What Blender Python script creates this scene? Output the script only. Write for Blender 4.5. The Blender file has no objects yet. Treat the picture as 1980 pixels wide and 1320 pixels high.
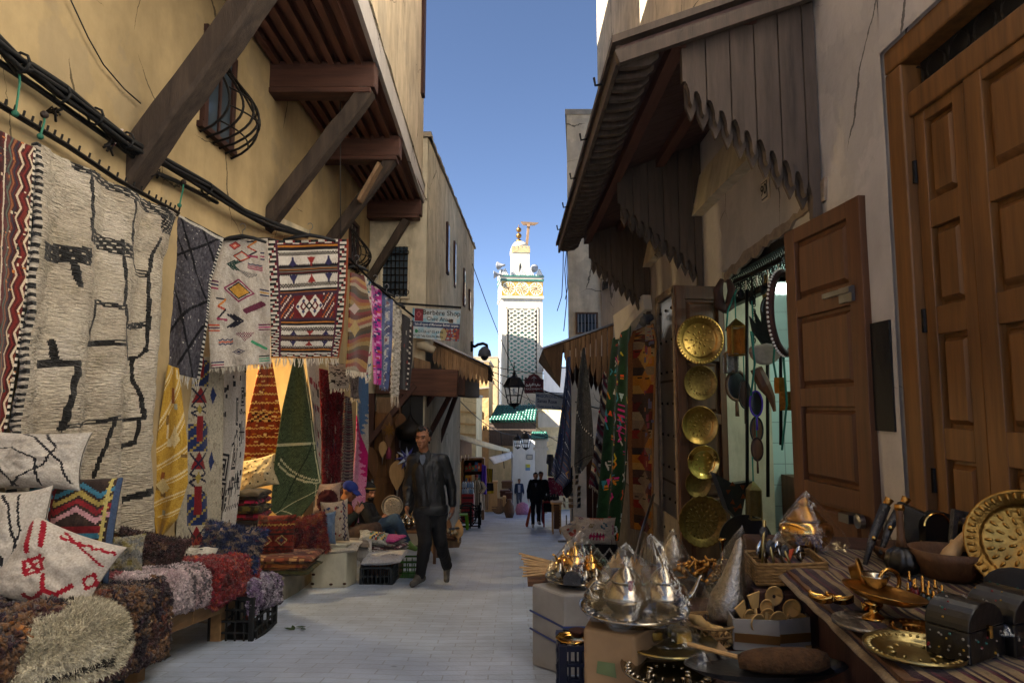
import bpy, math, random
import numpy as np
from mathutils import Vector as V, Matrix, noise as mn
R=math.radians; pi=math.pi
rnd=random.Random(7); npr=np.random.RandomState(5)
C=bpy.context.scene.collection
# ---------------------------------------------------------------- camera geometry: photo pixels (1980x1320) to metres
PITCH=R(5.48); F=1250.0; cp,sp=math.cos(PITCH),math.sin(PITCH)
SL=.1385; CH=.95                       # the street falls away from the camera at about 14 per cent
def ray(px,py):
    xc=(px-990)/F; yc=-(py-660)/F; y=cp-yc*sp
    return xc/y,(yc*cp+sp)/y
def W(px,py,Y): a,b=ray(px,py); return V((a*Y,Y,b*Y))
def gz(Y): return -CH-SL*min(Y,41)
def Yg(py): return CH/(-(ray(990,py)[1])-SL)
def ong(px,py): return W(px,py,Yg(py))
def onz(px,py,z): return W(px,py,z/ray(px,py)[1])
def onx(px,py,x): return W(px,py,x/ray(px,py)[0])
def S(px,Y): return px*Y/F
XL=-2.7; XR=2.05
# ---------------------------------------------------------------- materials
M={}
def lin(c):
    if isinstance(c,str):
        c=[int(c[i:i+2],16)/255 for i in (0,2,4)]
        return tuple(((x+.055)/1.055)**2.4 if x>.04 else x/12.92 for x in c)
    return tuple(c)
def _new(name):
    m=bpy.data.materials.new(name); m.use_nodes=True; nt=m.node_tree
    return m,nt,nt.nodes['Principled BSDF'],nt.nodes.new,nt.links.new
def pm(name,col,rough=.7,metal=0,var=.25,scale=6,bump=.2,bscale=40,st=(1,1,1),attr=False,spec=.4,dist=.01,col2=None,streak=0,sheen=0,detail=6,worn=0):
    m,nt,b,N,L=_new(name)
    tc=N('ShaderNodeTexCoord'); mp=N('ShaderNodeMapping'); mp.inputs['Scale'].default_value=st
    L(tc.outputs['Object'],mp.inputs[0])
    nz=N('ShaderNodeTexNoise'); nz.inputs['Scale'].default_value=scale; nz.inputs['Detail'].default_value=detail; nz.inputs['Roughness'].default_value=.62
    L(mp.outputs[0],nz.inputs['Vector'])
    mr=N('ShaderNodeMapRange'); mr.inputs[1].default_value=.25; mr.inputs[2].default_value=.75
    L(nz.outputs['Fac'],mr.inputs[0])
    fac=mr.outputs[0]
    if streak:
        mp2=N('ShaderNodeMapping'); mp2.inputs['Scale'].default_value=(2,2,.5); L(tc.outputs['Object'],mp2.inputs[0])
        n2=N('ShaderNodeTexNoise'); n2.inputs['Scale'].default_value=2.2; n2.inputs['Detail'].default_value=7; n2.inputs['Roughness'].default_value=.65
        L(mp2.outputs[0],n2.inputs['Vector'])
        mx2=N('ShaderNodeMix'); mx2.inputs[0].default_value=streak; L(fac,mx2.inputs[2])
        mr2=N('ShaderNodeMapRange'); mr2.inputs[1].default_value=.32; mr2.inputs[2].default_value=.68; L(n2.outputs['Fac'],mr2.inputs[0])
        L(mr2.outputs[0],mx2.inputs[3]); fac=mx2.outputs[0]
    if attr:
        at=N('ShaderNodeAttribute'); at.attribute_name='Col'
        mu=N('ShaderNodeMix'); mu.data_type='RGBA'; mu.blend_type='MULTIPLY'; mu.inputs[0].default_value=1
        mr3=N('ShaderNodeMapRange'); mr3.inputs[3].default_value=1-var; mr3.inputs[4].default_value=1+var*.6
        L(fac,mr3.inputs[0])
        L(at.outputs['Color'],mu.inputs[6]); L(mr3.outputs[0],mu.inputs[7]); L(mu.outputs[2],b.inputs['Base Color'])
    else:
        c=lin(col); mx=N('ShaderNodeMix'); mx.data_type='RGBA'
        c2=lin(col2) if col2 else tuple(min(1,x*(1+var)) for x in c)
        c1=tuple(x*(1-var) for x in c)
        mx.inputs[6].default_value=(*c1,1); mx.inputs[7].default_value=(*c2,1)
        L(fac,mx.inputs[0]); res=mx.outputs[2]
        if worn:   # patched repairs and hairline cracks
            n4=N('ShaderNodeTexNoise'); n4.inputs['Scale'].default_value=1.1; n4.inputs['Detail'].default_value=8; n4.inputs['Roughness'].default_value=.6; L(tc.outputs['Object'],n4.inputs['Vector'])
            r4=N('ShaderNodeMapRange'); r4.inputs[1].default_value=.56; r4.inputs[2].default_value=.585; r4.inputs[4].default_value=worn; L(n4.outputs['Fac'],r4.inputs[0])
            x4=N('ShaderNodeMix'); x4.data_type='RGBA'; x4.inputs[7].default_value=(*[v*.55+.06 for v in c],1); L(r4.outputs[0],x4.inputs[0]); L(res,x4.inputs[6])
            dm=N('ShaderNodeMix'); dm.data_type='RGBA'; dm.blend_type='LINEAR_LIGHT'; dm.inputs[0].default_value=.16; L(tc.outputs['Object'],dm.inputs[6]); L(n4.outputs['Color'],dm.inputs[7])
            vo=N('ShaderNodeTexVoronoi'); vo.feature='DISTANCE_TO_EDGE'; vo.inputs['Scale'].default_value=.75; L(dm.outputs[2],vo.inputs['Vector'])
            n5=N('ShaderNodeTexNoise'); n5.inputs['Scale'].default_value=.9; L(tc.outputs['Object'],n5.inputs['Vector'])
            r5=N('ShaderNodeMapRange'); r5.inputs[1].default_value=.5; r5.inputs[2].default_value=.62; r5.inputs[4].default_value=.009; L(n5.outputs['Fac'],r5.inputs[0])
            lt=N('ShaderNodeMath'); lt.operation='LESS_THAN'; L(vo.outputs['Distance'],lt.inputs[0]); L(r5.outputs[0],lt.inputs[1])
            x5=N('ShaderNodeMix'); x5.data_type='RGBA'; x5.inputs[7].default_value=(*[v*.25 for v in c],1); L(lt.outputs[0],x5.inputs[0]); L(x4.outputs[2],x5.inputs[6]); res=x5.outputs[2]
        L(res,b.inputs['Base Color'])
    b.inputs['Roughness'].default_value=rough; b.inputs['Metallic'].default_value=metal
    b.inputs['Specular IOR Level'].default_value=spec
    if sheen: b.inputs['Sheen Weight'].default_value=sheen
    if bump:
        n3=N('ShaderNodeTexNoise'); n3.inputs['Scale'].default_value=bscale; n3.inputs['Detail'].default_value=5
        L(mp.outputs[0],n3.inputs['Vector'])
        bp=N('ShaderNodeBump'); bp.inputs['Strength'].default_value=bump; bp.inputs['Distance'].default_value=dist
        L(n3.outputs['Fac'],bp.inputs['Height']); L(bp.outputs[0],b.inputs['Normal'])
    M[name]=m; return m
def emit(name,col,s):
    m,nt,b,N,L=_new(name); b.inputs['Emission Color'].default_value=(*lin(col),1); b.inputs['Emission Strength'].default_value=s
    b.inputs['Base Color'].default_value=(*lin(col),1); M[name]=m
pm('ochre','a5906a',.9,worn=.35,var=.42,scale=1.5,bump=.45,bscale=7,streak=.22,dist=.02)
pm('ochre_dark','a08255',.9,var=.3,scale=2.5,bump=.35,bscale=12,streak=.6,dist=.02)
pm('plaster_tan','b8a78c',.9,worn=.4,var=.5,scale=1.6,bump=.4,bscale=8,streak=.4,dist=.02)
pm('plaster_grey','bdb198',.9,worn=.4,var=.5,scale=1.8,bump=.4,bscale=9,streak=.5,dist=.02)
pm('plaster_pink','b0a9a4',.92,worn=.4,var=.22,scale=2.2,bump=.4,bscale=11,streak=.4,dist=.02)
pm('plaster_bare','8a7a6a',.95,var=.4,scale=9,bump=.8,bscale=20,dist=.02)
pm('plaster_cream','cbb68c',.9,worn=.4,var=.28,scale=1.2,bump=.4,bscale=6,streak=.6,dist=.02)
pm('plaster_white','d9d2c6',.9,var=.12,scale=1.5,bump=.25,bscale=8,streak=.5)
pm('adobe','a98a5c',.95,var=.4,scale=2.2,bump=.8,bscale=6,streak=.3,dist=.04)
pm('concrete','8b8172',.9,var=.35,scale=5,bump=.4,bscale=25)
pm('wood_dark','3a2119',.75,var=.5,scale=3,bump=.4,bscale=30,st=(6,6,.5),dist=.006)
pm('wood_dark_y','3d241b',.75,var=.5,scale=3,bump=.4,bscale=30,st=(6,.5,6),dist=.006)
pm('wood_dark_x','4a2e24',.75,var=.5,scale=3,bump=.4,bscale=30,st=(.5,6,6),dist=.006)
pm('wood_canopy','54473d',.8,var=.4,scale=3,bump=.4,bscale=25,st=(5,5,.6),dist=.006)
pm('wood_strut','2a1f1a',.85,var=.5,scale=3,bump=.6,bscale=25,st=(5,5,.6),dist=.008,col2='4a3d33')
pm('wood_old','4a3526',.85,var=.55,scale=3,bump=.6,bscale=25,st=(5,5,.6),dist=.008,col2='6a5440')
pm('wood_soffit','694638',.75,var=.4,scale=3,bump=.3,bscale=30,st=(6,.5,6),dist=.005)
pm('wood_door','6b4723',.5,var=.55,scale=2.6,bump=.15,bscale=22,st=(7,7,.45),dist=.004,spec=.45)
pm('wood_door_red','57361f',.55,var=.5,scale=2.6,bump=.15,bscale=22,st=(7,7,.45),dist=.004)
pm('wood_plank','7a6047',.85,var=.5,scale=3,bump=.5,bscale=25,st=(6,6,.5),dist=.006)
pm('wood_bench','80623f',.8,var=.35,scale=3,bump=.3,bscale=25,st=(6,.5,6),dist=.006)
pm('wood_light','b08d5e',.6,var=.25,scale=4,bump=.15,bscale=30,st=(5,5,.8))
pm('wood_brown','5c3f28',.6,var=.4,scale=4,bump=.3,bscale=30,st=(5,5,.8))
pm('iron','191513',.55,metal=.6,var=.4,scale=20,bump=.3,bscale=60)
pm('black','101012',.6,var=.3,scale=10,bump=.15)
pm('rubber','0c0c0d',.7,var=.3,scale=10,bump=.2,bscale=80)
pm('steel','8a8a8c',.35,metal=1,var=.25,scale=9,bump=.1)
pm('paint_dark','3a3536',.35,var=.35,scale=7,bump=.15,bscale=15,spec=.6)
pm('brass','9c7038',.34,metal=1,var=.35,scale=22,bump=.35,bscale=75,dist=.004)
pm('brass_dull','76582f',.45,metal=1,var=.5,scale=40,bump=.6,bscale=90,dist=.004)
pm('brass_bright','c8984e',.18,metal=1,var=.2,scale=18,bump=.12,bscale=60,dist=.003)
pm('brass_hammered','947038',.3,metal=1,var=.45,scale=26,bump=.22,bscale=85,dist=.01)
pm('silver','a39a8a',.2,metal=1,var=.35,scale=16,bump=.2,bscale=45,dist=.003)
pm('silver_dull','948c80',.36,metal=1,var=.5,scale=60,bump=.9,bscale=110,dist=.005)
pm('cloth',None,.95,var=.32,scale=110,bump=.5,bscale=170,attr=True,spec=.15,sheen=.15,dist=.004,detail=3)
pm('shag',None,1,var=.45,scale=60,bump=.9,bscale=90,attr=True,spec=.1,sheen=.2,dist=.012,detail=4)
pm('pile',None,1,var=.35,scale=26,bump=1.0,bscale=30,st=(.7,.7,3.2),attr=True,spec=.08,sheen=.2,dist=.03,detail=5)
pm('painted',None,.6,var=.12,scale=12,bump=.05,attr=True)
pm('ware',None,.3,var=.25,scale=20,bump=.1,attr=True,spec=.5)
pm('wicker','86683f',.8,var=.55,scale=40,bump=1.0,bscale=45,st=(1,1,3),dist=.01)
pm('cardboard','8a6f50',.85,var=.2,scale=5,bump=.1,bscale=30)
pm('box_grey','8e8a86',.6,var=.2,scale=6,bump=.15,bscale=20)
pm('leaf','24381a',.7,var=.3)
pm('metal_white','a9a491',.5,var=.35,scale=6,bump=.1,bscale=12,streak=.5)
pm('skin','8d5f45',.55,var=.12,scale=14,bump=.08,bscale=80,spec=.4)
pm('skin_light','b07f63',.55,var=.1,scale=14,bump=.05,spec=.4)
pm('hair','0c0908',.55,var=.4,scale=60,bump=.6,bscale=90,spec=.35)
pm('leather_black','111114',.52,var=.35,scale=18,bump=.5,bscale=22,spec=.5,dist=.008)
pm('cloth_black','101014',.9,var=.35,scale=30,bump=.3,bscale=60)
pm('denim','2d435c',.9,var=.35,scale=22,bump=.3,bscale=90)
pm('tile_green','14493c',.35,var=.6,scale=9,bump=.2,bscale=30,spec=.6,col2='3f7f6d')
pm('zellige_green','2a7060',.35,var=.4,scale=3,bump=.1)
pm('stucco_white','d8d4cc',.85,var=.14,scale=.8,bump=.2,bscale=5,streak=.5)
pm('stucco_beige','b9ae9b',.9,var=.2,scale=.8,bump=.3,bscale=5,streak=.5)  # darker beige stucco for trim, dome and pillar
pm('slate_plastic','6e6f72',.5,var=.15,scale=8,bump=.05)
pm('slate_dark','1b2023',.5,var=.2,scale=8); pm('green_plastic','2f5a18',.45,var=.2,scale=8); pm('rust','3a1c10',.9,var=.4,scale=20)
pm('minaret_stucco','b8b0a0',.88,var=.2,scale=.8,bump=.3,bscale=5,streak=.6)
emit('lamp_warm','ffd58a',9); emit('lamp_cool','e8fff4',8)
# clear plastic film
def film():
    m,nt,b,N,L=_new('film'); out=nt.nodes['Material Output']
    tr=N('ShaderNodeBsdfTransparent'); gl=N('ShaderNodeBsdfGlossy'); gl.inputs['Roughness'].default_value=.2
    gl.inputs['Color'].default_value=(.9,.92,.95,1)
    lw=N('ShaderNodeLayerWeight'); lw.inputs[0].default_value=.32
    mr=N('ShaderNodeMapRange'); mr.inputs[3].default_value=.04; mr.inputs[4].default_value=.4; L(lw.outputs['Facing'],mr.inputs[0])
    mx=N('ShaderNodeMixShader'); L(mr.outputs[0],mx.inputs[0]); L(tr.outputs[0],mx.inputs[1]); L(gl.outputs[0],mx.inputs[2])
    tc=N('ShaderNodeTexCoord'); nz=N('ShaderNodeTexNoise'); nz.inputs['Scale'].default_value=24; nz.inputs['Detail'].default_value=3
    L(tc.outputs['Object'],nz.inputs['Vector']); bp=N('ShaderNodeBump'); bp.inputs['Strength'].default_value=.7; bp.inputs['Distance'].default_value=.02
    L(nz.outputs['Fac'],bp.inputs['Height']); L(bp.outputs[0],gl.inputs['Normal'])
    L(mx.outputs[0],out.inputs[0]); M['film']=m
film()
def glass():
    m,nt,b,N,L=_new('window_glass'); b.inputs['Base Color'].default_value=(.05,.07,.09,1); b.inputs['Roughness'].default_value=.12; b.inputs['Specular IOR Level'].default_value=.7
    M['window_glass']=m
glass()
def paving():
    m,nt,b,N,L=_new('paving'); tc=N('ShaderNodeTexCoord')
    nzw=N('ShaderNodeTexNoise'); nzw.inputs['Scale'].default_value=3; L(tc.outputs['Object'],nzw.inputs['Vector'])
    add=N('ShaderNodeMix'); add.data_type='RGBA'; add.blend_type='LINEAR_LIGHT'; add.inputs[0].default_value=.02
    L(tc.outputs['Object'],add.inputs[6]); L(nzw.outputs['Color'],add.inputs[7])
    br=N('ShaderNodeTexBrick'); br.inputs['Scale'].default_value=1; br.inputs['Brick Width'].default_value=.25; br.inputs['Row Height'].default_value=.1
    br.inputs['Mortar Size'].default_value=.0045; br.inputs['Mortar Smooth'].default_value=.3; br.inputs['Bias'].default_value=-.1
    br.inputs['Color1'].default_value=(.43,.50,.63,1); br.inputs['Color2'].default_value=(.36,.42,.54,1); br.inputs['Mortar'].default_value=(.27,.30,.36,1)
    L(add.outputs[2],br.inputs['Vector'])
    nz=N('ShaderNodeTexNoise'); nz.inputs['Scale'].default_value=1.3; nz.inputs['Detail'].default_value=8; nz.inputs['Roughness'].default_value=.65; L(tc.outputs['Object'],nz.inputs['Vector'])
    mr=N('ShaderNodeMapRange'); mr.inputs[1].default_value=.3; mr.inputs[2].default_value=.7; mr.inputs[3].default_value=.72; mr.inputs[4].default_value=1.2; L(nz.outputs['Fac'],mr.inputs[0])
    mu=N('ShaderNodeMix'); mu.data_type='RGBA'; mu.blend_type='MULTIPLY'; mu.inputs[0].default_value=1; L(br.outputs['Color'],mu.inputs[6]); L(mr.outputs[0],mu.inputs[7])
    ns=N('ShaderNodeTexNoise'); ns.inputs['Scale'].default_value=.55; ns.inputs['Detail'].default_value=9; ns.inputs['Roughness'].default_value=.7; L(tc.outputs['Object'],ns.inputs['Vector'])
    ms=N('ShaderNodeMapRange'); ms.inputs[1].default_value=.5; ms.inputs[2].default_value=.66; ms.inputs[3].default_value=1; ms.inputs[4].default_value=.6; L(ns.outputs['Fac'],ms.inputs[0])
    vs_=N('ShaderNodeTexVoronoi'); vs_.inputs['Scale'].default_value=2.6; L(tc.outputs['Object'],vs_.inputs['Vector']); vm=N('ShaderNodeMapRange'); vm.inputs[1].default_value=.03; vm.inputs[2].default_value=.06; vm.inputs[3].default_value=.5; L(vs_.outputs['Distance'],vm.inputs[0])
    pr=N('ShaderNodeMath'); pr.operation='MULTIPLY'; L(ms.outputs[0],pr.inputs[0]); L(vm.outputs[0],pr.inputs[1])
    m2=N('ShaderNodeMix'); m2.data_type='RGBA'; m2.blend_type='MULTIPLY'; m2.inputs[0].default_value=1; L(mu.outputs[2],m2.inputs[6]); L(pr.outputs[0],m2.inputs[7]); L(m2.outputs[2],b.inputs['Base Color'])
    rr=N('ShaderNodeMapRange'); rr.inputs[3].default_value=.42; rr.inputs[4].default_value=.25; L(nz.outputs['Fac'],rr.inputs[0]); L(rr.outputs[0],b.inputs['Roughness'])
    n3=N('ShaderNodeTexNoise'); n3.inputs['Scale'].default_value=45; L(tc.outputs['Object'],n3.inputs['Vector'])
    ad=N('ShaderNodeMath'); ad.operation='MULTIPLY_ADD'; ad.inputs[1].default_value=-1.0; L(br.outputs['Fac'],ad.inputs[0]); L(n3.outputs['Fac'],ad.inputs[2])
    bp=N('ShaderNodeBump'); bp.inputs['Strength'].default_value=.55; bp.inputs['Distance'].default_value=.008; L(ad.outputs[0],bp.inputs['Height']); L(bp.outputs[0],b.inputs['Normal'])
    M['paving']=m
paving()
# ---------------------------------------------------------------- mesh builder
ORG={}
WS=bpy.data.scenes.new('work')
def wdg():
    with bpy.context.temp_override(scene=WS,view_layer=WS.view_layers[0]):
        dg=bpy.context.evaluated_depsgraph_get(); dg.update(); return dg
def frame(d,up=V((0,0,1))):
    d=V(d).normalized()
    s=d.cross(up)
    if s.length<1e-4: s=d.cross(V((1,0,0)))
    s.normalize(); u=s.cross(d).normalized()
    return s,u,d
class MB:
    def __init__(s): s.v=[]; s.f=[]; s.m=[]; s.c=[]; s.hc=False
    def add(s,vs,fs,mi=0,col=None):
        b=len(s.v); s.v+=[tuple(p) for p in vs]
        for k,f in enumerate(fs):
            s.f.append(tuple(b+i for i in f)); s.m.append(mi)
            if col is None: s.c.append((1,1,1))
            elif isinstance(col,(list,np.ndarray)) and len(col)==len(fs): s.c.append(tuple(col[k])); s.hc=True
            else: s.c.append(tuple(lin(col))); s.hc=True
        return s
    def hexa(s,p,mi=0,col=None):   # 4 bottom, 4 top
        return s.add(p,[(3,2,1,0),(4,5,6,7),(0,1,5,4),(1,2,6,5),(2,3,7,6),(3,0,4,7)],mi,col)
    def box(s,c,d,rot=None,mi=0,col=None):
        c=V(c); q=[V((x*d[0]/2,y*d[1]/2,z*d[2]/2)) for z in (-1,1) for x,y in ((-1,-1),(1,-1),(1,1),(-1,1))]
        if rot is not None: q=[rot@p for p in q]
        return s.hexa([c+p for p in q],mi,col)
    def bx(s,x0,x1,y0,y1,z0,z1,mi=0,col=None):
        return s.box(((x0+x1)/2,(y0+y1)/2,(z0+z1)/2),(x1-x0,y1-y0,z1-z0),None,mi,col)
    def beam(s,p0,p1,w,h,up=V((0,0,1)),mi=0,col=None,w1=None,h1=None):
        p0=V(p0);p1=V(p1); a,u,d=frame(p1-p0,up); q=[]
        for p,ww,hh in ((p0,w,h),(p1,w1 or w,h1 or h)):
            q+=[p-a*ww/2-u*hh/2,p+a*ww/2-u*hh/2,p+a*ww/2+u*hh/2,p-a*ww/2+u*hh/2]
        return s.hexa(q,mi,col)
    def tube(s,pts,r,n=8,mi=0,col=None,caps=True):
        pts=[V(p) for p in pts]; rs=r if isinstance(r,(list,tuple)) else [r]*len(pts)
        vs=[];fs=[]; pa=None
        for i,p in enumerate(pts):
            d=(pts[min(i+1,len(pts)-1)]-pts[max(i-1,0)])
            a,u,_=frame(d) if pa is None else (None,None,None)
            if pa is not None:
                d=d.normalized(); a=(pa-d*pa.dot(d))
                a=a.normalized() if a.length>1e-5 else frame(d)[0]
                u=a.cross(d)
            pa=a
            for k in range(n):
                t=2*pi*k/n; vs.append(p+a*math.cos(t)*rs[i]+u*math.sin(t)*rs[i])
        for i in range(len(pts)-1):
            for k in range(n):
                k2=(k+1)%n; fs.append((i*n+k,i*n+k2,(i+1)*n+k2,(i+1)*n+k))
        if caps: fs.append(tuple(range(n))[::-1]); fs.append(tuple((len(pts)-1)*n+k for k in range(n)))
        return s.add(vs,fs,mi,col)
    def lathe(s,prof,c,n=24,rot=None,mi=0,col=None,fn=None):
        c=V(c); vs=[];fs=[]
        for (r,z) in prof:
            for k in range(n):
                t=2*pi*k/n; rr=r*(fn(t,z) if fn else 1); p=V((rr*math.cos(t),rr*math.sin(t),z))
                vs.append(c+(rot@p if rot is not None else p))
        for i in range(len(prof)-1):
            for k in range(n):
                k2=(k+1)%n; fs.append((i*n+k,i*n+k2,(i+1)*n+k2,(i+1)*n+k))
        if prof[0][0]>1e-4: fs.append(tuple(range(n))[::-1])
        if prof[-1][0]>1e-4: fs.append(tuple((len(prof)-1)*n+k for k in range(n)))
        return s.add(vs,fs,mi,col)
    def ball(s,c,r,n=12,m=8,rot=None,mi=0,col=None):
        r=(r,r,r) if not isinstance(r,(tuple,list)) else r
        vs=[];fs=[];c=V(c)
        for i in range(m+1):
            a=pi*i/m
            for k in range(n):
                t=2*pi*k/n; p=V((r[0]*math.sin(a)*math.cos(t),r[1]*math.sin(a)*math.sin(t),r[2]*math.cos(a)))
                vs.append(c+(rot@p if rot is not None else p))
        for i in range(m):
            for k in range(n):
                k2=(k+1)%n; fs.append((i*n+k,(i+1)*n+k,(i+1)*n+k2,i*n+k2))
        return s.add(vs,fs,mi,col)
    def prism(s,poly,o,ux,uy,t,mi=0,col=None):
        o=V(o);ux=V(ux);uy=V(uy); nrm=ux.cross(uy).normalized()*t/2; n=len(poly)
        a=[o+ux*p[0]+uy*p[1] for p in poly]
        vs=[p-nrm for p in a]+[p+nrm for p in a]
        fs=[tuple(range(n))[::-1],tuple(range(n,2*n))]+[(i,(i+1)%n,n+(i+1)%n,n+i) for i in range(n)]
        return s.add(vs,fs,mi,col)
    def grid(s,nu,nv,fn,cols=None,mi=0):
        vs=[fn(i/nu,j/nv) for j in range(nv+1) for i in range(nu+1)]
        fs=[(j*(nu+1)+i,(j+1)*(nu+1)+i,(j+1)*(nu+1)+i+1,j*(nu+1)+i+1) for j in range(nv) for i in range(nu)]
        return s.add(vs,fs,mi,cols)
    def capsule(s,p0,p1,r0,r1,n=12):
        p0=V(p0);p1=V(p1); d=(p1-p0); L=d.length or 1e-4; pts=[];rs=[]
        d=d/L
        for k in range(4): a=pi/2*k/4; pts.append(p0-d*r0*math.cos(a)); rs.append(max(.0008,r0*math.sin(a)))
        for k in range(5): pts.append(p0+d*L*k/4); rs.append(r0+(r1-r0)*k/4)
        for k in range(3,-1,-1): a=pi/2*k/4; pts.append(p1+d*r1*math.cos(a)); rs.append(max(.0008,r1*math.sin(a)))
        return s.tube(pts,rs,n)
    def tufts(s,n,ln,w,fall=.5,jit=.5,src=None,mi=0,dark=.35,bias=None):
        F=src or list(range(len(s.f))); fs0=[s.f[i] for i in F]; cs0=[s.c[i] for i in F]; vv=s.v
        vs=[];fs=[];cl=[]
        for _ in range(n):
            k=rnd.randrange(len(fs0)); f=fs0[k]; p=[V(vv[i]) for i in f[:4]]
            if len(p)<3: continue
            a,b=rnd.random(),rnd.random()
            q=p[0].lerp(p[1],a).lerp((p[3] if len(p)>3 else p[2]).lerp(p[2],a),b)
            nr=(p[1]-p[0]).cross(p[2]-p[0])
            if nr.length<1e-12: continue
            nr.normalize()
            if bias is not None and nr.dot(bias)<0: nr=-nr
            d=nr+V((rnd.uniform(-jit,jit),rnd.uniform(-jit,jit),rnd.uniform(-jit,jit)-fall)); l=ln*rnd.uniform(.6,1.25)
            sd=d.cross(V((rnd.random()-.5,rnd.random()-.5,rnd.random()-.5))).normalized()*w/2
            i0=len(vs); q=q-nr*.003; mid=q+d.normalized()*l*.55; tip=mid+(d+V((0,0,-.45))).normalized()*l*.45
            vs+=[q-sd,q+sd,mid+sd*.9,mid-sd*.9,tip]
            fs+=[(i0,i0+1,i0+2,i0+3),(i0+3,i0+2,i0+4)]
            g=rnd.uniform(1-dark,1+dark*.5); c=tuple(min(1,x*g) for x in cs0[k]); cl+=[c,c]
        return s.add(vs,fs,mi,cl)
    def obj(s,name,mats,parent=None,smooth=False,bevel=0,solid=0,sub=0,off=0,mods=None):
        me=bpy.data.meshes.new(name)
        a=np.array(s.v,dtype=float)
        if parent is not None: o=ORG[parent]
        else: o=V(((a[:,0].min()+a[:,0].max())/2,(a[:,1].min()+a[:,1].max())/2,a[:,2].min()))
        a=a-np.array(o)
        me.from_pydata(a.tolist(),[],s.f)
        for m in ([mats] if isinstance(mats,str) else mats): me.materials.append(M[m])
        me.polygons.foreach_set('material_index',s.m)
        if smooth: me.polygons.foreach_set('use_smooth',[True]*len(s.f))
        if s.hc:
            at=me.color_attributes.new('Col','FLOAT_COLOR','CORNER')
            ln=np.array([len(f) for f in s.f]); c=np.array(s.c,dtype=np.float32); c=np.concatenate([c,np.ones((len(c),1),np.float32)],1)
            at.data.foreach_set('color',np.repeat(c,ln,axis=0).ravel())
        me.update()
        ob=bpy.data.objects.new(name,me); C.objects.link(ob)
        if parent is not None: ob.parent=parent; ORG[ob]=o
        else: ob.location=o; ORG[ob]=o
        if solid:
            md=ob.modifiers.new('Solidify','SOLIDIFY'); md.thickness=solid; md.offset=off
        if bevel:
            md=ob.modifiers.new('Bevel','BEVEL'); md.width=bevel; md.segments=2; md.limit_method='ANGLE'; md.angle_limit=R(40)
        if sub:
            md=ob.modifiers.new('Subdivision','SUBSURF'); md.levels=sub; md.render_levels=sub
        return ob
def tag(o,label,cat,group=None):
    o['label']=label; o['category']=cat
    if group: o['group']=group
    return o
def kind(o,k): o['kind']=k; return o
def thing(name,label,cat,loc,group=None):
    o=bpy.data.objects.new(name,None); C.objects.link(o); o.location=loc; o.empty_display_size=.1; ORG[o]=V(loc); return tag(o,label,cat,group)
def text(body,o,ux,uy,size,mat,parent,name='lettering',align='CENTER',ext=.002,bold=0,sx=1):
    cu=bpy.data.curves.new(name,'FONT'); cu.body=body; cu.size=1; cu.align_x=align; cu.align_y='CENTER'; cu.extrude=0; cu.offset=bold; cu.resolution_u=3
    t=bpy.data.objects.new('tmp',cu); WS.collection.objects.link(t)
    dg=wdg()
    me=bpy.data.meshes.new_from_object(t.evaluated_get(dg)); 
    bpy.data.objects.remove(t); ux=V(ux).normalized();uy=V(uy).normalized(); nr=ux.cross(uy); og=ORG[parent]
    for v in me.vertices: v.co=V(o)+ux*v.co.x*size*sx+uy*v.co.y*size+nr*ext-og
    me.name=name; me.materials.clear(); me.materials.append(M[mat]); ob=bpy.data.objects.new(name,me); C.objects.link(ob); ob.parent=parent; ORG[ob]=og
    return ob
def paint(name,c,rough=.6):
    if name not in M: pm(name,c,rough,var=.1,scale=8,bump=.05)
    return name
def sag(p,q,d,n=14):
    p=V(p);q=V(q); return [p.lerp(q,t/n)+V((0,0,-d*4*(t/n)*(1-t/n))) for t in range(n+1)]
def nz3(x,y,z): return mn.noise(V((x,y,z)))
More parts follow.
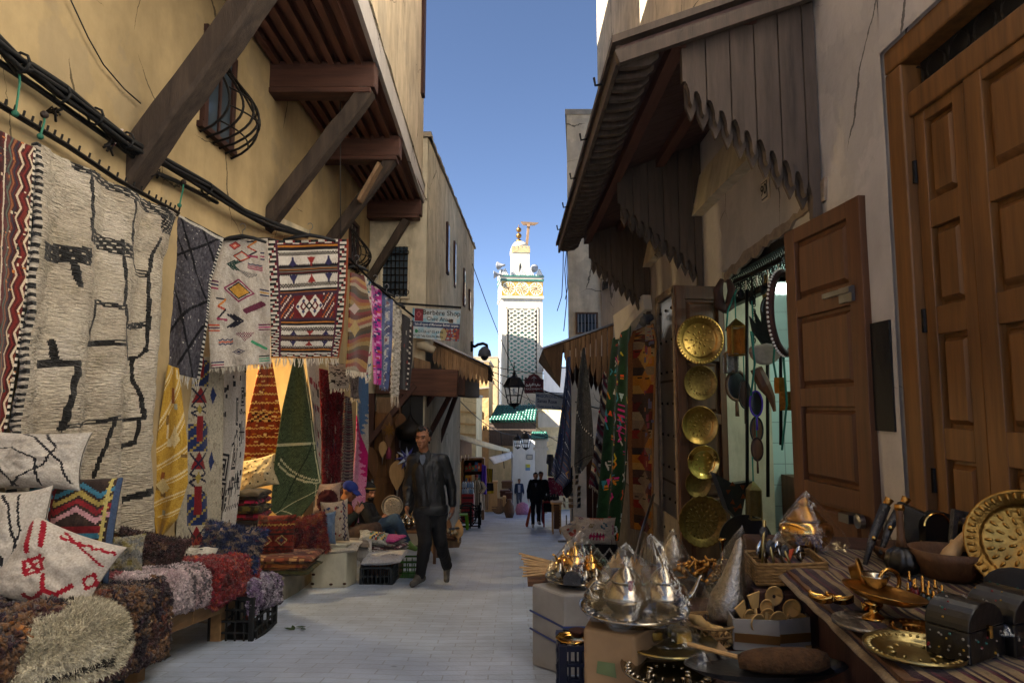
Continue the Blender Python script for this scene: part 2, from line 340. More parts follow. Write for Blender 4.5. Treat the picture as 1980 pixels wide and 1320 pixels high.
# ---------------------------------------------------------------- woven patterns, drawn on a fine grid
class Pat:
    def __init__(s,U,Vv,base): s.U=U; s.V=Vv; s.C=np.tile(np.array(lin(base)),(len(U),1))
    def put(s,m,c): s.C[m]=lin(c); return s
    def band(s,a,b,c): return s.put((s.V>=a)&(s.V<b),c)
    def col(s,a,b,c): return s.put((s.U>=a)&(s.U<b),c)
    def rect(s,u0,u1,v0,v1,c): return s.put((s.U>=u0)&(s.U<u1)&(s.V>=v0)&(s.V<v1),c)
    def dia(s,cu,cv,ru,rv,c,w=None):
        d=abs(s.U-cu)/ru+abs(s.V-cv)/rv
        return s.put((d<1) if w is None else ((d<1)&(d>1-w)),c)
    def seg(s,u0,v0,u1,v1,t,c,asp=1.):
        x,y=s.U,s.V*asp; y0,y1=v0*asp,v1*asp; dx,dy=u1-u0,y1-y0; l=dx*dx+dy*dy+1e-9
        k=np.clip(((x-u0)*dx+(y-y0)*dy)/l,0,1); return s.put(np.hypot(x-u0-k*dx,y-y0-k*dy)<t,c)
    def poly(s,pts,t,c,asp=1.):
        for a,b in zip(pts,pts[1:]): s.seg(*a,*b,t,c,asp)
        return s
    def zig(s,v,amp,n,t,c,ph=0,u0=0,u1=1):
        tr=abs(((s.U*n+ph)%1)*2-1)*2-1
        return s.put((abs(s.V-v-amp*tr)<t)&(s.U>=u0)&(s.U<u1),c)
    def zigv(s,u,amp,n,t,c,ph=0,v0=0,v1=1):
        tr=abs(((s.V*n+ph)%1)*2-1)*2-1
        return s.put((abs(s.U-u-amp*tr)<t)&(s.V>=v0)&(s.V<v1),c)
    def tri(s,cu,v0,v1,hw,c,up=True):
        k=(s.V-v0)/(v1-v0); k=k if up else 1-k
        return s.put((k>=0)&(k<1)&(abs(s.U-cu)<hw*k),c)
    def chk(s,u0,u1,v0,v1,nu,nv,cs):
        m=(s.U>=u0)&(s.U<u1)&(s.V>=v0)&(s.V<v1); i=((s.U-u0)/(u1-u0)*nu).astype(int)+((s.V-v0)/(v1-v0)*nv).astype(int)
        for k,c in enumerate(cs):
            if c: s.put(m&(i%len(cs)==k),c)
        return s
    def fleck(s,n,ru,rv,cs,seed=1,region=None):
        q=np.random.RandomState(seed)
        for _ in range(n):
            u,v=q.rand(),q.rand()
            if region: u=region[0]+u*(region[1]-region[0]); v=region[2]+v*(region[3]-region[2])
            k=q.uniform(.5,1.3); s.put((abs(s.U-u)<ru*k)&(abs(s.V-v)<rv*q.uniform(.5,1.3)),cs[q.randint(len(cs))])
        return s
    def mottle(s,cs,sc,seed=0,th=None):   # irregular blotches of several yarn colours
        q=np.array([mn.fractal(V((u*sc[0]+seed,v*sc[1],seed*.37)),.8,2.1,3) for u,v in zip(s.U,s.V)])
        q=(q-q.min())/(q.max()-q.min()+1e-9); q=np.clip(q+npr.uniform(-.06,.06,len(q)),0,.999); k=(q*len(cs)).astype(int)
        for i,c in enumerate(cs):
            if c: s.put(k==i,c)
        return s
    def jit(s,a=.12): s.C*=npr.uniform(1-a,1+a,(len(s.C),1)); return s
def centers(nu,nv):
    u=(np.arange(nu)+.5)/nu; v=(np.arange(nv)+.5)/nv; U,Q=np.meshgrid(u,v); return U.ravel(),Q.ravel()
GAIN=[1.0]
def pline(pts,t):
    n=len(pts)-1; x=min(t*n,n-1e-6); i=int(x); return pts[i].lerp(pts[i+1],x-i)
def drape(name,label,Lp,Rp,nu,nv,base,fn=None,folds=(.02,3,0),dz=1.0,mat='cloth',fringe=0,fcol='c8bfae',thick=.012,group=None,tuft=None,cat='rug',bow=0,rough=0,top=None,parent=None,jit=.12,ripple=.0):
    A=[W(a,b,c*dz) for a,b,c in Lp]; B=[W(a,b,c*dz) for a,b,c in Rp]
    nr=(B[0]-A[0]).cross(A[-1]-A[0]); nr.normalize()
    if nr.y>0: nr=-nr
    am,fr,ph=folds
    def sf(u,v):
        p=pline(A,v).lerp(pline(B,v),u)
        d=am*math.sin(2*pi*fr*u+ph+1.1*math.sin(v*3+ph))*(.35+.65*v)+bow*math.sin(pi*u)*math.sin(pi*v)
        if rough: d+=rough*mn.fractal(V((u*9+ph,v*13,ph)),1,2,3)
        if ripple: d+=ripple*math.sin(v*42+2*math.sin(u*6+ph))*math.sin(pi*u)
        q=p+nr*d
        if top and v<.15: q.z+=top*math.sin(pi*u)*(v/.15-1)
        return q
    U,Q=centers(nu,nv); P=Pat(U,Q,base)
    if fn: fn(P)
    P.C=np.minimum(P.C*GAIN[0],.8); P.jit(jit); m=MB(); m.grid(nu,nv,sf,P.C)
    if tuft: m.tufts(tuft[0],tuft[1],tuft[2],fall=.5,jit=.5,bias=nr)
    o=m.obj(name,mat,parent,smooth=True,solid=thick)
    if fringe:
        k=MB(); n=int((B[-1]-A[-1]).length/.012)
        for i in range(n):
            u=(i+rnd.random())/n; p=sf(min(1,u),1); e=p+V((rnd.uniform(-.02,.02),rnd.uniform(-.02,.02),-fringe*rnd.uniform(.5,1.15)))
            k.tube([p+V((0,0,.01)),p.lerp(e,.5)+V((rnd.uniform(-.008,.008),0,0)),e],[.004,.004,.002],4,col=fcol)
        k.obj('fringe','cloth',o)
    if parent is None: tag(o,label,cat,group)
    return o
def pillow(name,label,c,ux,uy,w,h,t,base,fn=None,n=26,mat='cloth',tuft=None,group=None,seed=0,pinch=.1,noise=.012,cat='cushion'):
    c=V(c);ux=V(ux).normalized();uy=(V(uy)-ux*V(uy).dot(ux)).normalized();nr=ux.cross(uy)
    m=MB()
    for sgn in (1,-1):
        U,Q=centers(n,n); P=Pat(U if sgn>0 else 1-U,Q,base)
        if fn: fn(P)
        P.jit(.1)
        def sf(a,b):
            u=2*a-1; v=1-2*b; u*=sgn
            k=max(0,(1-abs(u)**2.6))**.55*max(0,(1-abs(v)**2.6))**.55
            x=u*w/2*(1-pinch*(1-v*v)); y=v*h/2*(1-pinch*(1-u*u))
            q=mn.fractal(V((u*1.7+seed,v*1.7,seed*1.3+sgn*.2)),1,2,3)*noise*2
            ed=(1-abs(u)**8)*(1-abs(v)**8)
            return c+ux*(x)+uy*(y)+nr*(sgn*(t/2*k+.004)+q*ed*(.4+k))
        m.grid(n,n,sf,P.C)
    if tuft: m.tufts(tuft[0],tuft[1],tuft[2],fall=.25,jit=.6)
    return tag(m.obj(name,mat,None,smooth=True),label,cat,group)
# ================================================================ the setting
def ground():
    ys=[-14,-6,-1,0]+[i*.5 for i in range(1,84)]+[46,60,90,160,400]; xs=[-200,-60,-20,-8]+[-5+.5*i for i in range(21)]+[8,20,60,200]
    m=MB()
    def z(x,y): return gz(max(y,-3))+.012*nz3(x*.8,y*.8,3)-.02*math.exp(-((x+.3)/.5)**2)*(1 if -4<y<40 else 0)
    vs=[(x,y,z(x,y)) for y in ys for x in xs]; n=len(xs)
    m.add(vs,[(j*n+i,j*n+i+1,(j+1)*n+i+1,(j+1)*n+i) for j in range(len(ys)-1) for i in range(n-1)])
    kind(m.obj('paved_street','paving',None,smooth=True),'structure')
ground()
def bump_wall(m,x,y0,y1,z0,z1,face,n=.25,amp=.012):
    """uneven plaster skin on a plane x=const"""
    nu=max(2,int((y1-y0)/n)); nv=max(2,int((z1-z0)/n))
    fn=lambda u,v: V((x+face*amp*mn.fractal(V(((y0+u*(y1-y0))*.9,(z0+v*(z1-z0))*.9,x)),1,2,3),y0+u*(y1-y0),z0+v*(z1-z0)))
    m.grid(nu,nv,fn)
def bulge_grille(parent,Yc,w,z0,z1,out,nb=5,x=XL):
    m=MB(); H=z1-z0
    prof=lambda t:(out*math.sin(pi*min(1,t**1.7))**.75 if 0<t<1 else 0)
    for i in range(nb+1):
        y=Yc-w/2+w*i/nb; sq=.55+.45*math.sin(pi*(i+.6)/(nb+1.2))
        m.tube([V((x+.01+prof(t/18)*sq,y,z1-H*t/18)) for t in range(19)],.011,6)
    for t in (.3,.52,.72,.88):
        m.tube([V((x+.01+prof(t)*(.55+.45*math.sin(pi*(k/10*nb+.6)/(nb+1.2))),Yc-w/2+w*k/10,z1-H*t)) for k in range(11)],.008,6)
    m.obj('window_grille','iron',parent)
def left_house():
    h=thing('ochre_house','ochre plastered house with its upper floor jutting out on dark timber struts over the rugs','house',(XL,6,gz(6)))
    m=MB(); o=3.85
    for y0,y1,z0,z1 in ((-4,6.35,-4,o),(6.35,8.6,.75,o),(8.6,12,-4,o)):
        m.bx(XL-.45,XL-.02,y0,y1,z0,z1); bump_wall(m,XL,y0,y1,z0,z1,1)
    m.obj('wall','ochre',h,smooth=False)
    fx=lambda y:-1.42-.034*(y-3.2)
    y0,y1=-4,12.0
    m=MB()
    for a,b,t in ((y0,-.6,5.2),(-.6,4.3,6.4),(4.3,8,9.3),(8,y1,11.6)):
        m.hexa([(fx(a)-.35,a,o+.05),(fx(a),a,o+.05),(fx(b),b,o+.05),(fx(b)-.35,b,o+.05),(fx(a)-.35,a,t),(fx(a),a,t),(fx(b),b,t),(fx(b)-.35,b,t)])
        m.grid(20,20,lambda u,v:V((fx(a+u*(b-a))+.012+.014*mn.fractal(V((u*5+a,v*5,2)),1,2,3),a+u*(b-a),o+.05+v*(t-o-.05))))
        m.bx(-5.5,fx(b)-.35,b-.4,b,o+.05,t); m.bx(-5.5,fx(a)-.35,a,a+.3,o+.05,t)
    m.obj('upper_wall','plaster_tan',h)
    m=MB(); m.hexa([(XL-.1,y0,o),(fx(y0),y0,o),(fx(y1),y1,o),(XL-.1,y1,o),(XL-.1,y0,o+.05),(fx(y0)-.001,y0,o+.05),(fx(y1)-.001,y1,o+.05),(XL-.1,y1,o+.05)])
    for k in range(8):
        a=XL+.02+k*.15; m.beam((a,y0,o-.004),(a,y1,o-.004),.012,.012)
    m.obj('soffit','wood_soffit',h)
    for k in range(7):
        t=(k+.5)/7.6; m=MB(); pts=[(XL+(fx(y)-XL)*t,y,o-.045) for y in (y0,y1-.05)]
        m.beam(pts[0],pts[1],.07,.09); m.obj('joist','wood_soffit',h)
    m=MB(); m.hexa([(fx(y0)+.002,y0,o-.06),(fx(y0)+.05,y0,o-.06),(fx(y1)+.05,y1,o-.06),(fx(y1)+.002,y1,o-.06),(fx(y0)+.016,y0,o+.27),(fx(y0)+.05,y0,o+.27),(fx(y1)+.05,y1,o+.27),(fx(y1)+.016,y1,o+.27)])
    m.obj('edge_board','plaster_pink',h)
    m=MB(); n=40
    m.grid(n,1,lambda u,v:V((fx(y0+u*(y1-y0))+.07+.02*nz3(u*14,0,1),y0+u*(y1-y0),o+.275+v*.07)))
    vs=[];
    for u in range(n+1):
        y=y0+u/n*(y1-y0); x=fx(y); q=.07+.025*nz3(u*.7,3,1); vs+=[(x,y,o+.27),(x+q,y,o+.272),(x+q-.02,y,o+.34),(x,y,o+.37)]
    m=MB(); m.add(vs,[(4*u+i,4*u+(i+1)%4,4*u+4+(i+1)%4,4*u+4+i) for u in range(n) for i in range(4)]); m.obj('ledge','plaster_grey',h)
    for y in (4.45,6.98,8.98,11.85):
        m=MB(); m.beam((XL-.1,y,o-.2),(fx(y)+.02,y,o-.2),.2,.3); m.beam((XL-.1,y,o-.385),(fx(y)-.02,y,o-.385),.23,.06)
        m.obj('cross_beam','wood_dark_x',h,bevel=.012)
    for p,q,w,h2 in ((W(258,325,4.5),V((-1.55,4.45,3.45)),.19,.24),(W(520,425,7.0),V((-1.62,6.98,3.5)),.17,.2),(W(640,465,8.95),V((-1.72,8.98,3.48)),.15,.18),(W(712,545,11.85),V((-1.98,11.85,3.42)),.14,.16)):
        m=MB(); n=9; d=(q-p)
        pts=[p+d*k/n+V((0,.012*nz3(k,1,p.y),.02*nz3(k*.6,5,p.y))) for k in range(n+1)]
        pts[0]=p-d*.06
        a_,u_,d_=frame(d,V((0,1,0))); vs=[];c8=[(-.5,-.38),(-.38,-.5),(.38,-.5),(.5,-.38),(.5,.38),(.38,.5),(-.38,.5),(-.5,.38)]
        for k in range(n+1):
            f=1+.05*nz3(k*.9,2,p.y); vs+=[pts[k]+a_*x*w*f+u_*y*h2*f for x,y in c8]
        m.add(vs,[(8*k+i,8*k+(i+1)%8,8*k+8+(i+1)%8,8*k+8+i) for k in range(n) for i in range(8)]+[tuple(range(8))[::-1],tuple(8*n+i for i in range(8))])
        m.obj('diagonal_strut','wood_strut',h)
    # a lighter repair plank nailed on the third strut
    p=W(695,390,8.8);q=W(735,318,8.8); m=MB(); m.beam(p,q,.05,.17,up=V((0,1,0))); m.obj('repair_plank','wood_plank',h,bevel=.006)
    # windows behind the belly grilles
    for Yc,w,z0,z1,o2 in ((5.68,.62,2.33,3.18,.36),(10.75,.6,2.25,2.95,.3)):
        m=MB()
        for dy in (-w/2+.04,w/2-.04): m.box((XL+.012,Yc+dy,(z0+z1)/2+.08),(.06,.07,z1-z0))
        m.box((XL+.012,Yc,z1+.1),(.06,w,.06)); m.box((XL+.012,Yc,z0+.06),(.08,w+.08,.05)); m.box((XL+.012,Yc,(z0+z1)/2+.05),(.045,.04,z1-z0))
        f=m.obj('window_frame','wood_dark',h); g=MB(); g.box((XL+.004,Yc,(z0+z1)/2+.08),(.03,w-.1,z1-z0)); g.obj('pane','window_glass',f)
        bulge_grille(h,Yc,w,z0,z1,o2)
    for a,b in ((W(798,-20,11.3),W(808,175,11.3)),(W(762,-60,8.0),W(770,10,9.6))):
        m=MB(); m.box((fx(11)+.03,(a.y+b.y)/2+.2,(a.z+b.z)/2),(.06,.22,abs(a.z-b.z))); m.obj('shutter','wood_dark',h)
    # plank board above the shop
    m=MB(); A,B,A2,B2=W(398,372,5.75),W(592,455,8.4),W(402,475,5.6),W(600,490,8.3)
    n=9
    for k in range(n):
        t0,t1=k/n+.004,(k+1)/n-.004; a=A.lerp(B,t0);b=A.lerp(B,t1);c=A2.lerp(B2,t1)+V((0,0,-.25));d=A2.lerp(B2,t0)+V((0,0,-.25)); e=V((.03,-.01,0))
        m.hexa([d,c,c+e,d+e,a,b,b+e,a+e])
    m.obj('plank_board','wood_bench',h)
    m=MB(); m.beam(A+V((.03,-.02,.02)),B+V((.03,-.02,.02)),.06,.07); m.obj('board_cap','plaster_grey',h)
    # shop room behind the rugs
    r=MB(); 
    z0=gz(7)-.1
    r.bx(-5.2,-3.15,6.0,6.1,z0,1.2); r.bx(-5.2,-3.15,9.2,9.3,z0,1.2); r.bx(-5.3,-5.2,6.0,9.3,z0,1.2); r.bx(-5.3,-3.15,6.0,9.3,1.2,1.3)
    r.obj('shop_room','plaster_cream',h)
    r=MB(); r.bx(-5.2,-2.4,6.1,9.2,z0-.1,gz(7.2)+.28); r.obj('shop_floor','concrete',h)
    l=MB(); l.ball((-3.6,7.0,.72),.07); l.obj('lamp_bulb','lamp_warm',h,smooth=True)
left_house()
def cable(name,label,pts,r,mat='rubber',cat='cable',group=None,n=6):
    m=MB(); m.tube(pts,r,n); return tag(m.obj(name,mat,None,smooth=True),label,cat,group)
def left_cables():
    base=[(-30,62),(0,85),(40,118),(60,128),(120,178),(185,222),(245,268),(330,318),(400,362),(470,405),(520,428),(592,456)]
    m=MB()
    for k in range(6):
        o=V((.02*math.cos(k),.0,.028*math.sin(k*1.1)))
        pts=[onx(x,y,XL+.1)+o*(1+.6*math.sin(i*1.7+k))+V((0,0,-.02*abs(math.sin(i*1.57+k*.4)))) for i,(x,y) in enumerate(base)]
        m.tube(pts,.013+.004*(k%2),6)
    for i in (2,4,5,6,8): m.tube([onx(base[i][0],base[i][1],XL+.1)+V((math.cos(t)*.05,0,math.sin(t)*.055-.01)) for t in np.linspace(0,6.3,9)],.008,5)
    tag(m.obj('cable_bundle','rubber',None,smooth=True),'thick bundle of black cables slung along the ochre wall','cable bundle')
    cable('cable','lower single black pipe-like cable running under the bundle on the ochre wall',[onx(x,y,XL+.05) for x,y in ((-30,100),(0,122),(75,172),(145,222),(225,278),(295,332),(340,350),(420,392))],.018)
    cable('wire','thin wire crossing the ochre wall from the top edge to the big strut',[onx(x,y,XL+.03) for x,y in ((132,-10),(170,72),(200,125),(240,172),(272,200))],.005)
    cable('wire','knotted tight wire pulled from the top edge to the middle of the big strut',[W(x,y,5.2) for x,y in ((220,-10),(262,50),(316,118),(352,135))],.007)
    cable('wire','single thin wire dropping straight down in front of the second strut',[W(x,y,7.6) for x,y in ((657,-20),(658,220),(658,380),(659,470))],.006)
    rail=thing('hook_rail','long dark iron rail with small upright hooks above the white shag rug','hook rail',onx(0,205,XL+.05))
    pts=[onx(x,y,XL+.05) for x,y in ((-30,185),(60,240),(130,282),(225,346),(300,388),(345,412))]
    m=MB(); m.tube(pts,.016,6)
    for i in range(26):
        p=pline(pts,i/25); m.tube([p,p+V((.01,0,.045))],.007,5)
    m.obj('bar','iron',rail)
    for (px,py,l),lab in zip(((38,135,85),(86,222,42),(355,352,45)),('green cord tied between the cable bundle and the hook rail','short green cord hanging from a wall peg over the shag rug','green cord hanging under the lower end of the cable bundle')):
        p=onx(px,py,XL+.08); q=onx(px-8,py+l,XL+.08); m=MB()
        m.tube([p,p.lerp(q,.3)+V((0,.01,0)),q],.006,5,col='1f6b52'); m.ball(p,.022,8,6,col='2a1d16'); m.ball(q,.018,8,6,col='1d5a46')
        tag(m.obj('cord','painted',None),lab,'cord','green cords on the wall')
    for (px,py),lab in zip(((200,285),(290,335),(88,218),(255,265)),('rusty peg with twisted wire left of the big strut foot','rusty peg with twisted wire right of the big strut foot','rusty peg high on the wall above the shag rug','red striped rag stuffed behind the big strut')):
        p=onx(px,py,XL+.03); m=MB()
        if 'rag' in lab:
            m.grid(6,8,lambda u,v:onx(222+u*22-v*4,250+v*32,XL+.06)+V((.03*math.sin(u*5+v*3),0,0)),[lin('7c2230' if (j//1)%2 else 'c9b6ad') for j in range(8) for i in range(6)])
            tag(m.obj('rag','cloth',None,smooth=True,solid=.008),lab,'rag'); continue
        for k in range(5): m.tube([p+V((.0,0,0)),p+V((.06+.02*rnd.random(),rnd.uniform(-.05,.05),rnd.uniform(-.04,.04))),p+V((.04,rnd.uniform(-.06,.06),rnd.uniform(-.05,.03)))],.008,5)
        tag(m.obj('wall_peg','iron',None),lab,'peg','pegs on the ochre wall')
left_cables()
def wall_windows(parent,rects,Y,mat='window_glass',fr='wood_brown',d=.06,bars=(2,3)):
    for (x0,y0,x1,y1) in rects:
        a=W(x0,y1,Y);b=W(x1,y0,Y); m=MB(); t=max(.03,(b.x-a.x)*.08)
        for (u0,u1,v0,v1) in ((a.x-t,a.x,a.z-t,b.z+t),(b.x,b.x+t,a.z-t,b.z+t),(a.x,b.x,b.z,b.z+t),(a.x,b.x,a.z-t,a.z)): m.bx(u0,u1,Y-d,Y+.02,v0,v1)
        f=m.obj('window',fr,parent)
        g=MB(); g.bx(a.x,b.x,Y-.012,Y+.03,a.z,b.z); g.obj('pane',mat,f)
        k=MB()
        for i in range(1,bars[0]+1): x=a.x+(b.x-a.x)*i/(bars[0]+1); k.tube([(x,Y-d*.7,a.z),(x,Y-d*.7,b.z)],.012,5)
        for i in range(1,bars[1]+1): z=a.z+(b.z-a.z)*i/(bars[1]+1); k.tube([(a.x,Y-d*.7,z),(b.x,Y-d*.7,z)],.012,5)
        if k.v: k.obj('bars','iron',f)
def plan(m,poly,z0,z1):
    n=len(poly); m.add([(x,y,z0) for x,y in poly]+[(x,y,z1) for x,y in poly],[tuple(range(n))[::-1],tuple(range(n,2*n))]+[(i,(i+1)%n,n+(i+1)%n,n+i) for i in range(n)]); return m
def left_second():
    h=thing('tan_house','tall weathered tan house with slit windows beyond the overhang, behind the carpet shop sign','house',(-2,15,gz(15)))
    side=lambda y:-1.62+.04*(y-12.05); m=MB()
    plan(m,[(-6,12.05),(-1.62,12.05),(side(17.6),17.6),(-6,17.6)],-5,5.1)
    plan(m,[(-6,17.6),(side(17.6),17.6),(side(21),21),(-6,21)],.75,5.1)
    n=24
    m.grid(n,26,lambda u,v:V((side(12.05+u*8.9)+.012+.02*mn.fractal(V((u*9,v*9,7)),1,2,3),12.05+u*8.9,.8+v*4.3)))
    m.grid(8,30,lambda u,v:V((-2.7+u*1.08,12.04-.015*mn.fractal(V((u*3,v*12,4)),1,2,3),-2+v*7.1)))
    m.obj('wall','plaster_grey',h)
    m=MB(); vs=[]
    for u in range(31):
        y=12.0+u/30*9.1; x=side(y); b=.03*nz3(u*.8,1,1); vs+=[(x-.4,y,5.1),(x+.06,y,5.1),(x+.06+b,y,5.16+b),(x-.4,y,5.2+b)]
    m.add(vs,[(4*u+i,4*u+(i+1)%4,4*u+4+(i+1)%4,4*u+4+i) for u in range(30) for i in range(4)]+[(0,1,2,3)]); m.bx(-6,-1.55,11.98,12.3,5.1,5.2)
    m.obj('coping','concrete',h)
    for px,y0,y1 in ((862,432,530),(876,468,555),(895,520,592),(906,560,600)):
        a=ray(px,600)[0]; Y=(-1.62-.04*12.05)/(a-.04); p=W(px,y0,Y);q=W(px,y1,Y)
        m=MB(); m.box((side(Y)+.02,Y,(p.z+q.z)/2),(.07,.3,p.z-q.z)); f=m.obj('window','wood_dark',h)
        m=MB(); m.box((side(Y)+.04,Y,(p.z+q.z)/2),(.045,.2,p.z-q.z-.12)); m.obj('pane','window_glass',f)
    wall_windows(h,[(740,478,790,574)],12.04,bars=(5,6),fr='plaster_grey')
    m=MB(); m.tube([W(765,488,11.97),W(765,565,11.97)],.007,4)
    for i in range(6):
        for y in (488,565):
            c=W(744+i*8.4,y,11.97); m.tube([c+V((math.cos(t)*.045,0,math.sin(t)*.045)) for t in np.linspace(0,6.3,10)],.007,4)
    m.obj('grille_scrolls','iron',h)
    # shop front under the canopy: door, louvre panel and posts on the facade
    m=MB()
    for a,b,c,d in ((724,775,800,1000),): 
        p=W(724,795,11.85);q=W(766,1000,11.85); m.bx(p.x,q.x,11.9,11.98,q.z,p.z)
        for i in range(2):
            for j in range(3):
                x=p.x+.03+(q.x-p.x)*(i*.5); z=q.z+.08+(p.z-q.z)*j/3; m.bx(x,x+(q.x-p.x)*.42,11.88,11.92,z,z+(p.z-q.z)*.27)
    m.obj('shop_door','wood_door',h,bevel=.008)
    m=MB(); p=W(728,768,11.85);q=W(762,800,11.85); m.bx(p.x,q.x,11.9,11.97,q.z,p.z)
    for k in range(9): x=p.x+(q.x-p.x)*(k+.5)/9; m.bx(x-.012,x+.012,11.885,11.9,q.z+.02,p.z-.02)
    m.obj('louvre_panel','wood_plank',h)
    m=MB(); 
    for px in (718,770): p=W(px,760,11.85);q=W(px,1005,11.85); m.bx(p.x-.05,p.x+.05,11.86,12.0,q.z,p.z)
    m.obj('door_post','wood_dark',h)
    m=MB(); p=W(775,745,11.9);q=W(805,1000,11.9); m.bx(p.x,-1.64,11.96,12.0,q.z,p.z); m.obj('doorway_shade_panel','black',h)  # black panel painting the shade inside the doorway
left_second()
def left_canopy():
    h=thing('timber_awning','dark tiled timber awning with scalloped fringe under the carpet shop sign','awning',W(880,740,12.2))
    A,B=W(838,664,12.1),W(944,716,12.1); A2,B2=V((A.x+.05,16.5,A.z)),V((B.x-.05,16.5,B.z)); t=V((0,0,.06))
    m=MB(); m.hexa([A,B,B2,A2,A+t,B+t,B2+t,A2+t]); m.obj('roof','wood_old',h)
    m=MB(); m.hexa([A+t+V((-.03,-.04,.003)),B+t+V((.05,-.04,.003)),B2+t+V((.05,0,.003)),A2+t+V((-.03,0,.003)),A+t*1.7,B+t*1.7,B2+t*1.7,A2+t*1.7]); m.obj('roof_sheet','steel',h)
    for k in range(7):
        m=MB(); y=12.3+k*.65; s=(y-12.1)/4.4; a=A.lerp(A2,s);b=B.lerp(B2,s); m.beam(a-V((0,0,.05)),b-V((0,0,.05)),.07,.09)
        m.obj('rafter','wood_dark_x',h)
    # scalloped fascia along the near rake
    n=14; m=MB()
    for k in range(n):
        a=A.lerp(B,k/n)-V((.0,.05,.0));b=A.lerp(B,(k+.94)/n)-V((0,.05,0)); d=.36-.14*abs(k-4)/9
        e=V((0,0,-d)); f=V((0,0,-d-.1)); mid=a.lerp(b,.5)
        P=[a,b,b+e,mid+f,a+e]; m.add([p-V((0,.015,0)) for p in P]+[p+V((0,.015,0)) for p in P],[(4,3,2,1,0),(5,6,7,8,9)]+[(i,(i+1)%5,5+(i+1)%5,5+i) for i in range(5)])
    m.obj('fascia_fringe','wood_plank',h)
    m=MB(); a,b=W(730,735,12.0),W(886,742,12.0); m.beam(a-V((0,0,.0)),b,.3,.5); m.obj('box_beam','wood_dark_x',h,bevel=.02)
    m=MB(); m.beam(V((b.x,12.05,b.z)),V((b.x+.05,16.4,b.z)),.25,.45); m.obj('box_beam','wood_dark_y',h,bevel=.02)
    a,b=W(792,690,11.9),W(835,705,11.9); m=MB(); m.hexa([W(800,755,11.9),W(835,755,11.9),W(835,755,12.05),W(800,755,12.05),W(800,690,11.9),W(832,700,11.9),W(832,700,12.05),W(800,690,12.05)]); m.obj('side_board','wood_plank',h)
    m=MB(); m.tube([W(806,668,11.9),W(822,668,11.9),W(840,678,11.9)],[.08,.1,.07],8); m.obj('plaster_corbel','plaster_grey',h,smooth=True)
    for p,q in ((W(700,870,11.6),W(803,745,11.9)),(W(808,805,12.4),W(842,755,12.3)),(W(829,842,12.8),W(870,765,12.5)),(W(848,858,14.2),W(882,764,14.2))):
        m=MB(); m.beam(p,q,.1,.12,up=V((0,1,0))); m.obj('brace','wood_dark',h,bevel=.01)
left_canopy()
def shop_sign():
    Y=11.75; s=thing('shop_sign','white and blue carpet shop sign board hung over the left side of the street','sign',W(840,655,Y))
    a,b=W(798,595,Y),W(891,600,Y); c,d=W(797,653,Y),W(887,660,Y); e=V((0,.035,0))
    m=MB(); nu,nv=90,56; U,Q=centers(nu,nv); P=Pat(U,Q,'b9c6cc')
    P.fleck(60,.05,.05,['9fc0cf','c9cfd0','8fb6c8'],3); P.rect(0,.03,0,.45,'6fa5bd'); P.rect(.04,.22,.02,.42,'7d2733'); P.dia(.13,.2,.06,.12,'a85a5e'); P.dia(.13,.2,.03,.07,'7d2733')
    P.rect(0,1,.455,.6,'24365e'); P.rect(.66,1,.6,1,'7f2f31'); P.fleck(40,.02,.03,['5b6f86','a4763f','5a1f28','8f9aa0','304358'],5,(.66,1,.6,1))
    P.put(((P.U-.66)/.07)**2+((P.V-.82)/.2)**2<1,'a89a6e')
    P.put((abs((P.U-.085)/.035)**2+abs((P.V-.76)/.065)**2)<1,'2c7d55'); P.rect(.78,.86,.3,.42,'5d4a34'); P.dia(.79,.36,.05,.07,'6c5540')
    P.jit(.05); m.grid(nu,nv,lambda u,v:a.lerp(b,u).lerp(c.lerp(d,u),v),P.C); m.add([a+e,b+e,d+e,c+e],[(0,1,2,3)],col='777777')
    m.add([a,b,d,c,a+e,b+e,d+e,c+e],[(0,1,5,4),(1,2,6,5),(2,3,7,6),(3,0,4,7)],col='4a4a4a'); m.obj('panel','painted',s)
    ux=(b-a).normalized();uy=(a-c).normalized(); w=(b-a).length;hh=(a-c).length
    at=lambda u,v:a+ (b-a)*u+(c-a)*v-V((0,.004,0))
    paint('ink_black','14161a');paint('ink_white','d8dcdf');paint('ink_brown','2b1d14')
    text('Berbère Shop',at(.6,.13),ux,uy,.125,'ink_brown',s,bold=.012)
    text('Chez Anass',at(.56,.335),ux,uy,.1,'ink_brown',s,bold=.01)
    text('Sale all types of Moroccan Berber carpets',at(.5,.53),ux,uy,.066,'ink_white',s,sx=.72,bold=.012)
    text('(212)6 67 02 63 46',at(.38,.77),ux,uy,.066,'ink_black',s,sx=.9,bold=.014)
    text('N°129 Talâa Kbira Fès Médina',at(.33,.92),ux,uy,.058,'ink_black',s,sx=.76,bold=.014)
    m=MB(); m.beam(W(720,583,11.6),W(892,597,Y)-V((0,.01,-.02)),.03,.04); m.obj('hanging_bar','iron',s)
shop_sign()
def house(name,label,poly,z0,z1,mat,wins=(),extra=None):
    cx=sum(p[0] for p in poly)/len(poly);cy=sum(p[1] for p in poly)/len(poly)
    h=thing(name,label,'house',(cx,cy,z0)); m=MB(); plan(m,poly,z0,z1); m.obj('wall',mat,h)
    m=MB(); plan(m,[(cx+(x-cx)*1.02,cy+(y-cy)*1.005) for x,y in poly],z1+.002,z1+.14); m.obj('coping','concrete',h)
    for w in wins: wall_windows(h,[w[:4]],w[4],fr=w[5] if len(w)>5 else 'wood_brown',bars=w[6] if len(w)>6 else (2,3))
    return h
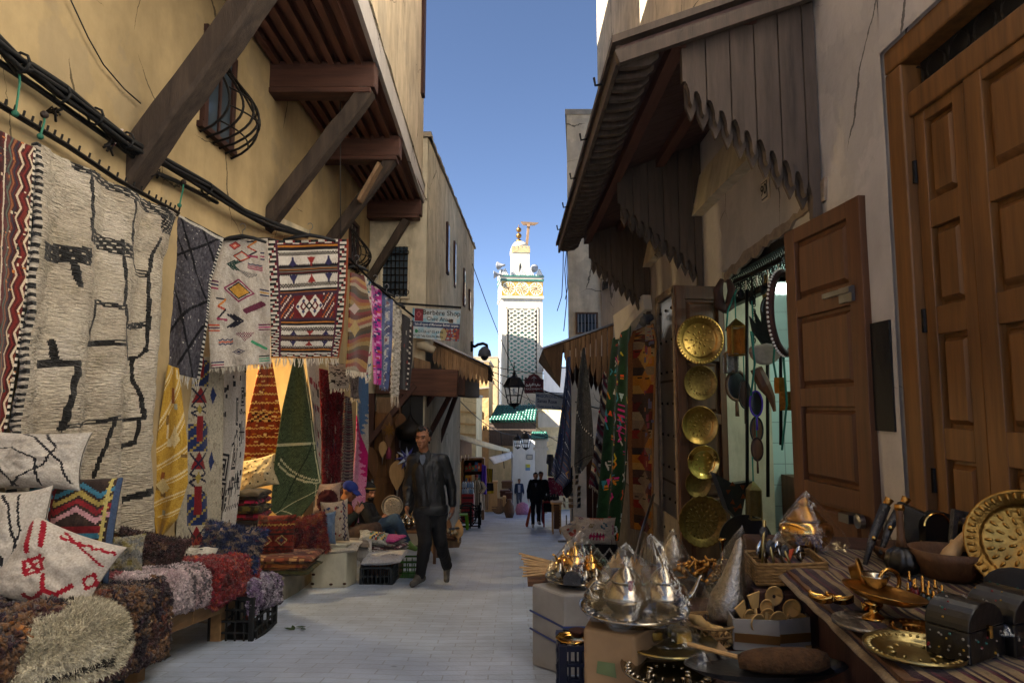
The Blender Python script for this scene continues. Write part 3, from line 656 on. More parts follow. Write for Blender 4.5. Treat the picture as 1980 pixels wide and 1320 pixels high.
def far_houses():
    Y=33; h=house('cream_house','low cream house with broken ledges between the tan house and the adobe tower',[(-7,Y),(W(921,800,Y).x,Y),(-1.7,37),(-7,37)],-9,W(900,768,Y).z,'plaster_cream')
    m=MB()
    for py in (795,818,838): 
        p=W(880,py,Y-.05);q=W(920,py+3,Y-.05); m.beam(p,q,.2,.1)
    m.obj('ledges','adobe',h)
    Y=38; h=house('adobe_tower','square adobe tower house with one dark window left of the minaret',[(-8,Y),(W(945,800,Y).x,Y),(-1.3,44),(-8,44)],-9,W(930,700,Y).z,'adobe',[(924,795,931,806,Y-.0,'adobe',(0,0)),(934,822,937,832,Y,'adobe',(0,0))])
    m=MB(); p=W(908,752,Y-.1);q=W(946,749,Y-.1); m.beam(p,q,.3,.08); m.obj('ledge','concrete',h)
    house('sunlit_house','small sunlit ochre house just left of the minaret',[(-7,50),(W(962,750,50).x,50),(-1.1,56),(-7,56)],-9,W(950,692,50).z,'ochre',[(948,735,952,740,50,'wood_dark',(0,0))])
    house('white_house','sunlit white house with a sloping parapet between minaret and right awning',[(W(1051,750,56).x,56),(9,56),(9,62),(3,62)],-9,W(1060,712,56).z,'stucco_white')
    Y=41.5; h=house('tan_backdrop_house','tan plastered house behind the two street lanterns',[(W(1008,900,Y).x,Y),(5.5,Y),(5.5,50),(2,50)],-10,W(1050,790,Y).z,'plaster_cream')
    m=MB(); p=W(1040,812,Y-.1);q=W(1098,811,Y-.1); m.beam(p,q,.3,.9); m.obj('plaster_box','stucco_beige',h)
    Y=16; h=house('tall_right_house','tall plain beige house with a barred window above the right awning',[(W(1097,400,Y).x,Y),(5,Y),(5,26),(2.4,26)],-7,W(1100,222,Y).z,'plaster_tan',[(1116,607,1153,643,Y,'wood_brown',(1,1))])
    m=MB(); a=W(1116,607,Y-.1)
    for k in range(6): x=W(1118+k*6.6,620,Y-.1).x; m.tube([(x,Y-.09,a.z),(x,Y-.09,W(1118,643,Y).z)],.012,5)
    m.obj('window_bars','slate_plastic',h)
    m=MB(); p=W(1160,480,Y-.06);q=W(1168,640,Y-.06)
    for k in range(9): m.tube([p+V((.03*k,0,0)),p.lerp(q,.5)+V((.02*k+.05*nz3(k,0,0),0,0)),q+V((.012*k,0,0))],.015,5)
    m.obj('cable_run','rubber',h)
    house('sun_block_back','tall unseen block added behind the ochre house to shade the facades opposite',[(-9,8),(-4.7,8),(-4.7,19.5),(-9,19.5)],-5,14.5,'plaster_tan')  # added out of sight to keep the sun off the right-hand facades
    house('sun_block_row','low unseen block added behind the far left stalls to shade the street',[(-9,17.8),(-3.3,17.8),(-3.3,33),(-9,33)],-8,3,'plaster_cream')  # unseen, added to stop sun reaching the far paving
    # unseen block added to shade the foot of the minaret, hidden behind the tan house
    house('sun_block_minaret','tall white unseen block added left of the minaret to shade its foot',[(-12,51),(-3.5,51),(-3.5,57.5),(-12,57.5)],-9,10.9,'stucco_white')
far_houses()
def minaret():
    Y=60; c=V((W(1006,700,Y).x,Y+1.95,0)); rot=Matrix.Rotation(R(5.5),3,'Z'); zz=lambda py:W(1006,py,Y).z
    h=thing('minaret','tall white minaret with green latticed shaft, gold tile frieze and stepped merlons','minaret',(c.x,c.y,zz(900)))
    L=lambda x,y,z:V((c.x,c.y,z))+rot@V((x,y,0))
    def bx(m,x0,x1,y0,y1,z0,z1,**k): m.hexa([L(x0,y0,z0),L(x1,y0,z0),L(x1,y1,z0),L(x0,y1,z0),L(x0,y0,z1),L(x1,y0,z1),L(x1,y1,z1),L(x0,y1,z1)],**k)
    w=1.93; zt=zz(578)
    m=MB(); bx(m,-w,w,-w,w,zz(905),zt); m.obj('shaft','minaret_stucco',h)
    m=MB(); bx(m,-w-.05,w+.05,-w-.05,w+.05,zt+.01,zz(543)); m.obj('frieze_core','minaret_stucco',h)
    # gold mosaic frieze
    m=MB(); nu,nv=120,44; U,Q=centers(nu,nv); P=Pat(U,Q,'a9812f'); 
    for cu,cc in ((.17,'8c6a24'),(.5,'b08a35'),(.84,'b9b2a2')):
        r=np.hypot((P.U-cu)*2.9,(P.V-.5)); a=np.arctan2(P.V-.5,(P.U-cu)*2.9)
        P.put((r<.42)&(np.sin(a*12+r*9)>.2),'d2c9b2'); P.put((r<.40)&(np.sin(a*8)*np.sin(r*44)>.35),'4a3516'); P.put((r<.46)&(r>.41),'d8d0bd'); P.put(r<.08,'5a3f18')
    P.fleck(260,.008,.02,['d8d2c0','5a4118','cbb98a'],9)
    P.jit(.15); m.grid(nu,nv,lambda u,v:L(-w+2*w*u,-w-.075,zz(544)+(zz(572)-zz(544))*v),P.C); m.obj('mosaic_frieze','ware',h,solid=.02)
    for y0,y1,e,mt in ((577,572,.12,'stucco_beige'),(543.5,540,.14,'tile_green'),(540,535.5,.1,'stucco_beige'),(535.5,533,.16,'tile_green')):
        m=MB(); bx(m,-w-e,w+e,-w-e,w+e,zz(y0),zz(y1)); m.obj('cornice',mt,h)
    # stepped merlons
    for side in range(2):
        for k in range(5):
            m=MB(); t=-w+.3+k*(2*w-.6)/4
            for s in range(4):
                a=.33-.075*s; z=zz(533)+.16*s
                if side==0: bx(m,t-a,t+a,-w-.1,-w+.12,z,z+.16,col='d6d2c8')
                else: bx(m,-w-.1,-w+.12,t-a,t+a,z,z+.16,col='b7b4ac')  # left-hand merlons darker: shade put into their colour
                for q in range(4-s):
                    x=t-a+.1+q*.17
                    if side==0 and s<4: bx(m,x,x+.07,-w-.125,-w-.1,z+.04,z+.11,col='33312d')
            m.obj('merlon','painted',h)
    # lantern storey
    lw=.84; z0=zz(534);z1=zz(470)
    m=MB(); bx(m,-lw,lw,-lw,lw,z0,z1); m.obj('lantern_storey','minaret_stucco',h)
    m=MB(); bx(m,-lw-.05,lw+.05,-lw-.05,lw+.05,zz(483),zz(474))
    for k in range(5): 
        t=-lw+.1+k*.37; bx(m,t-.12,t+.12,-lw-.05,-lw+.12,zz(474),zz(470))
    m.obj('lantern_crenels','ochre',h)
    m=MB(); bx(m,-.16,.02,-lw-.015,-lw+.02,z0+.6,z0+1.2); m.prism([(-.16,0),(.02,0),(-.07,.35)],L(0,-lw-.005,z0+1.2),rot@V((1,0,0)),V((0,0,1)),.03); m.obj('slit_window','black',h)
    m=MB(); m.lathe([(.8,0),(.76,.25),(.55,.5),(.2,.66),(.03,.7)],L(0,0,z1),18); m.obj('dome','stucco_beige',h,smooth=True)
    m=MB(); z=z1+.65; p=L(-.1,0,0); m.tube([(p.x,p.y,z),(p.x,p.y,zz(424))],.04,6)
    for py,r in ((458,.32),(446,.29),(434,.27)): m.ball((p.x,p.y,zz(py)),r*.95,12,8)
    m.obj('finial','brass_dull',h,smooth=True)
    g=MB(); a=L(.62,0,z1-.2); b=L(.85,0,zz(428)); g.beam(a,b,.24,.24); g.hexa([L(.35,-.15,zz(424)),L(1.45,-.15,zz(424)),L(1.45,.15,zz(424)),L(.35,.15,zz(424)),L(.1,-.18,zz(418)),L(1.85,-.18,zz(419.5)),L(1.85,.18,zz(419.5)),L(.1,.18,zz(418))]); g.beam(b,L(.85,0,zz(423)),.5,.3); g.obj('flag_gallows','wood_plank',h)
    for px,py,yaw in ((971,513,150),(964,531,180),(1030,517,70)):
        m=MB(); p=W(px,py,Y-.4); r=Matrix.Rotation(R(yaw),3,'Z')@Matrix.Rotation(R(90),3,'Y'); m.lathe([(.09,-.3),(.12,-.05),(.2,.15),(.36,.4),(.4,.45),(.33,.38),(.1,.1)],p,16,r); m.obj('loudspeaker','slate_plastic',h,smooth=True)
    # latticed panel
    pw=1.32; pt,pb=zz(598),zz(722); fy=-w-.012
    m=MB(); nu,nv=48,90; U,Q=centers(nu,nv); P=Pat(U,Q,'2f6a5a'); P.mottle(['1f5147','2f6a5a','4d8a74','33564a','6f8f7c'],(12,30),3); P.put((P.V<.36)&(npr.rand(len(P.U))<.75),'8f8a76'); P.put((P.V<.36)&(npr.rand(len(P.U))<.3),'5f6a5a')  # upper cells greyer: faded tile, with the sunlit tone put into the colour
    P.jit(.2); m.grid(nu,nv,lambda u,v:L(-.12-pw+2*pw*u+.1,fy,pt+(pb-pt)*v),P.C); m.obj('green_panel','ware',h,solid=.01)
    m=MB(); n=4; rows=15
    for k in range(-1,n+1):
        for sg in (1,-1):
            pts=[]
            for i in range(rows*4+1):
                t=i/4; tri=abs((t%2)-1); x=(k+.5)/n*2*pw-pw+ (sg)*(tri-.5)*2*pw/n
                x+=sg*.1*math.sin(t*2*pi)*.5
                x=min(pw,max(-pw,x)); pts.append(L(x-.02,fy-.03,pt+(pb-pt)*i/(rows*4)))
            for a,b in zip(pts,pts[1:]): m.beam(a,b,.12,.06,up=V((0,-1,0)))
    m.obj('lattice','minaret_stucco',h)
    m=MB()
    for x0,x1,z0,z1 in ((-pw-.22,-pw-.06,pb-.3,pt+.2),(pw+.04,pw+.2,pb-.3,pt+.2),(-pw-.22,pw+.2,pt+.06,pt+.22)): bx(m,x0,x1,-w-.06,-w+.01,z0,z1)
    m.obj('panel_frame','stucco_beige',h)
    m=MB(); q=zz(725);q2=zz(747)
    for k in range(5): x=-pw+k*2*pw/4; bx(m,x-.08,x+.08,-w-.07,-w-.002,q2,q)
    m.obj('arcade_columns','tile_green',h)
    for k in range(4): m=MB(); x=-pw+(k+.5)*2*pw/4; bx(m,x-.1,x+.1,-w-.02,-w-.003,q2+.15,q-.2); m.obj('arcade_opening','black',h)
    m=MB(); q=zz(757);q2=zz(796)
    for k in (-.6,.6):
        for r in (.18,.34,.5): m.tube([L(k+math.cos(t)*r,-w-.05,q2+.7+math.sin(t)*r) for t in np.linspace(0,pi,12)],.05,5)
        for t in np.linspace(.2,pi-.2,7): m.tube([L(k+math.cos(t)*.15,-w-.05,q2+.7+math.sin(t)*.15),L(k+math.cos(t)*.55,-w-.05,q2+.7+math.sin(t)*.55)],.04,5)
        bx(m,k-.56,k-.44,-w-.06,-w-.004,q2-.6,q2+.7); bx(m,k+.44,k+.56,-w-.06,-w-.004,q2-.6,q2+.7)
    m.obj('arch_tracery','minaret_stucco',h)
    m=MB()
    for k in (-.6,.6): m.prism([(-.45,-1.2),(.45,-1.2)]+[(math.cos(t)*.45,math.sin(t)*.45) for t in np.linspace(0,pi,10)],L(k,-w-.01,q2+.7),rot@V((1,0,0)),V((0,0,1)),.02)
    m.obj('arch_ground','zellige_green',h)
minaret()
def tiled(parent,a,b,c,d,n,r):
    """rows of half-round tiles from ridge edge a-b down to eave edge d-c"""
    m=MB()
    for k in range(n):
        t=(k+.5)/n; p=a.lerp(b,t);q=d.lerp(c,t); N=7
        for i in range(N):
            s=p.lerp(q,i/N);e=p.lerp(q,(i+1.12)/N); m.tube([s+V((0,0,-.02)),e+V((0,0,.03))],[r*.85,r],8)
    m.add([a-V((0,0,.12)),b-V((0,0,.12)),c-V((0,0,.12)),d-V((0,0,.12))],[(0,1,2,3)]); return m.obj('tile_roof','tile_green',parent,smooth=True)
def gate():
    Y=38; h=thing('market_gate','wooden gate house roofed with green glazed tiles below the minaret','gate',W(985,985,Y))
    a,b,c,d=W(962,783,Y+2),W(1040,783,Y+2),W(1036,812,Y-.2),W(946,812,Y-.2); tiled(h,a,b,c,d,15,.1)
    m=MB(); p=W(946,816,Y);q=W(1010,862,Y); m.bx(p.x,W(1036,800,Y).x,Y,Y+.3,q.z,p.z+.1)
    for k in range(6): z=p.z-(p.z-q.z)*k/6; m.bx(p.x-.02,W(1036,800,Y).x+.02,Y-.03,Y,z-.06,z)
    m.obj('wooden_front','wood_canopy',h)
    m=MB(); m.bx(p.x-.5,W(1036,800,Y).x,Y+.4,Y+3,-8,p.z); m.obj('gate_wall','plaster_cream',h)
    Y=37; h=thing('white_wall','plain whitewashed wall with a plaque and a poster at the end of the street','wall',W(1015,985,Y))
    p=W(992,862,Y);q=W(1047,985,Y); m=MB(); m.bx(p.x,q.x+.3,Y,Y+.35,q.z-.6,p.z+.35); m.obj('wall_face','stucco_white',h)
    m=MB(); a=W(1018,878,Y);b=W(1030,888,Y); m.bx(a.x,b.x,Y-.04,Y-.002,b.z,a.z); pq=m.obj('plaque','slate_plastic',h); m=MB(); m.bx(a.x+.04,b.x-.04,Y-.05,Y-.04,b.z+.05,a.z-.05); m.obj('plaque_face','stucco_beige',pq)
    m=MB(); a=W(1016,897,Y);b=W(1025,909,Y); P=[(0,1,.0,.55,'c9bb3a'),(0,1,.55,1,'6f8fb0'),(.0,.35,.1,.5,'9fae7a')]
    for k,(u0,u1,v0,v1,cc) in enumerate(P): m.bx(a.x+(b.x-a.x)*u0,a.x+(b.x-a.x)*u1,Y-.012-.003*k,Y-.002,a.z+(b.z-a.z)*v1,a.z+(b.z-a.z)*v0,col=cc)
    m.obj('poster','painted',h)
    Y=35; h=thing('gate_pillar','cream gate pillar capped with green tiles beside the white wall','pillar',W(1046,985,Y))
    a=W(1035,852,Y);b=W(1058,985,Y); m=MB(); m.bx(a.x,b.x,Y,Y+.6,b.z-.3,a.z); m.bx(a.x-.08,b.x+.08,Y-.08,Y+.68,a.z-.5,a.z-.38); m.bx(a.x-.1,b.x+.1,Y-.1,Y+.7,a.z-.02,a.z+.1); m.obj('shaft','stucco_beige',h)
    tiled(h,W(1030,836,Y+.9),W(1056,836,Y+.9),W(1060,846,Y-.15),W(1026,846,Y-.15),7,.09)
gate()
# ================================================================ right side: house, doors, canopy, awning
def panel_leaf(parent,name,A,B,zt,zb,rows,mat,t=.05,side=1,st=.085,frame_bottom=None):
    """door leaf with raised panels; A,B plan points, rows=[(z0,z1)], panels proud on the left-hand side of A->B"""
    A=V((A[0],A[1],0));B=V((B[0],B[1],0)); L=(B-A).length; ux=(B-A)/L; n=V((-ux.y,ux.x,0))*side
    m=MB()
    P=lambda u,z,o:A+ux*u+n*o+V((0,0,z))
    def bx(u0,u1,z0,z1,o0,o1): m.hexa([P(u0,z0,o0),P(u1,z0,o0),P(u1,z0,o1),P(u0,z0,o1),P(u0,z1,o0),P(u1,z1,o0),P(u1,z1,o1),P(u0,z1,o1)])
    bx(0,st,zb,zt,-t,0); bx(L-st,L,zb,zt,-t,0)
    zs=[zb]+[z for r in rows for z in r]+[zt]
    for k in range(0,len(zs),2): bx(st,L-st,zs[k],zs[k+1],-t,-.002)
    o=m.obj(name,mat,parent,bevel=.005)
    for z0,z1 in rows:
        m=MB(); u0,u1=st,L-st; e=min(.05,(u1-u0)*.2)
        m.add([P(u0,z0,-t+.012),P(u1,z0,-t+.012),P(u1,z1,-t+.012),P(u0,z1,-t+.012),P(u0+e*.45,z0+e*.45,-t+.014),P(u1-e*.45,z0+e*.45,-t+.014),P(u1-e*.45,z1-e*.45,-t+.014),P(u0+e*.45,z1-e*.45,-t+.014),P(u0+e,z0+e,-.008),P(u1-e,z0+e,-.008),P(u1-e,z1-e,-.008),P(u0+e,z1-e,-.008)],
              [(0,1,5,4),(1,2,6,5),(2,3,7,6),(3,0,4,7),(4,5,9,8),(5,6,10,9),(6,7,11,10),(7,4,8,11),(8,9,10,11)][::1] if side<0 else [f[::-1] for f in [(0,1,5,4),(1,2,6,5),(2,3,7,6),(3,0,4,7),(4,5,9,8),(5,6,10,9),(6,7,11,10),(7,4,8,11),(8,9,10,11)]])
        m.obj('panel',mat,o)
    return o,P
def right_house():
    h=thing('plaster_house','pinkish plastered house holding the copper shop opening and the tall brown double door','house',(XR+.2,6,gz(6)))
    m=MB(); X0,X1=XR,XR+.4
    segs=[(-9,.6,-3,9),(.6,3.42,1.93,9),(3.42,4.66,-3,9),(4.66,6.2,1.28,9),(6.2,9.2,-4,9.8),(9.2,14.6,-4,9.8)]
    for y0,y1,z0,z1 in segs:
        m.bx(X0+.015,X1,y0,y1,z0,z1)
        m.grid(max(2,int((y1-y0)/.2)),max(2,int((min(z1,6)-z0)/.2)),lambda u,v,y0=y0,y1=y1,z0=z0,z1=z1:V((X0-.012*mn.fractal(V(((y0+u*(y1-y0))*1.2,(z0+(1-v)*(z1-z0))*1.2,3)),1,2,4)-.004,y1-u*(y1-y0),z1-v*(z1-z0))))
    m.obj('wall','plaster_pink',h)
    m=MB(); m.bx(XR-.03,XR+.3,9.9,14.6,2.8,9.8); m.obj('upper_render','plaster_tan',h)
    m=MB(); m.bx(XR-.03,XR+.02,6.1,9.2,2.9,4.3); m.bx(XR-.03,XR+.02,6.2,9.2,4.3,6.6); m.bx(XR-.03,XR+.02,9.2,9.9,2.9,9.8); m.obj('upper_face','plaster_tan',h)
    m=MB(); m.bx(XR-.04,XR+.02,-9,6.1,3.2,9); m.bx(XR-.04,XR+.02,6.1,9.2,6.1,9.8); m.obj('white_bounce_face','stucco_white',h)  # white face added above the view to bounce sunlight into the alley
    # broken plaster along the head of the shop opening
    q=random.Random(3); up=[];lo=[]
    for k in range(27):
        t=k/26; px=1404+196*t; py=532-165*t; up.append(onx(px,py-q.uniform(0,10)-14*(t>.93)-4*math.sin(t*7),XR)); lo.append(onx(px,py+q.uniform(8,20),XR))
    n=27; e=V((-.022,0,0)); P=up+lo[::-1]; m=MB(); m.add([p+e for p in P]+P,[(k,k+1,2*n-2-k,2*n-1-k) for k in range(n-1)]+[(k,(k+1)%(2*n),2*n+(k+1)%(2*n),2*n+k) for k in range(2*n)]); m.obj('bare_plaster','plaster_bare',h)
    m=MB(); m.bx(XR-.05,XR,6.2,14.5,-4,gz(8.7)+.75); m.obj('concrete_base','concrete',h)
    m=MB(); m.beam((XR-.02,4.6,2.06),(XR-.02,12,2.06),.05,.05); m.obj('plaster_ledge','plaster_grey',h)
    # number tile and blank tile
    for (px,py,s,lab) in ((1481,368,1,1),(1316,497,.8,0)):
        p=onx(px,py,XR-.012); m=MB(); a=.085*s; m.bx(p.x-.012,p.x+.006,p.y-a*.8,p.y+a*.8,p.z-a,p.z+a,col='cbbfae'); 
        q=m.obj('number_tile','painted',h,bevel=.003)
        if lab:
            m=MB(); b=a*.82; m.bx(p.x-.015,p.x-.012,p.y-b*.8,p.y+b*.8,p.z-b,p.z+b,col='2c2a33'); m.bx(p.x-.0165,p.x-.015,p.y-b*.7,p.y+b*.7,p.z-b*.86,p.z+b*.86,col='cfc6b6'); m.obj('tile_border','painted',q)
            paint('ink_black','14161a'); text('90',p+V((-.018,0,0)),(0,-1,0),(0,0,1),.12,'ink_black',q,bold=.02)
    m=MB(); p=onx(1712,730,XR); m.bx(XR-.02,XR+.02,3.46,3.66,-.15,.45); m.obj('hole_shade_slab','black',h)  # black slab on the wall, painting the shade of an open hole
    # shop interior
    z0=gz(5.4)+.12
    r=MB(); r.bx(XR+.4,4.6,6.35,6.45,z0-.4,2.0); r.bx(XR+.4,4.6,4.2,4.3,z0-.4,2.0); r.bx(4.6,4.7,4.2,6.45,z0-.4,2.0); r.bx(XR+.4,4.7,4.2,6.45,1.9,2.0); r.obj('shop_room','shop_wall',h)
    r=MB(); r.bx(XR-.1,4.7,4.66,6.2,z0-.5,z0); r.obj('shop_floor','concrete',h)
    for y in (4.66,6.2): r=MB(); r.bx(XR,XR+.42,y-.01,y+.012,z0,1.27); r.obj('opening_jamb','plaster_grey',h)
    m=MB(); m.bx(XR+.02,XR+.09,4.67,6.19,1.2,1.27); m.bx(XR+.02,XR+.09,4.67,6.19,.92,.98); m.obj('transom_frame','iron',h)
    m=MB()
    for k in range(34): 
        y=4.7+k*.045; m.tube([(XR+.05,y,.98),(XR+.05,y+.22,1.2)],.004,4); m.tube([(XR+.05,y+.22,.98),(XR+.05,y,1.2)],.004,4)
    for k in range(6):
        c=V((XR+.03,4.9+k*.22,1.09))
        for s in (1,-1): m.tube([c+V((0,s*.05+math.cos(t)*(.05-.004*t),math.sin(t)*(.05-.004*t))) for t in np.linspace(0,7.5,14)],.006,4)
    m.obj('transom_grille','iron',h)
    m=MB(); m.bx(4.58,4.6,4.3,6.35,z0+.75,z0+1.0); m.obj('tile_border','tile_grey',h)
    m=MB(); m.ball((3.2,5.0,1.05),(.05,.16,.05),10,6); m.obj('shop_lamp','lamp_cool',h)
    m=MB(); m.bx(2.6,4.5,6.0,6.34,z0,z0+.9); m.bx(4.2,4.58,4.4,6.3,z0,z0+.6); m.obj('shop_counter','wood_brown',h)
    # the big double door
    d=.07
    m=MB(); m.bx(XR+.01,XR+.2,3.28,3.42,-2,1.795); m.bx(XR+.01,XR+.2,.6,3.42,1.80,1.93); m.obj('door_frame','wood_door',h,bevel=.01)
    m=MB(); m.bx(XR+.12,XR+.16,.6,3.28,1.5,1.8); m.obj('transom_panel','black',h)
    m=MB(); m.bx(XR+.04,XR+.16,.6,3.28,1.5,1.63); m.obj('transom_rail','wood_door',h,bevel=.008)
    m=MB()
    for k in range(16):
        c=V((XR+.1,.75+k*.17,1.71)); m.tube([c+V((0,math.cos(t)*.07,math.sin(t)*.07)) for t in np.linspace(0,6.3,14)],.006,4)
    m.obj('transom_scroll','iron',h)
    rows=[(-1.45,-.98),(-.8,-.27),(-.12,.34),(.48,.88),(1.02,1.44)]
    panel_leaf(h,'door_leaf',(XR+.06,3.27),(XR+.06,2.90),1.5,-1.6,rows,'wood_door',side=-1,st=.08)
    panel_leaf(h,'door_leaf',(XR+.05,2.885),(XR+.05,2.2),1.5,-1.6,rows,'wood_door',side=-1,st=.11)
    panel_leaf(h,'door_leaf',(XR+.06,2.19),(XR+.06,1.5),1.5,-1.6,rows,'wood_door',side=-1,st=.11)
    panel_leaf(h,'door_leaf',(XR+.06,1.49),(XR+.06,.62),1.5,-1.6,rows,'wood_door',side=-1,st=.11)
    for z in (1.2,.42,-.38):
        m=MB(); m.tube([(XR+.055,3.275,z-.06),(XR+.055,3.275,z+.06)],.014,8); m.obj('hinge','iron',h)
    # the shop's open leaves
    o,P=panel_leaf(h,'open_door_leaf',(1.93,4.5),(2.0,3.64),1.2,-1.5,[(-1.38,-.62),(-.5,-.02),(.1,.58),(.7,1.1)],'wood_door_red',side=-1,st=.13)
    m=MB(); c=P(.72,.64,.012); 
    m.prism([(-.06,-.045),(.07,-.045),(.07,.045),(-.06,.045)],c,V((.08,-1,0)).normalized(),V((0,0,1)),.02); m.beam(P(.52,.66,.03),P(.8,.66,.03),.03,.03); m.obj('latch','steel',o)
    m=MB(); c=P(.78,-.66,.02); m.lathe([(.04,0),(.04,.03),(.02,.035)],c,14,Matrix.Rotation(R(-90),3,'Y')); m.beam(P(.62,-.66,.02),P(.72,-.66,.02),.09,.05); m.obj('lock','steel',o)
    o,P=panel_leaf(h,'tray_door_leaf',(1.57,6.12),(2.08,6.2),1.13,-1.62,[(-1.5,-.85),(-.75,-.2),(-.1,.4),(.5,1.0)],'wood_door_red',side=-1,st=.09)
    m=MB(); m.bx(XR-.04,XR-.012,7.95,8.75,-1.9,1.35); o=m.obj('metal_door','paint_dark',h,bevel=.006)
    m=MB()
    for z in (-1.6,-1.2,-.8,-.4,0,.4,.8,1.2):
        for y in (8.05,8.35,8.65): m.ball((XR-.045,y,z),.02,8,5)
    m.obj('rivets','iron',o)
    m=MB(); m.bx(XR-.044,XR-.04,7.97,8.73,.27,.3); m.bx(XR-.044,XR-.04,7.97,8.73,-1.0,-.97); m.obj('door_seams','iron',o)
    m=MB(); m.bx(XR-.07,XR,8.75,8.87,-2,1.42); m.bx(XR-.07,XR,7.86,7.94,-2,1.42); m.bx(XR-.07,XR,7.86,8.87,1.36,1.45); m.obj('door_surround','plaster_bare',h)
def shop_mat():
    m,nt,b,N,L=_new('shop_wall'); b.inputs['Base Color'].default_value=(.46,.56,.51,1); b.inputs['Roughness'].default_value=.35
    tc=N('ShaderNodeTexCoord'); br=N('ShaderNodeTexBrick'); br.inputs['Scale'].default_value=1; br.offset=0; br.inputs['Brick Width'].default_value=.2; br.inputs['Row Height'].default_value=.2; br.inputs['Mortar Size'].default_value=.004
    br.inputs['Color1'].default_value=(.50,.60,.55,1); br.inputs['Color2'].default_value=(.44,.54,.5,1); br.inputs['Mortar'].default_value=(.25,.3,.28,1)
    mp=N('ShaderNodeMapping'); mp.inputs['Rotation'].default_value=(R(90),0,0); L(tc.outputs['Object'],mp.inputs[0]); L(mp.outputs[0],br.inputs['Vector']); L(br.outputs['Color'],b.inputs['Base Color']); M['shop_wall']=m
shop_mat(); pm('tile_grey','9a9d99',.4,var=.8,scale=30,bump=.1)
right_house()
def right_canopy():
    h=thing('timber_canopy','big dark timber canopy on three scalloped brackets above the copper shop','canopy',(XR,6.7,1.5))
    y0,y1=4.1,9.5; xo=.72; zo=2.34; k=.36; sf=lambda x:zo+k*(x-xo)
    m=MB(); n=30
    for i in range(n):   # soffit boards, laid across the slope
        a,b=y0+(y1-y0)*i/n,y0+(y1-y0)*(i+.95)/n
        m.hexa([(xo,a,sf(xo)),(XR,a,sf(XR)),(XR,b,sf(XR)),(xo,b,sf(xo)),(xo,a,sf(xo)+.03),(XR,a,sf(XR)+.03),(XR,b,sf(XR)+.03),(xo,b,sf(xo)+.03)])
    m.obj('soffit_boards','wood_soffit_dark',h)
    m=MB(); e=.06; m.hexa([(xo-e,y0-e,sf(xo-e)+.04),(XR,y0-e,sf(XR)+.04),(XR,y1+e,sf(XR)+.04),(xo-e,y1+e,sf(xo-e)+.04),(xo-e,y0-e,sf(xo-e)+.09),(XR,y0-e,sf(XR)+.09),(XR,y1+e,sf(XR)+.09),(xo-e,y1+e,sf(xo-e)+.09)])
    m.obj('roof_deck','wood_canopy',h)
    m=MB(); m.hexa([(xo-.03,y0,zo-.1),(xo,y0,zo-.1),(xo,y1,zo-.1),(xo-.03,y1,zo-.1),(xo-.03,y0,zo+.03),(xo,y0,zo+.04),(xo,y1,zo+.04),(xo-.03,y1,zo+.03)])
    m.obj('eave_board','wood_canopy',h)
    m=MB(); N=34
    for i in range(N):
        y=y0+(y1-y0)*(i+.5)/N; m.prism([(0,.03),(.26,.11),(.26,.02),(.2,-.03),(.08,-.05),(0,-.05)],(xo+.01,y,zo-.04),V((1,0,0)),V((0,0,1)),.05)
    m.obj('eave_teeth','wood_canopy',h)
    for x in (1.12,1.6):
        m=MB(); m.beam((x,y0+.02,sf(x)-.06),(x,y1,sf(x)-.06),.09,.1); m.obj('purlin','wood_canopy_red',h)
    m=MB(); a=V((xo-.03,y0-.04,zo-.08)); b=V((XR,y0-.04,sf(XR)-.08)); m.beam(a,b,.05,.09); m.obj('rake_board','wood_canopy',h)
    for by,th in ((4.16,.05),(6.8,.05),(9.42,.05)):
        nb=11; x0,x1=1.14,XR-.01
        bm=MB()
        for i in range(nb):
            a=x0+(x1-x0)*i/nb; b=x0+(x1-x0)*(i+1)/nb-.004; w=b-a
            t=(i+.5)/nb; zb=2.16-(.82*t+.06*t*t)*.86; dz=.12
            top=sf
            poly=[(a,top(a)-.01),(b,top(b)-.01),(b,zb-dz*.45)]
            if i<nb-1: poly+=[(b-.01,zb-dz*1.05),(b-w*.22,zb-dz*1.3),(b-w*.38,zb-dz*1.05),(b-w*.42,zb-dz*.5),(a+w*.4,zb-dz*.05),(a+w*.25,zb+dz*.12),(a,zb+dz*.1)]
            else: poly+=[(b,zb-.2),(b-w*.2,zb-.3),(b-w*.55,zb-.31),(b-w*.85,zb-.22),(b-w*.75,zb-.1),(a,zb+dz*.1)]
            bm.prism([(x-XR,z-1.5) for x,z in poly],(XR,by+.012*(i%2),1.5),V((1,0,0)),V((0,0,1)),th)
        bm.obj('bracket','wood_canopy',h)
        # second layer of the pierced board behind
        m=MB(); 
        for i in range(nb):
            a=x0+(x1-x0)*(i+.5)/nb; b=a+(x1-x0)/nb-.004; b=min(b,x1); t=(i+1)/nb; zb=2.16-(.82*t+.06*t*t)*.86
            if b-a>.03: m.prism([(a-XR,sf(a)-1.52),(b-XR,sf(b)-1.52),(b-XR,zb-1.6),((a+b)/2-XR,zb-1.68),(a-XR,zb-1.58)],(XR,by+.09,1.5),V((1,0,0)),V((0,0,1)),.03)
        m.obj('bracket_backing','wood_canopy',h)
    m=MB(); m.hexa([(XR-.12,4.3,2.0),(XR,4.3,2.0),(XR,y1,2.0),(XR-.12,y1,2.0),(XR-.03,4.3,2.45),(XR,4.3,2.45),(XR,y1,2.45),(XR-.03,y1,2.45)]); m.obj('wall_corbel','plaster_grey',h)
    m=MB()
    for i in range(5): 
        y=4.6+i*1.0; p=V((xo-.05,y,zo+.02)); m.tube([p,p+V((-.05,0,-.01)),p+V((-.06,0,.05))],.01,5)
    m.obj('gutter_hooks','iron',h)
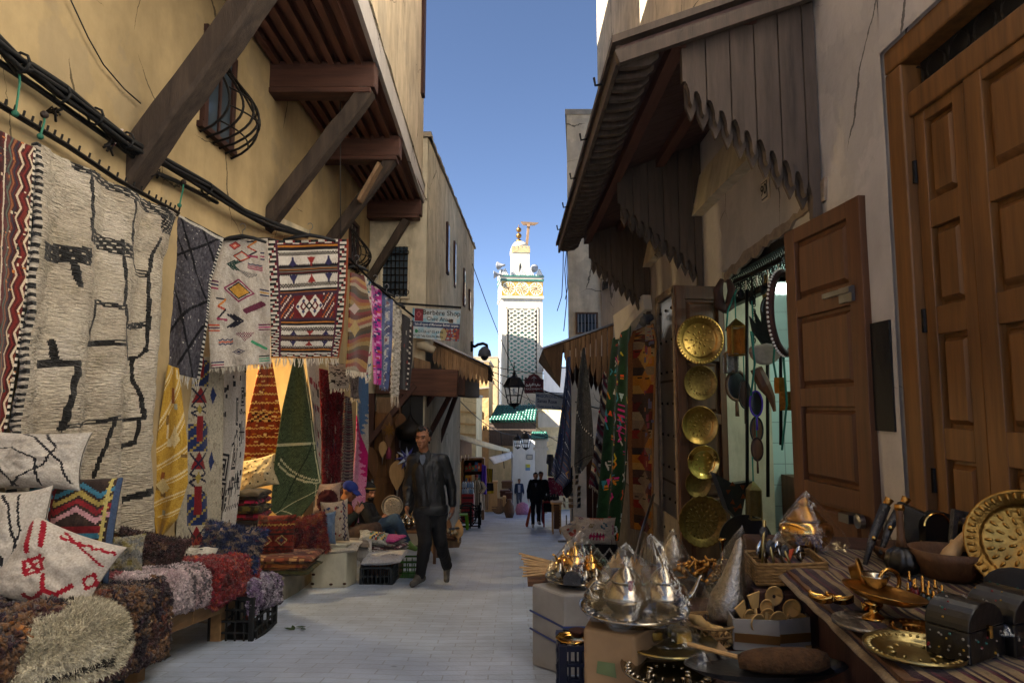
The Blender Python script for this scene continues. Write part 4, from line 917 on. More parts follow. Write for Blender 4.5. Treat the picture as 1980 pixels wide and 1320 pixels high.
    for (dx,L) in ((.0,.75),(.06,.62)):
        cable('wire','loose black wire dangling from the far corner of the big canopy' if dx==0 else 'thin wire hanging beside the loose end at the far canopy corner',[V((xo+.05+dx,9.5,zo)),V((xo+.04+dx,9.5,zo-.4)),V((xo+.02+dx*1.5,9.5,zo-L)),V((xo-.05+dx*2,9.5,zo-L*1.3))],.007)
pm('wood_soffit_dark','5e4842',.8,var=.4,scale=3,bump=.3,bscale=30,st=(.6,6,6)); pm('wood_canopy_red','5c3a2e',.8,var=.4,scale=3,bump=.3,bscale=30,st=(6,.5,6))
right_canopy()
def right_awning():
    h=thing('plank_awning','weathered plank awning with ragged hanging boards above the blue and grey rugs','awning',W(1120,690,11.6))
    Y=11.5; A,B=W(1050,679,Y),W(1188,629,Y); A2,B2=V((A.x+.05,14.6,A.z)),V((B.x,14.6,B.z)); t=V((0,0,.05))
    m=MB(); m.hexa([A,B,B2,A2,A+t,B+t,B2+t,A2+t]); m.obj('roof','wood_old',h)
    m=MB(); m.beam(A+V((-.05,-.03,.04)),B+V((.02,-.03,.04)),.05,.03); m.obj('roof_sheet','steel',h)
    m=MB(); a=A;b=W(1090,664,Y);c=W(1091,722,Y);d=W(1086,752,Y); m.hexa([a,W(1083,750,Y),W(1083,750,14.6),A2,a+V((.02,0,.01)),b+V((0,0,0)),V((b.x,14.6,b.z)),A2+V((.02,0,.02))]); m.obj('side_sheet','wood_old',h)
    px=[1090,1102,1113,1123,1132,1141,1152,1163,1174,1186]; bot=[690,708,700,720,702,716,735,728,734,726]
    m=MB()
    for i in range(9):
        a,b=px[i]+.6,px[i+1]-.6; ya=664-(a-1090)*.36; yb=664-(b-1090)*.36; z=bot[i]
        p=[W(a,ya,Y),W(b,yb,Y),W(b,z+rnd.uniform(-8,8),Y),W((a+b)/2,z+14,Y),W(a,z,Y)]; e=V((0,.02,0)); q=[V((0,-.03-.012*(i%2),0))+v for v in p]
        m.add([v for v in q]+[v+e for v in q],[(4,3,2,1,0),(5,6,7,8,9)]+[(k,(k+1)%5,5+(k+1)%5,5+k) for k in range(5)])
    m.obj('hanging_planks','wood_plank',h)
    px=list(range(1094,1192,9)); m=MB()
    for i in range(len(px)-1):
        a,b=px[i],px[i+1]-.5; Y2=13.8; z=735+rnd.uniform(-10,26)
        p=[W(a,690,Y2),W(b,688,Y2),W(b,z,Y2),W((a+b)/2,z+12,Y2),W(a,z-4,Y2)]; e=V((0,.02,0))
        m.add(p+[v+e for v in p],[(4,3,2,1,0),(5,6,7,8,9)]+[(k,(k+1)%5,5+(k+1)%5,5+k) for k in range(5)])
    m.obj('rear_planks','wood_dark',h)
    for s in (.3,.75): 
        p=A.lerp(B,s)-V((0,-.05,.06)); m=MB(); m.beam(p,V((p.x,14.5,p.z)),.07,.08); m.obj('purlin','wood_dark_y',h)
    # white plaster hood on the wall and a bundle of cables beside it
    h=thing('plaster_hood','broken white plaster hood on the wall above the green rug','hood',W(1215,640,10.4))
    q=[W(1185,610,10.6),W(1243,570,9.3),W(1246,598,9.3),W(1222,622,9.9),W(1202,652,10.4),W(1190,656,10.6)]
    m=MB(); e=V((.12,.02,0)); n=len(q); m.add(q+[v+e for v in q],[tuple(range(n)),tuple(range(2*n-1,n-1,-1))]+[(k,n+k,n+(k+1)%n,(k+1)%n) for k in range(n)]); m.obj('hood','plaster_white',h)
    m=MB()
    for k in range(7): 
        p=W(1166+k*1.5,545,12);q=W(1160+k*2,640,12); m.tube([p+V((.02*nz3(k,i,1),0,0)) .lerp(q,i/6)+V((.06*nz3(k*3,i*1.3,1),.05*nz3(k,i,5),0)) for i in range(7)],.012,5)
    tag(m.obj('cable_bundle','rubber',None),'tangled black cables hanging down the wall beside the barred window','cable bundle')
right_awning()

# ================================================================ left side: rugs, cushions, bench
def rug_red(P):
    P.mottle(['481818','561f1c','361214','5f281e'],(5,14),2)
    for u,c in ((.93,'c9b79c'),(.86,'6a221e'),(.79,'bfae94'),(.72,'2b2430'),(.66,'85502a'),(.6,'4d5a4e')): P.zigv(u,.035,13,.016,c)
    P.col(.965,1,'1a1614'); P.chk(.955,1,0,1,1,90,['d0c6b4','17130f']); P.zigv(.5,.012,9,.012,'b9ac98'); P.col(.495,.512,'c5b9a5')
    for v in (.08,.24,.42,.6,.78,.94):
        P.dia(.22,v,.24,.085,'2c2430'); P.dia(.22,v,.2,.07,'8f3a24'); P.dia(.22,v,.15,.052,'c0a98d',.3); P.dia(.22,v,.08,.03,'3d4a44')
    P.fleck(120,.02,.004,['c3b49b','b06a32','31413d'],4)
drape('tribal_rug','dark red tribal rug with zigzag border at the left edge beside the white shag rug',[(-60,225,3.2),(-70,850,3.15)],[(66,287,3.64),(48,560,3.58),(8,850,3.45)],110,200,'5a1c1c',rug_red,dz=0.955,folds=(.015,2,1),thick=.014)
def sh(px,py):
    xl=62-.095*(py-275); xr=335-.085*(py-415); u=(px-xl)/(xr-xl); yt=275+140*u; return (u,(py-yt)/(1012-yt))
def rug_white(P):
    P.mottle(['9f947f','ab9f8c','b5aa97','beb3a2'],(3,6),5)
    K='1b1917'
    def ln(pts,t=.011): P.poly([sh(*p) for p in pts],min(t,.016),K,2.7)
    def stripes(a,b,h,n=5):
        for k in range(n): o=h*k/n; ln([(a[0],a[1]+o),(b[0],b[1]+o)],.0075)
    ln([(146,330),(146,400),(137,470)]); ln([(230,385),(228,470),(240,540)]); stripes((240,540),(272,550),16,3); ln([(272,552),(285,505),(293,480)])
    stripes((60,466),(135,488),30,7); stripes((137,448),(230,498),30,6); ln([(205,480),(203,600)],.012); ln([(110,505),(112,530),(116,548)],.014)
    stripes((153,580),(203,602),10,2); ln([(152,580),(145,650)],.013); stripes((138,652),(206,670),12,3); ln([(206,600),(207,700),(215,712)]); stripes((207,636),(263,646),12,3)
    ln([(271,552),(268,640),(262,700)]); ln([(263,700),(252,710)]); stripes((217,706),(252,708),7,2); stripes((62,670),(110,684),14,4); ln([(82,640),(86,670)],.02); ln([(107,688),(100,740),(88,815)],.015)
    stripes((85,808),(212,818),10,2); ln([(246,710),(247,750),(258,790),(260,830)]); ln([(214,712),(216,770)],.006); stripes((212,826),(262,832),7,2); ln([(180,822),(170,880),(160,920)],.009); stripes((205,880),(250,876),9,3); ln([(255,830),(250,878)],.008); stripes((235,960),(285,950),9,3)
    stripes((120,292),(335,420),30,6); stripes((298,420),(332,424),50,11)
    P.chk(0,.022,0,1,1,110,[K,'b9ae9e'])
shag=drape('shag_rug','huge cream shag rug with thin black stepped lines covering the left wall',[(62,276,3.66),(57,420,3.64),(42,600,3.58),(20,760,3.5),(6,900,3.46),(4,1030,3.46)],[(337,414,5.02),(318,500,4.95),(312,620,4.92),(298,740,4.88),(286,860,4.85),(284,1030,4.85)],170,230,'b3a898',rug_white,dz=0.95,folds=(.055,3.4,.4),mat='pile',thick=.035,rough=.02,bow=.03,tuft=(12000,.012,.004),jit=.1)
def rug_grey(P):
    P.mottle(['2f2d33','3d3b42','4a484e','57545a'],(30,40),8); P.fleck(90,.01,.004,['8d8a88','a39f98'],2)
    K='121116'
    for a,b in (((.12,0),(.95,.52)),((.95,.52),(.1,.88)),((.95,0),(.02,.42)),((.02,.42),(.85,1)),((.55,0),(.98,.2)),((.45,.3),(.02,.12)),((.5,.95),(.95,.7))): P.seg(*a,*b,.022,K,2.6)
    P.put((P.U<.035)|(P.U>.965),'8c887f'); P.chk(0,.04,0,1,1,80,['1a191c','b5b0a5']); P.chk(.96,1,0,1,1,80,['1a191c','b5b0a5']); P.band(0,.02,'a7a298')
drape('diamond_rug','charcoal wool rug with black diamond lines and white knotted fringe',[(336,410,5.1),(318,480,5.08),(312,560,5.06),(298,715,5.02)],[(432,462,5.3),(408,545,5.25),(402,620,5.22),(386,732,5.18)],90,150,'3d3b42',rug_grey,folds=(.02,2,.5),fringe=.09,fcol='b9b4aa',rough=.01)
def rug_motif(P):
    P.mottle(['a79d90','b4aa9d','b9b0a4'],(6,10),1); X=lambda x:(x-20)/455; Y=lambda y:(y-190)/930
    d=lambda x,y,rx,ry,c,w=None:P.dia(X(x),Y(y),rx/455,ry/930,c,w)
    d(175,245,58,40,'7e2f3c');d(175,245,44,30,'b8513f');d(175,245,20,14,'d8a48f')
    d(245,335,78,50,'241f24');d(245,335,70,42,'b0492f');d(245,335,54,32,'b4aa9d')
    d(240,590,120,75,'7a2b4a');d(240,590,100,62,'b4aa9d',.22);d(240,590,88,56,'241f28');d(240,590,74,46,'b98a3a')
    d(235,1010,48,24,'28284a');d(235,1010,34,17,'b4aa9d');d(235,1010,20,10,'28284a')
    K='23222b'
    for (x,y,s,f) in ((160,415,70,1),(245,780,90,-1)):
        for k in range(3):
            o=k*24*f; P.poly([(X(x+o-s*.3*f*-1 if 0 else x+o+s*.45*f),Y(y-38)),(X(x+o-s*.3*f),Y(y)),(X(x+o+s*.45*f),Y(y+38))],.014,'1f3a34' if f>0 else K,2.0)
    for (cx,y0,y1,c) in ((310,450,500,'2e2f38'),(285,862,935,'6d2744')):
        P.tri(X(cx),Y(y0),Y(y1),.17,c,False); m=((P.U*60).astype(int)+(P.V*90).astype(int))%2==0; P.put(m&(abs(P.U-X(cx))<.17*(1-(P.V-Y(y0))/(Y(y1)-Y(y0))))&(P.V>Y(y0))&(P.V<Y(y1)),'b4aa9d')
    for (x0,x1,y,c3) in ((300,420,385,('28284a','8a3550','8a3550')),(85,195,915,('28284a','b0492f','28284a'))):
        for k,c in enumerate(c3): P.zig(Y(y+k*16),.005,12,.0055,c,u0=X(x0),u1=X(x1))
    for (x0,x1,y,cs) in ((15,85,555,('4d2140','28284a','8a3550')),(395,470,545,('28284a','b98a3a','28284a')),(385,475,795,('5d2140','b02a72','5d2140')),(20,98,800,('b0492f','4d2140','b0492f')),(30,120,1075,('28284a','8a3550','4d2140')),(385,472,1050,('1d2d2a','58a07f','58a07f')),(405,440,290,('28284a','8a3550','28284a'))):
        for k,c in enumerate(cs): P.rect(X(x0),X(x1),Y(y+k*20),Y(y+k*20+10),c)
    for pts,c in (([(280,710),(430,645)],'5d2b3c'),([(335,935),(440,985)],'3f8a63')):
        for k in range(5): P.seg(X(pts[0][0]+k*4),Y(pts[0][1]+k*3),X(pts[1][0]-20+k*6),Y(pts[1][1]+k*3),.022,c,2)
    for pts in ([(290,215),(370,210),(290,255),(370,285),(300,325),(380,325)],[(75,655),(140,655),(85,700),(140,715),(80,770),(150,775)]):
        for a,b,c in zip(pts,pts[1:],('23222b','b9702f','a0432f','23222b','8a3550')): P.seg(X(a[0]),Y(a[1]),X(b[0]),Y(b[1]),.013,c,2)
drape('white_kilim','cream kilim with scattered bright diamonds, chevrons and zigzags on a black hanger',[(424,464,5.42),(406,520,5.4),(404,630,5.4),(408,712,5.4)],[(517,461,5.5),(522,550,5.5),(523,630,5.5),(523,702,5.5)],110,190,'b4aa9d',rug_motif,folds=(.012,2,0),fringe=.05,rough=.006)
def rug_bands(P):
    P.mottle(['b5aca0','beb6aa'],(6,8),1); X=lambda x:(x-440)/620; Y=lambda y:(y-165)/885
    R1='5c1d20';K='1c171a';O='9c6426'
    def b(y0,y1,c): P.rect(.105,.885,Y(y0),Y(y1),c)
    for y0,y1 in ((190,228),(945,990)): b(y0,y1,K); b(y0+8,y0+20,O); b(y0-6,y0+2,R1)
    for y0,y1 in ((322,378),(800,862)):
        b(y0,y1,K)
        for k,c in enumerate((R1,'7d7468',O,'7d7468',R1)): b(y0+6+k*10,y0+9.5+k*10,c)
        P.zig(Y(y0),.006,38,.005,K,u0=.105,u1=.885);P.zig(Y(y1),.006,38,.005,K,u0=.105,u1=.885)
    b(470,500,K); b(486,492,O); b(490,690,R1); b(682,716,K); b(690,700,O); b(490,515,'3a2533'); b(668,684,'3a2533')
    for u0,u1 in ((515,628),(858,958)): 
        m=[('bdb4a8'),None,'2a3036',None,'a3582c','2a3036',None]; P.chk(X(u0),X(u1),Y(505),Y(668),10,12,m)
    for cx in (705,795):
        P.dia(X(cx),Y(588),.105,.085,'c6bdb0'); P.dia(X(cx),Y(588),.05,.04,R1,.5)
        for dx,dy in ((-45,0),(0,-36),(0,36),(45,0)): P.dia(X(cx+dx),Y(588+dy),.022,.018,'3b3a55')
    P.dia(X(750),Y(588),.05,.035,K);P.dia(X(750),Y(588),.02,.018,'c6bdb0')
    for (ys,up) in ((300,0),(410,1),(775,0),(890,1)):
        for cx,c,f in ((625,'2b2848',1),(765,'7d2a26',0),(900,'2b2848',1)):
            P.tri(X(cx),Y(ys-26),Y(ys+22),.052,c,bool(f)^bool(up)); P.rect(X(cx)-.012,X(cx)+.012,Y(ys-30),Y(ys+28),c)
    for y in (250,445,742,930): 
        P.zig(Y(y),.011,15,.0065,'5d564e',u0=.11,u1=.88);P.zig(Y(y),.011,15,.0065,'3a352f',ph=.5,u0=.11,u1=.88)
    side=(P.U<.105)|(P.U>.885)|(P.V<.028)|(P.V>.945); P.put(side,'b8b0a3')
    k=((P.U*36).astype(int)*3+(P.V*58).astype(int)*5)%7; P.put(side&(k<2),K); P.put(side&(k==4),'26302c'); P.put(side&(k==5),'6a2226')
    P.put(((P.U>.098)&(P.U<.125))|((P.U>.862)&(P.U<.888)),'452030'); P.band(.985,1,O); P.put(P.U>.975,'7d3a22')
drape('banded_kilim','red, black and white banded kilim with hearts and a double diamond, hanging by its hanger',[(514,466,5.56),(521,560,5.55),(524,640,5.55),(524,692,5.55)],[(674,462,5.95),(672,550,5.93),(664,640,5.9),(655,692,5.88)],150,220,'b8b0a3',rug_bands,folds=(.014,1.6,.3),fringe=.075,rough=.006)
def rug_earth(P):
    cs=['6e2c2a','8a5a2b','4f3c24','a07a45','5b4a30','7a3a34','9a8a72','59271f','8f7748','3f3428','8a4a38']
    q=(P.V*26+3*np.sin(P.U*3+P.V*7)*.35).astype(int)
    for i in range(40): P.put(q==i,cs[(i*7)%len(cs)])
    P.dia(.25,.42,.3,.07,'b09a93');P.dia(.3,.62,.3,.08,'a98f52')
drape('striped_rug','narrow rug of earthy brown and red bands right of the banded kilim',[(677,527,6.25),(672,610,6.2),(668,714,6.15)],[(702,532,6.75),(717,610,6.75),(707,720,6.7)],50,150,'6e2c2a',rug_earth,folds=(.02,1,.3),fringe=.07)
drape('patterned_rug','white rug with small green and blue marks squeezed between striped and magenta rugs',[(697,530,6.95),(703,640,6.9),(706,742,6.9)],[(717,542,7.05),(718,640,7.05),(717,736,7.0)],40,120,'b5ada0',lambda P:P.fleck(120,.08,.012,['4d6a86','6d7f5a','8a4a5c','3b4b66','c4bdb0'],7),folds=(.02,1,0))
def rug_mag(P):
    P.mottle(['8a1a66','a3207a','b8329a'],(4,9),3); P.chk(0.2,.9,0,1,3,34,[None,'c98ab8',None,'3a2f6a',None]); P.col(0,.12,'c26aa8'); P.fleck(60,.1,.008,['b54a2f','d8c0d0','40356e'],4)
drape('magenta_rug','bright magenta woven rug hanging edge-on in the row',[(717,552,7.1),(715,640,7.05),(722,742,7.1)],[(736,562,7.35),(734,650,7.3),(736,744,7.3)],40,130,'a3207a',rug_mag,folds=(.025,1,.8))
def rug_blue(P):
    P.mottle(['3d4566','4d5a82','5c688f'],(4,9),5)
    for k in range(7): P.rect(.2,.8,.04+k*.135,.13+k*.135,['6f7690','8a8f9f','4b4a6a','a3a0a0'][k%4]); P.rect(.35,.65,.06+k*.135,.11+k*.135,['7d4a50','c0bab4','36406a'][k%3])
    P.chk(.2,.8,0,1,4,60,[None,None,'b6b4b4',None,None])
drape('blue_rug','slate blue woven rug with pale boxes beside the magenta rug',[(739,566,7.4),(736,660,7.4),(733,748,7.4)],[(759,580,7.65),(756,660,7.6),(750,752,7.6)],44,120,'4d5a82',rug_blue,folds=(.02,1,0),fringe=.03,fcol='4a5578')
drape('bobble_blanket','white chunky bobble-knit blanket with tasselled end in the row of rugs',[(758,582,7.7),(756,680,7.7),(753,762,7.7)],[(776,602,7.92),(774,690,7.9),(769,768,7.9)],30,90,'b9b1a4',lambda P:P.put((np.sin(P.U*19)*np.sin(P.V*120))<-.3,'8d8578'),folds=(.025,1.5,0),fringe=.14,rough=.03,mat='shag')
def rug_dark(P):
    P.mottle(['2a2729','353134'],(5,9),1); P.chk(.72,.84,0,1,1,40,['b9b2a8','2a2729','2a2729']); P.fleck(9,.06,.02,['8f8a80','6d2d2a','9a968c'],6)
drape('charcoal_rug','charcoal rug with a dotted white edge, last in the row before the shop sign',[(777,606,7.95),(774,680,7.95),(771,752,7.95)],[(799,620,8.15),(796,690,8.15),(791,754,8.15)],40,90,'2f2b2e',rug_dark,folds=(.015,1,0))
# rail carrying the rugs, and the hangers
def rug_rail():
    pts=[V((XL+.02,5.05,1.5)),W(345,416,5.2),W(432,462,5.38),W(520,462,5.6),W(676,500,6.2),W(720,545,7.0),W(760,580,7.7),W(800,612,8.2)]
    cable('rug_rail','thin dark pole along the tops of the hanging rugs',pts,.013,'iron','rail')
    for k,(px,py,Y,w,lab) in enumerate(((470,464,5.43,.2,'black clothes hanger holding the cream motif kilim'),(600,462,5.72,.23,'black clothes hanger holding the red and black banded kilim'),(690,520,6.5,.12,'grey clothes hanger above the earthy striped rug'),(726,556,7.2,.1,'small clothes hanger above the magenta rug'),(748,572,7.5,.1,'small clothes hanger above the slate blue rug'),(768,592,7.8,.1,'small clothes hanger above the bobble blanket'))):
        c=W(px,py,Y)+V((0,-.02,0)); h=thing('clothes_hanger',lab,'hanger',c,'hangers on the rug rail'); m=MB()
        d=V((1,.25 if k>1 else .1,0)).normalized()
        m.tube([c-d*w+V((0,0,-.02)),c-d*w*.5+V((0,0,.012)),c+V((0,0,.03)),c+d*w*.5+V((0,0,.012)),c+d*w+V((0,0,-.02))],[.012,.016,.018,.016,.012],8); m.obj('shoulder','black',h,smooth=True)
        m=MB(); m.tube([c+V((0,0,.04))]+[c+V((.025*math.sin(t),0,.11-.03*math.cos(t))) for t in np.linspace(0,4.2,9)],.004,5); m.obj('hook','steel',h)
rug_rail()
def blk(P):
    P.fleck(60,.09,.02,['2a2622','3a342e','8a8278'],3); P.zig(.4,.05,4,.02,'2a2622'); P.zig(.75,.05,4,.02,'2a2622')
drape('fringed_mat','small cream mat with black signs and fringe hanging below the banded kilim',[(634,700,6.7),(637,752,6.7)],[(674,704,6.8),(675,750,6.8)],40,50,'b0a798',blk,folds=(.01,1,0),fringe=.05)
drape('grey_mat','small grey flecked mat hanging beside the fringed cream mat',[(672,715,7.6),(676,768,7.6)],[(694,722,7.8),(694,772,7.8)],30,40,'6b6866',lambda P:P.mottle(['3e3c3e','6b6866','8a8784'],(9,12),2),folds=(.02,1.5,0),fringe=.05)
def cloth_yellow(P):
    P.mottle(['a8832f','b18d3a','9d7a2c'],(4,8),2)
    for k in range(9): P.seg(-.1,.08+k*.13,1.1,-.12+k*.13,.016,'c9b68c',2.4); P.seg(-.1,.105+k*.13,1.1,-.095+k*.13,.008,'c9b68c',2.4)
    P.fleck(16,.07,.02,['7d4a26','c2b28c','8c8a76','6f5530'],8); P.dia(.6,.25,.16,.05,'c0ad80');P.dia(.4,.55,.2,.06,'b8a678');P.band(.8,1,'a07c2c')
drape('yellow_cloth','mustard yellow patterned cloth hung by one corner in front of the patterned rug',[(325,705,5.33),(303,850,5.3),(283,922,5.28),(291,985,5.3),(304,1040,5.3)],[(345,712,5.36),(362,850,5.38),(363,935,5.38),(342,1003,5.35),(308,1043,5.32)],70,150,'a8832f',cloth_yellow,dz=0.94,folds=(.03,1.5,.5),thick=.006,mat='cloth')
def rug_tuareg(P):
    P.mottle(['8f8878','9d9584','847c6c'],(20,30),2)
    for k in range(3):
        v=.02+k*.36; P.rect(.24,.66,v,v+.15,'1f2b52'); P.chk(.24,.66,v,v+.15,8,12,[None,None,'8a7a3c',None,None]); P.rect(.4,.52,v-.04,v+.1,'6a1c20')
        P.tri(.46,v+.15,v+.24,.16,'6a1c20'); P.poly([(.3,v+.16),(.6,v+.26),(.3,v+.3),(.6,v+.36)],.014,'1b1d30',2.5); P.poly([(.6,v+.16),(.3,v+.26),(.6,v+.3)],.014,'1b1d30',2.5); P.dia(.78,v+.2,.07,.05,'1f2b52'); P.dia(.45,v+.28,.05,.03,'8a7a3c')
    P.zig(.945,.012,9,.008,'33231f'); P.zig(.965,.012,12,.01,'7a3a2a')
drape('tuareg_rug','cream ribbed rug with navy and dark red blocks behind the yellow cloth',[(346,690,5.6),(343,860,5.55),(338,1066,5.5)],[(432,690,5.95),(428,860,5.95),(424,1055,5.95)],80,160,'8f8878',rug_tuareg,dz=0.96,folds=(.025,2,.8),ripple=.004)
def cloth_print(P):
    P.mottle(['a7a19a','aea8a1','b4afa8'],(4,7),4); K='24242a'
    for cu,cv in ((.3,.45),(.32,.58),(.75,.2)):
        for r in (.16,.1,.045): P.put((np.maximum(abs(P.U-cu),abs(P.V-cv)*2.6)<r)&(np.maximum(abs(P.U-cu),abs(P.V-cv)*2.6)>r-.035),K)
    for (cu,cv) in ((.3,.75),(.72,.42),(.7,.72)): P.rect(cu-.2,cu+.2,cv-.006,cv+.006,K);P.rect(cu-.03,cu+.03,cv-.07,cv+.07,K);P.rect(cu-.14,cu-.08,cv-.05,cv+.03,K);P.rect(cu+.08,cu+.14,cv-.03,cv+.05,K)
    P.fleck(40,.045,.012,[K],9); P.zig(.3,.01,7,.006,K,u0=.5); P.zig(.86,.012,7,.006,K)
drape('printed_cloth','long white cloth with black printed spirals and crosses beside the lit shop',[(432,705,5.95),(424,850,5.93),(404,990,5.9),(411,1032,5.9)],[(474,705,6.12),(472,860,6.12),(455,1005,6.08),(430,1034,6.0)],80,170,'aea8a1',cloth_print,folds=(.03,1.6,1.2),thick=.006)
drape('printed_cloth','second white printed cloth hanging behind the first, its hem on the bench',[(455,705,6.25),(448,860,6.2),(424,1035,6.1)],[(476,705,6.3),(474,860,6.3),(455,1020,6.25)],40,120,'a39d96',cloth_print,dz=.97,folds=(.02,1,.2),thick=.006)
def kilim_rust(P):
    P.mottle(['6e2a16','7c3319','5f2313'],(4,7),4)
    for k in range(12):
        v=.03+k*.085; P.zig(v+.05*P.U.mean(),.006,9,.006,'b59a5c'); P.fleck(5,.06,.008,['b59a5c','a87f26','c2ad78'],k,(0,1,v-.02,v+.03))
    P.chk(.1,.75,.48,.58,7,5,['b59a5c','2c1610',None])
drape('rust_kilim','rust red kilim with yellow zigzag rows glowing inside the lamp-lit shop',[(503,700,7.25),(478,800,7.2),(462,895,7.15)],[(526,700,7.45),(541,800,7.45),(540,895,7.4)],70,120,'6e2a16',kilim_rust,folds=(.02,1,0))
def rug_green(P):
    q=(P.V*90+P.U*28)%1; P.mottle(['34402c','3f4c34','4a573c','2c3726'],(6,70),5)
    P.put((q<.25),'2a3425')
    W='a8a684'
    def dots(a,b,n):
        for k in range(n):
            u=a[0]+(b[0]-a[0])*k/(n-1);v=a[1]+(b[1]-a[1])*k/(n-1); P.put((abs(P.U-u)<.016)&(abs(P.V-v)<.006),W)
    for a,b,n in (((0,.34),(1,.34),26),((0,.7),(1,.7),30),((.1,.42),(1,.62),30),((.15,.4),(1,.6),24),((.15,.72),(.5,1),22),((.93,.0),(.97,.6),50),((.9,.62),(.98,.75),8)): dots(a,b,n)
    P.poly([(.9,.34),(.1,.68)],.012,'232c1f',2.2)
drape('green_rug','large olive green rug with rows of white stitches hung by its corner',[(568,690,7.05),(545,790,7.0),(530,890,6.98),(522,985,6.95),(540,1000,6.95),(562,1006,6.95)],[(584,690,7.1),(603,800,7.12),(613,880,7.15),(621,928,7.15),(606,965,7.1),(572,1008,7.0)],100,170,'3f4c34',rug_green,folds=(.03,1.3,.7))
drape('white_runner','thin white runner with red marks hanging behind the right edge of the green rug',[(590,690,7.35),(604,800,7.35),(606,1000,7.35)],[(616,690,7.45),(620,860,7.45),(619,1005,7.45)],40,120,'9d968c',lambda P:(P.fleck(40,.08,.02,['6d3038','3d4a6a','56524e','8a4048'],3)),folds=(.02,1,0))
def rug_crim(P):
    P.mottle(['4d0d17','6a121e','7c1a26','5a0f1c'],(9,5),3); P.fleck(40,.014,.04,['2c2436','8a7d70','3a1030','a08c80'],6)
drape('crimson_rug','deep crimson shaggy rug with faint vertical flecks hung beside the runner',[(616,712,7.8),(620,840,7.78),(622,985,7.75)],[(664,722,8.05),(662,850,8.05),(655,985,8.0)],70,140,'6a121e',rug_crim,folds=(.03,1.5,0),mat='shag',tuft=(5415,0.032,0.0036))
drape('striped_blanket','grey and plum wavy striped blanket rolled between crimson and pink rugs',[(664,765,8.3),(658,860,8.28),(648,990,8.2)],[(679,768,8.45),(680,860,8.4),(678,990,8.35)],40,120,'6b625e',lambda P:(P.put((((P.V*40+.8*np.sin(P.U*6))%1)<.45),'3a3037'),P.put((((P.V*13)%1)<.12),'5d2f38')),folds=(.05,1,0))
def rug_pink(P):
    P.mottle(['9a9890','a8a69d'],(5,9),1); e=.06*np.sin(P.V*160)+.03*np.sin(P.V*71)
    P.put((P.U+P.V*2.2+e*2<1.55)&(P.V<.45)&(P.U+e>.1+P.V*1.1-.25),'4a6a92'); P.put((P.V+.25*(1-P.U)>.56+.0*e),'a3185f'); P.put((P.V+.34*(1-P.U)+e*.8>.74),'c27a9c'); P.put((P.V+.3*(1-P.U)+e*.9>.9)&(((P.V*60+P.U*8)%1)<.4),'d0a3b6')
drape('pink_rug','blue, white and pink zigzag rug standing tall behind the seated men',[(690,725,8.75),(686,850,8.7),(672,1010,8.6)],[(711,730,8.95),(710,860,8.9),(702,1010,8.85)],50,150,'a8a69d',rug_pink,folds=(.03,1,.5))
# ------------------------------------------------ bench
BZ=.47
def bench():
    b=thing('display_bench','low plank bench under the heaped shag rugs along the left wall','bench',(-2.2,3.5,gz(3.5)))
    z=lambda y,o:gz(y)+o
    m=MB(); y0,y1=2.2,4.62; m.hexa([(-2.66,y0,z(y0,.36)),(-1.94,y0,z(y0,.36)),(-1.94,y1,z(y1,.36)),(-2.66,y1,z(y1,.36)),(-2.66,y0,z(y0,.41)),(-1.94,y0,z(y0,.41)),(-1.94,y1,z(y1,.41)),(-2.66,y1,z(y1,.41))]); m.obj('seat','wood_bench',b)
    for a,c in ((2.2,3.4),(3.41,4.0),(4.01,4.62)):
        m=MB(); m.hexa([(-1.95,a,z(a,.19)),(-1.91,a,z(a,.19)),(-1.91,c,z(c,.19)),(-1.95,c,z(c,.19)),(-1.95,a,z(a,.37)),(-1.91,a,z(a,.37)),(-1.91,c,z(c,.37)),(-1.95,c,z(c,.37))]); m.obj('front_board','wood_bench',b,bevel=.004)
    for x in (-1.96,-2.6):
        for y in (2.4,3.52,4.48):
            m=MB(); m.bx(x-.04,x+.03,y-.035,y+.035,z(y,-.02),z(y,.36)); m.obj('leg','wood_bench',b,bevel=.004)
bench()
def slab(name,label,Y0,Y1,xb,xf,zt,drop,fn,base,mat='shag',tuft=(14440,0.032,0.0036),nu=70,nv=60,rnd_=.07,amp=.03,th=.05,cat='rug',zoff=gz,ends=.0,seed=1,group=None):
    """thick textile lying on a ledge with its front falling over the edge"""
    L1=abs(xf-xb);tot=L1+drop
    def sf(u,v):
        y=Y0+(Y1-Y0)*u; s=v*tot; z0=zoff(y)
        if s<L1-rnd_: x=xb+s; z=zt
        elif s<L1+rnd_: a=(s-(L1-rnd_))/(2*rnd_)*pi/2; x=xb+L1-rnd_+math.sin(a)*rnd_; z=zt-rnd_+math.cos(a)*rnd_
        else: x=xb+L1; z=zt-rnd_-(s-L1-rnd_)
        n=mn.fractal(V((u*3*(Y1-Y0)*2+seed,v*5,seed*1.7)),1,2,4)*amp
        e=min(1,min(u,1-u)*8)**.5
        if ends: z-=ends*(max(0,u-.82)/.18)**2
        nrm=V((.6,0,.8)) if v>.4 else V((0,0,1))
        return V((x,y,z0+z))+nrm*(n-th*(1-e)*.6)
    U,Q=centers(nu,nv); P=Pat(U,Q,base)
    if fn: fn(P)
    P.C=np.minimum(P.C*1.45,.8); P.jit(.2); m=MB(); m.grid(nu,nv,sf,P.C)
    if tuft: m.tufts(tuft[0],tuft[1],tuft[2],fall=.35,jit=.7,bias=V((.5,-.3,.8)))
    return tag(m.obj(name,mat,None,smooth=True,solid=.03,off=-1),label,cat,group)
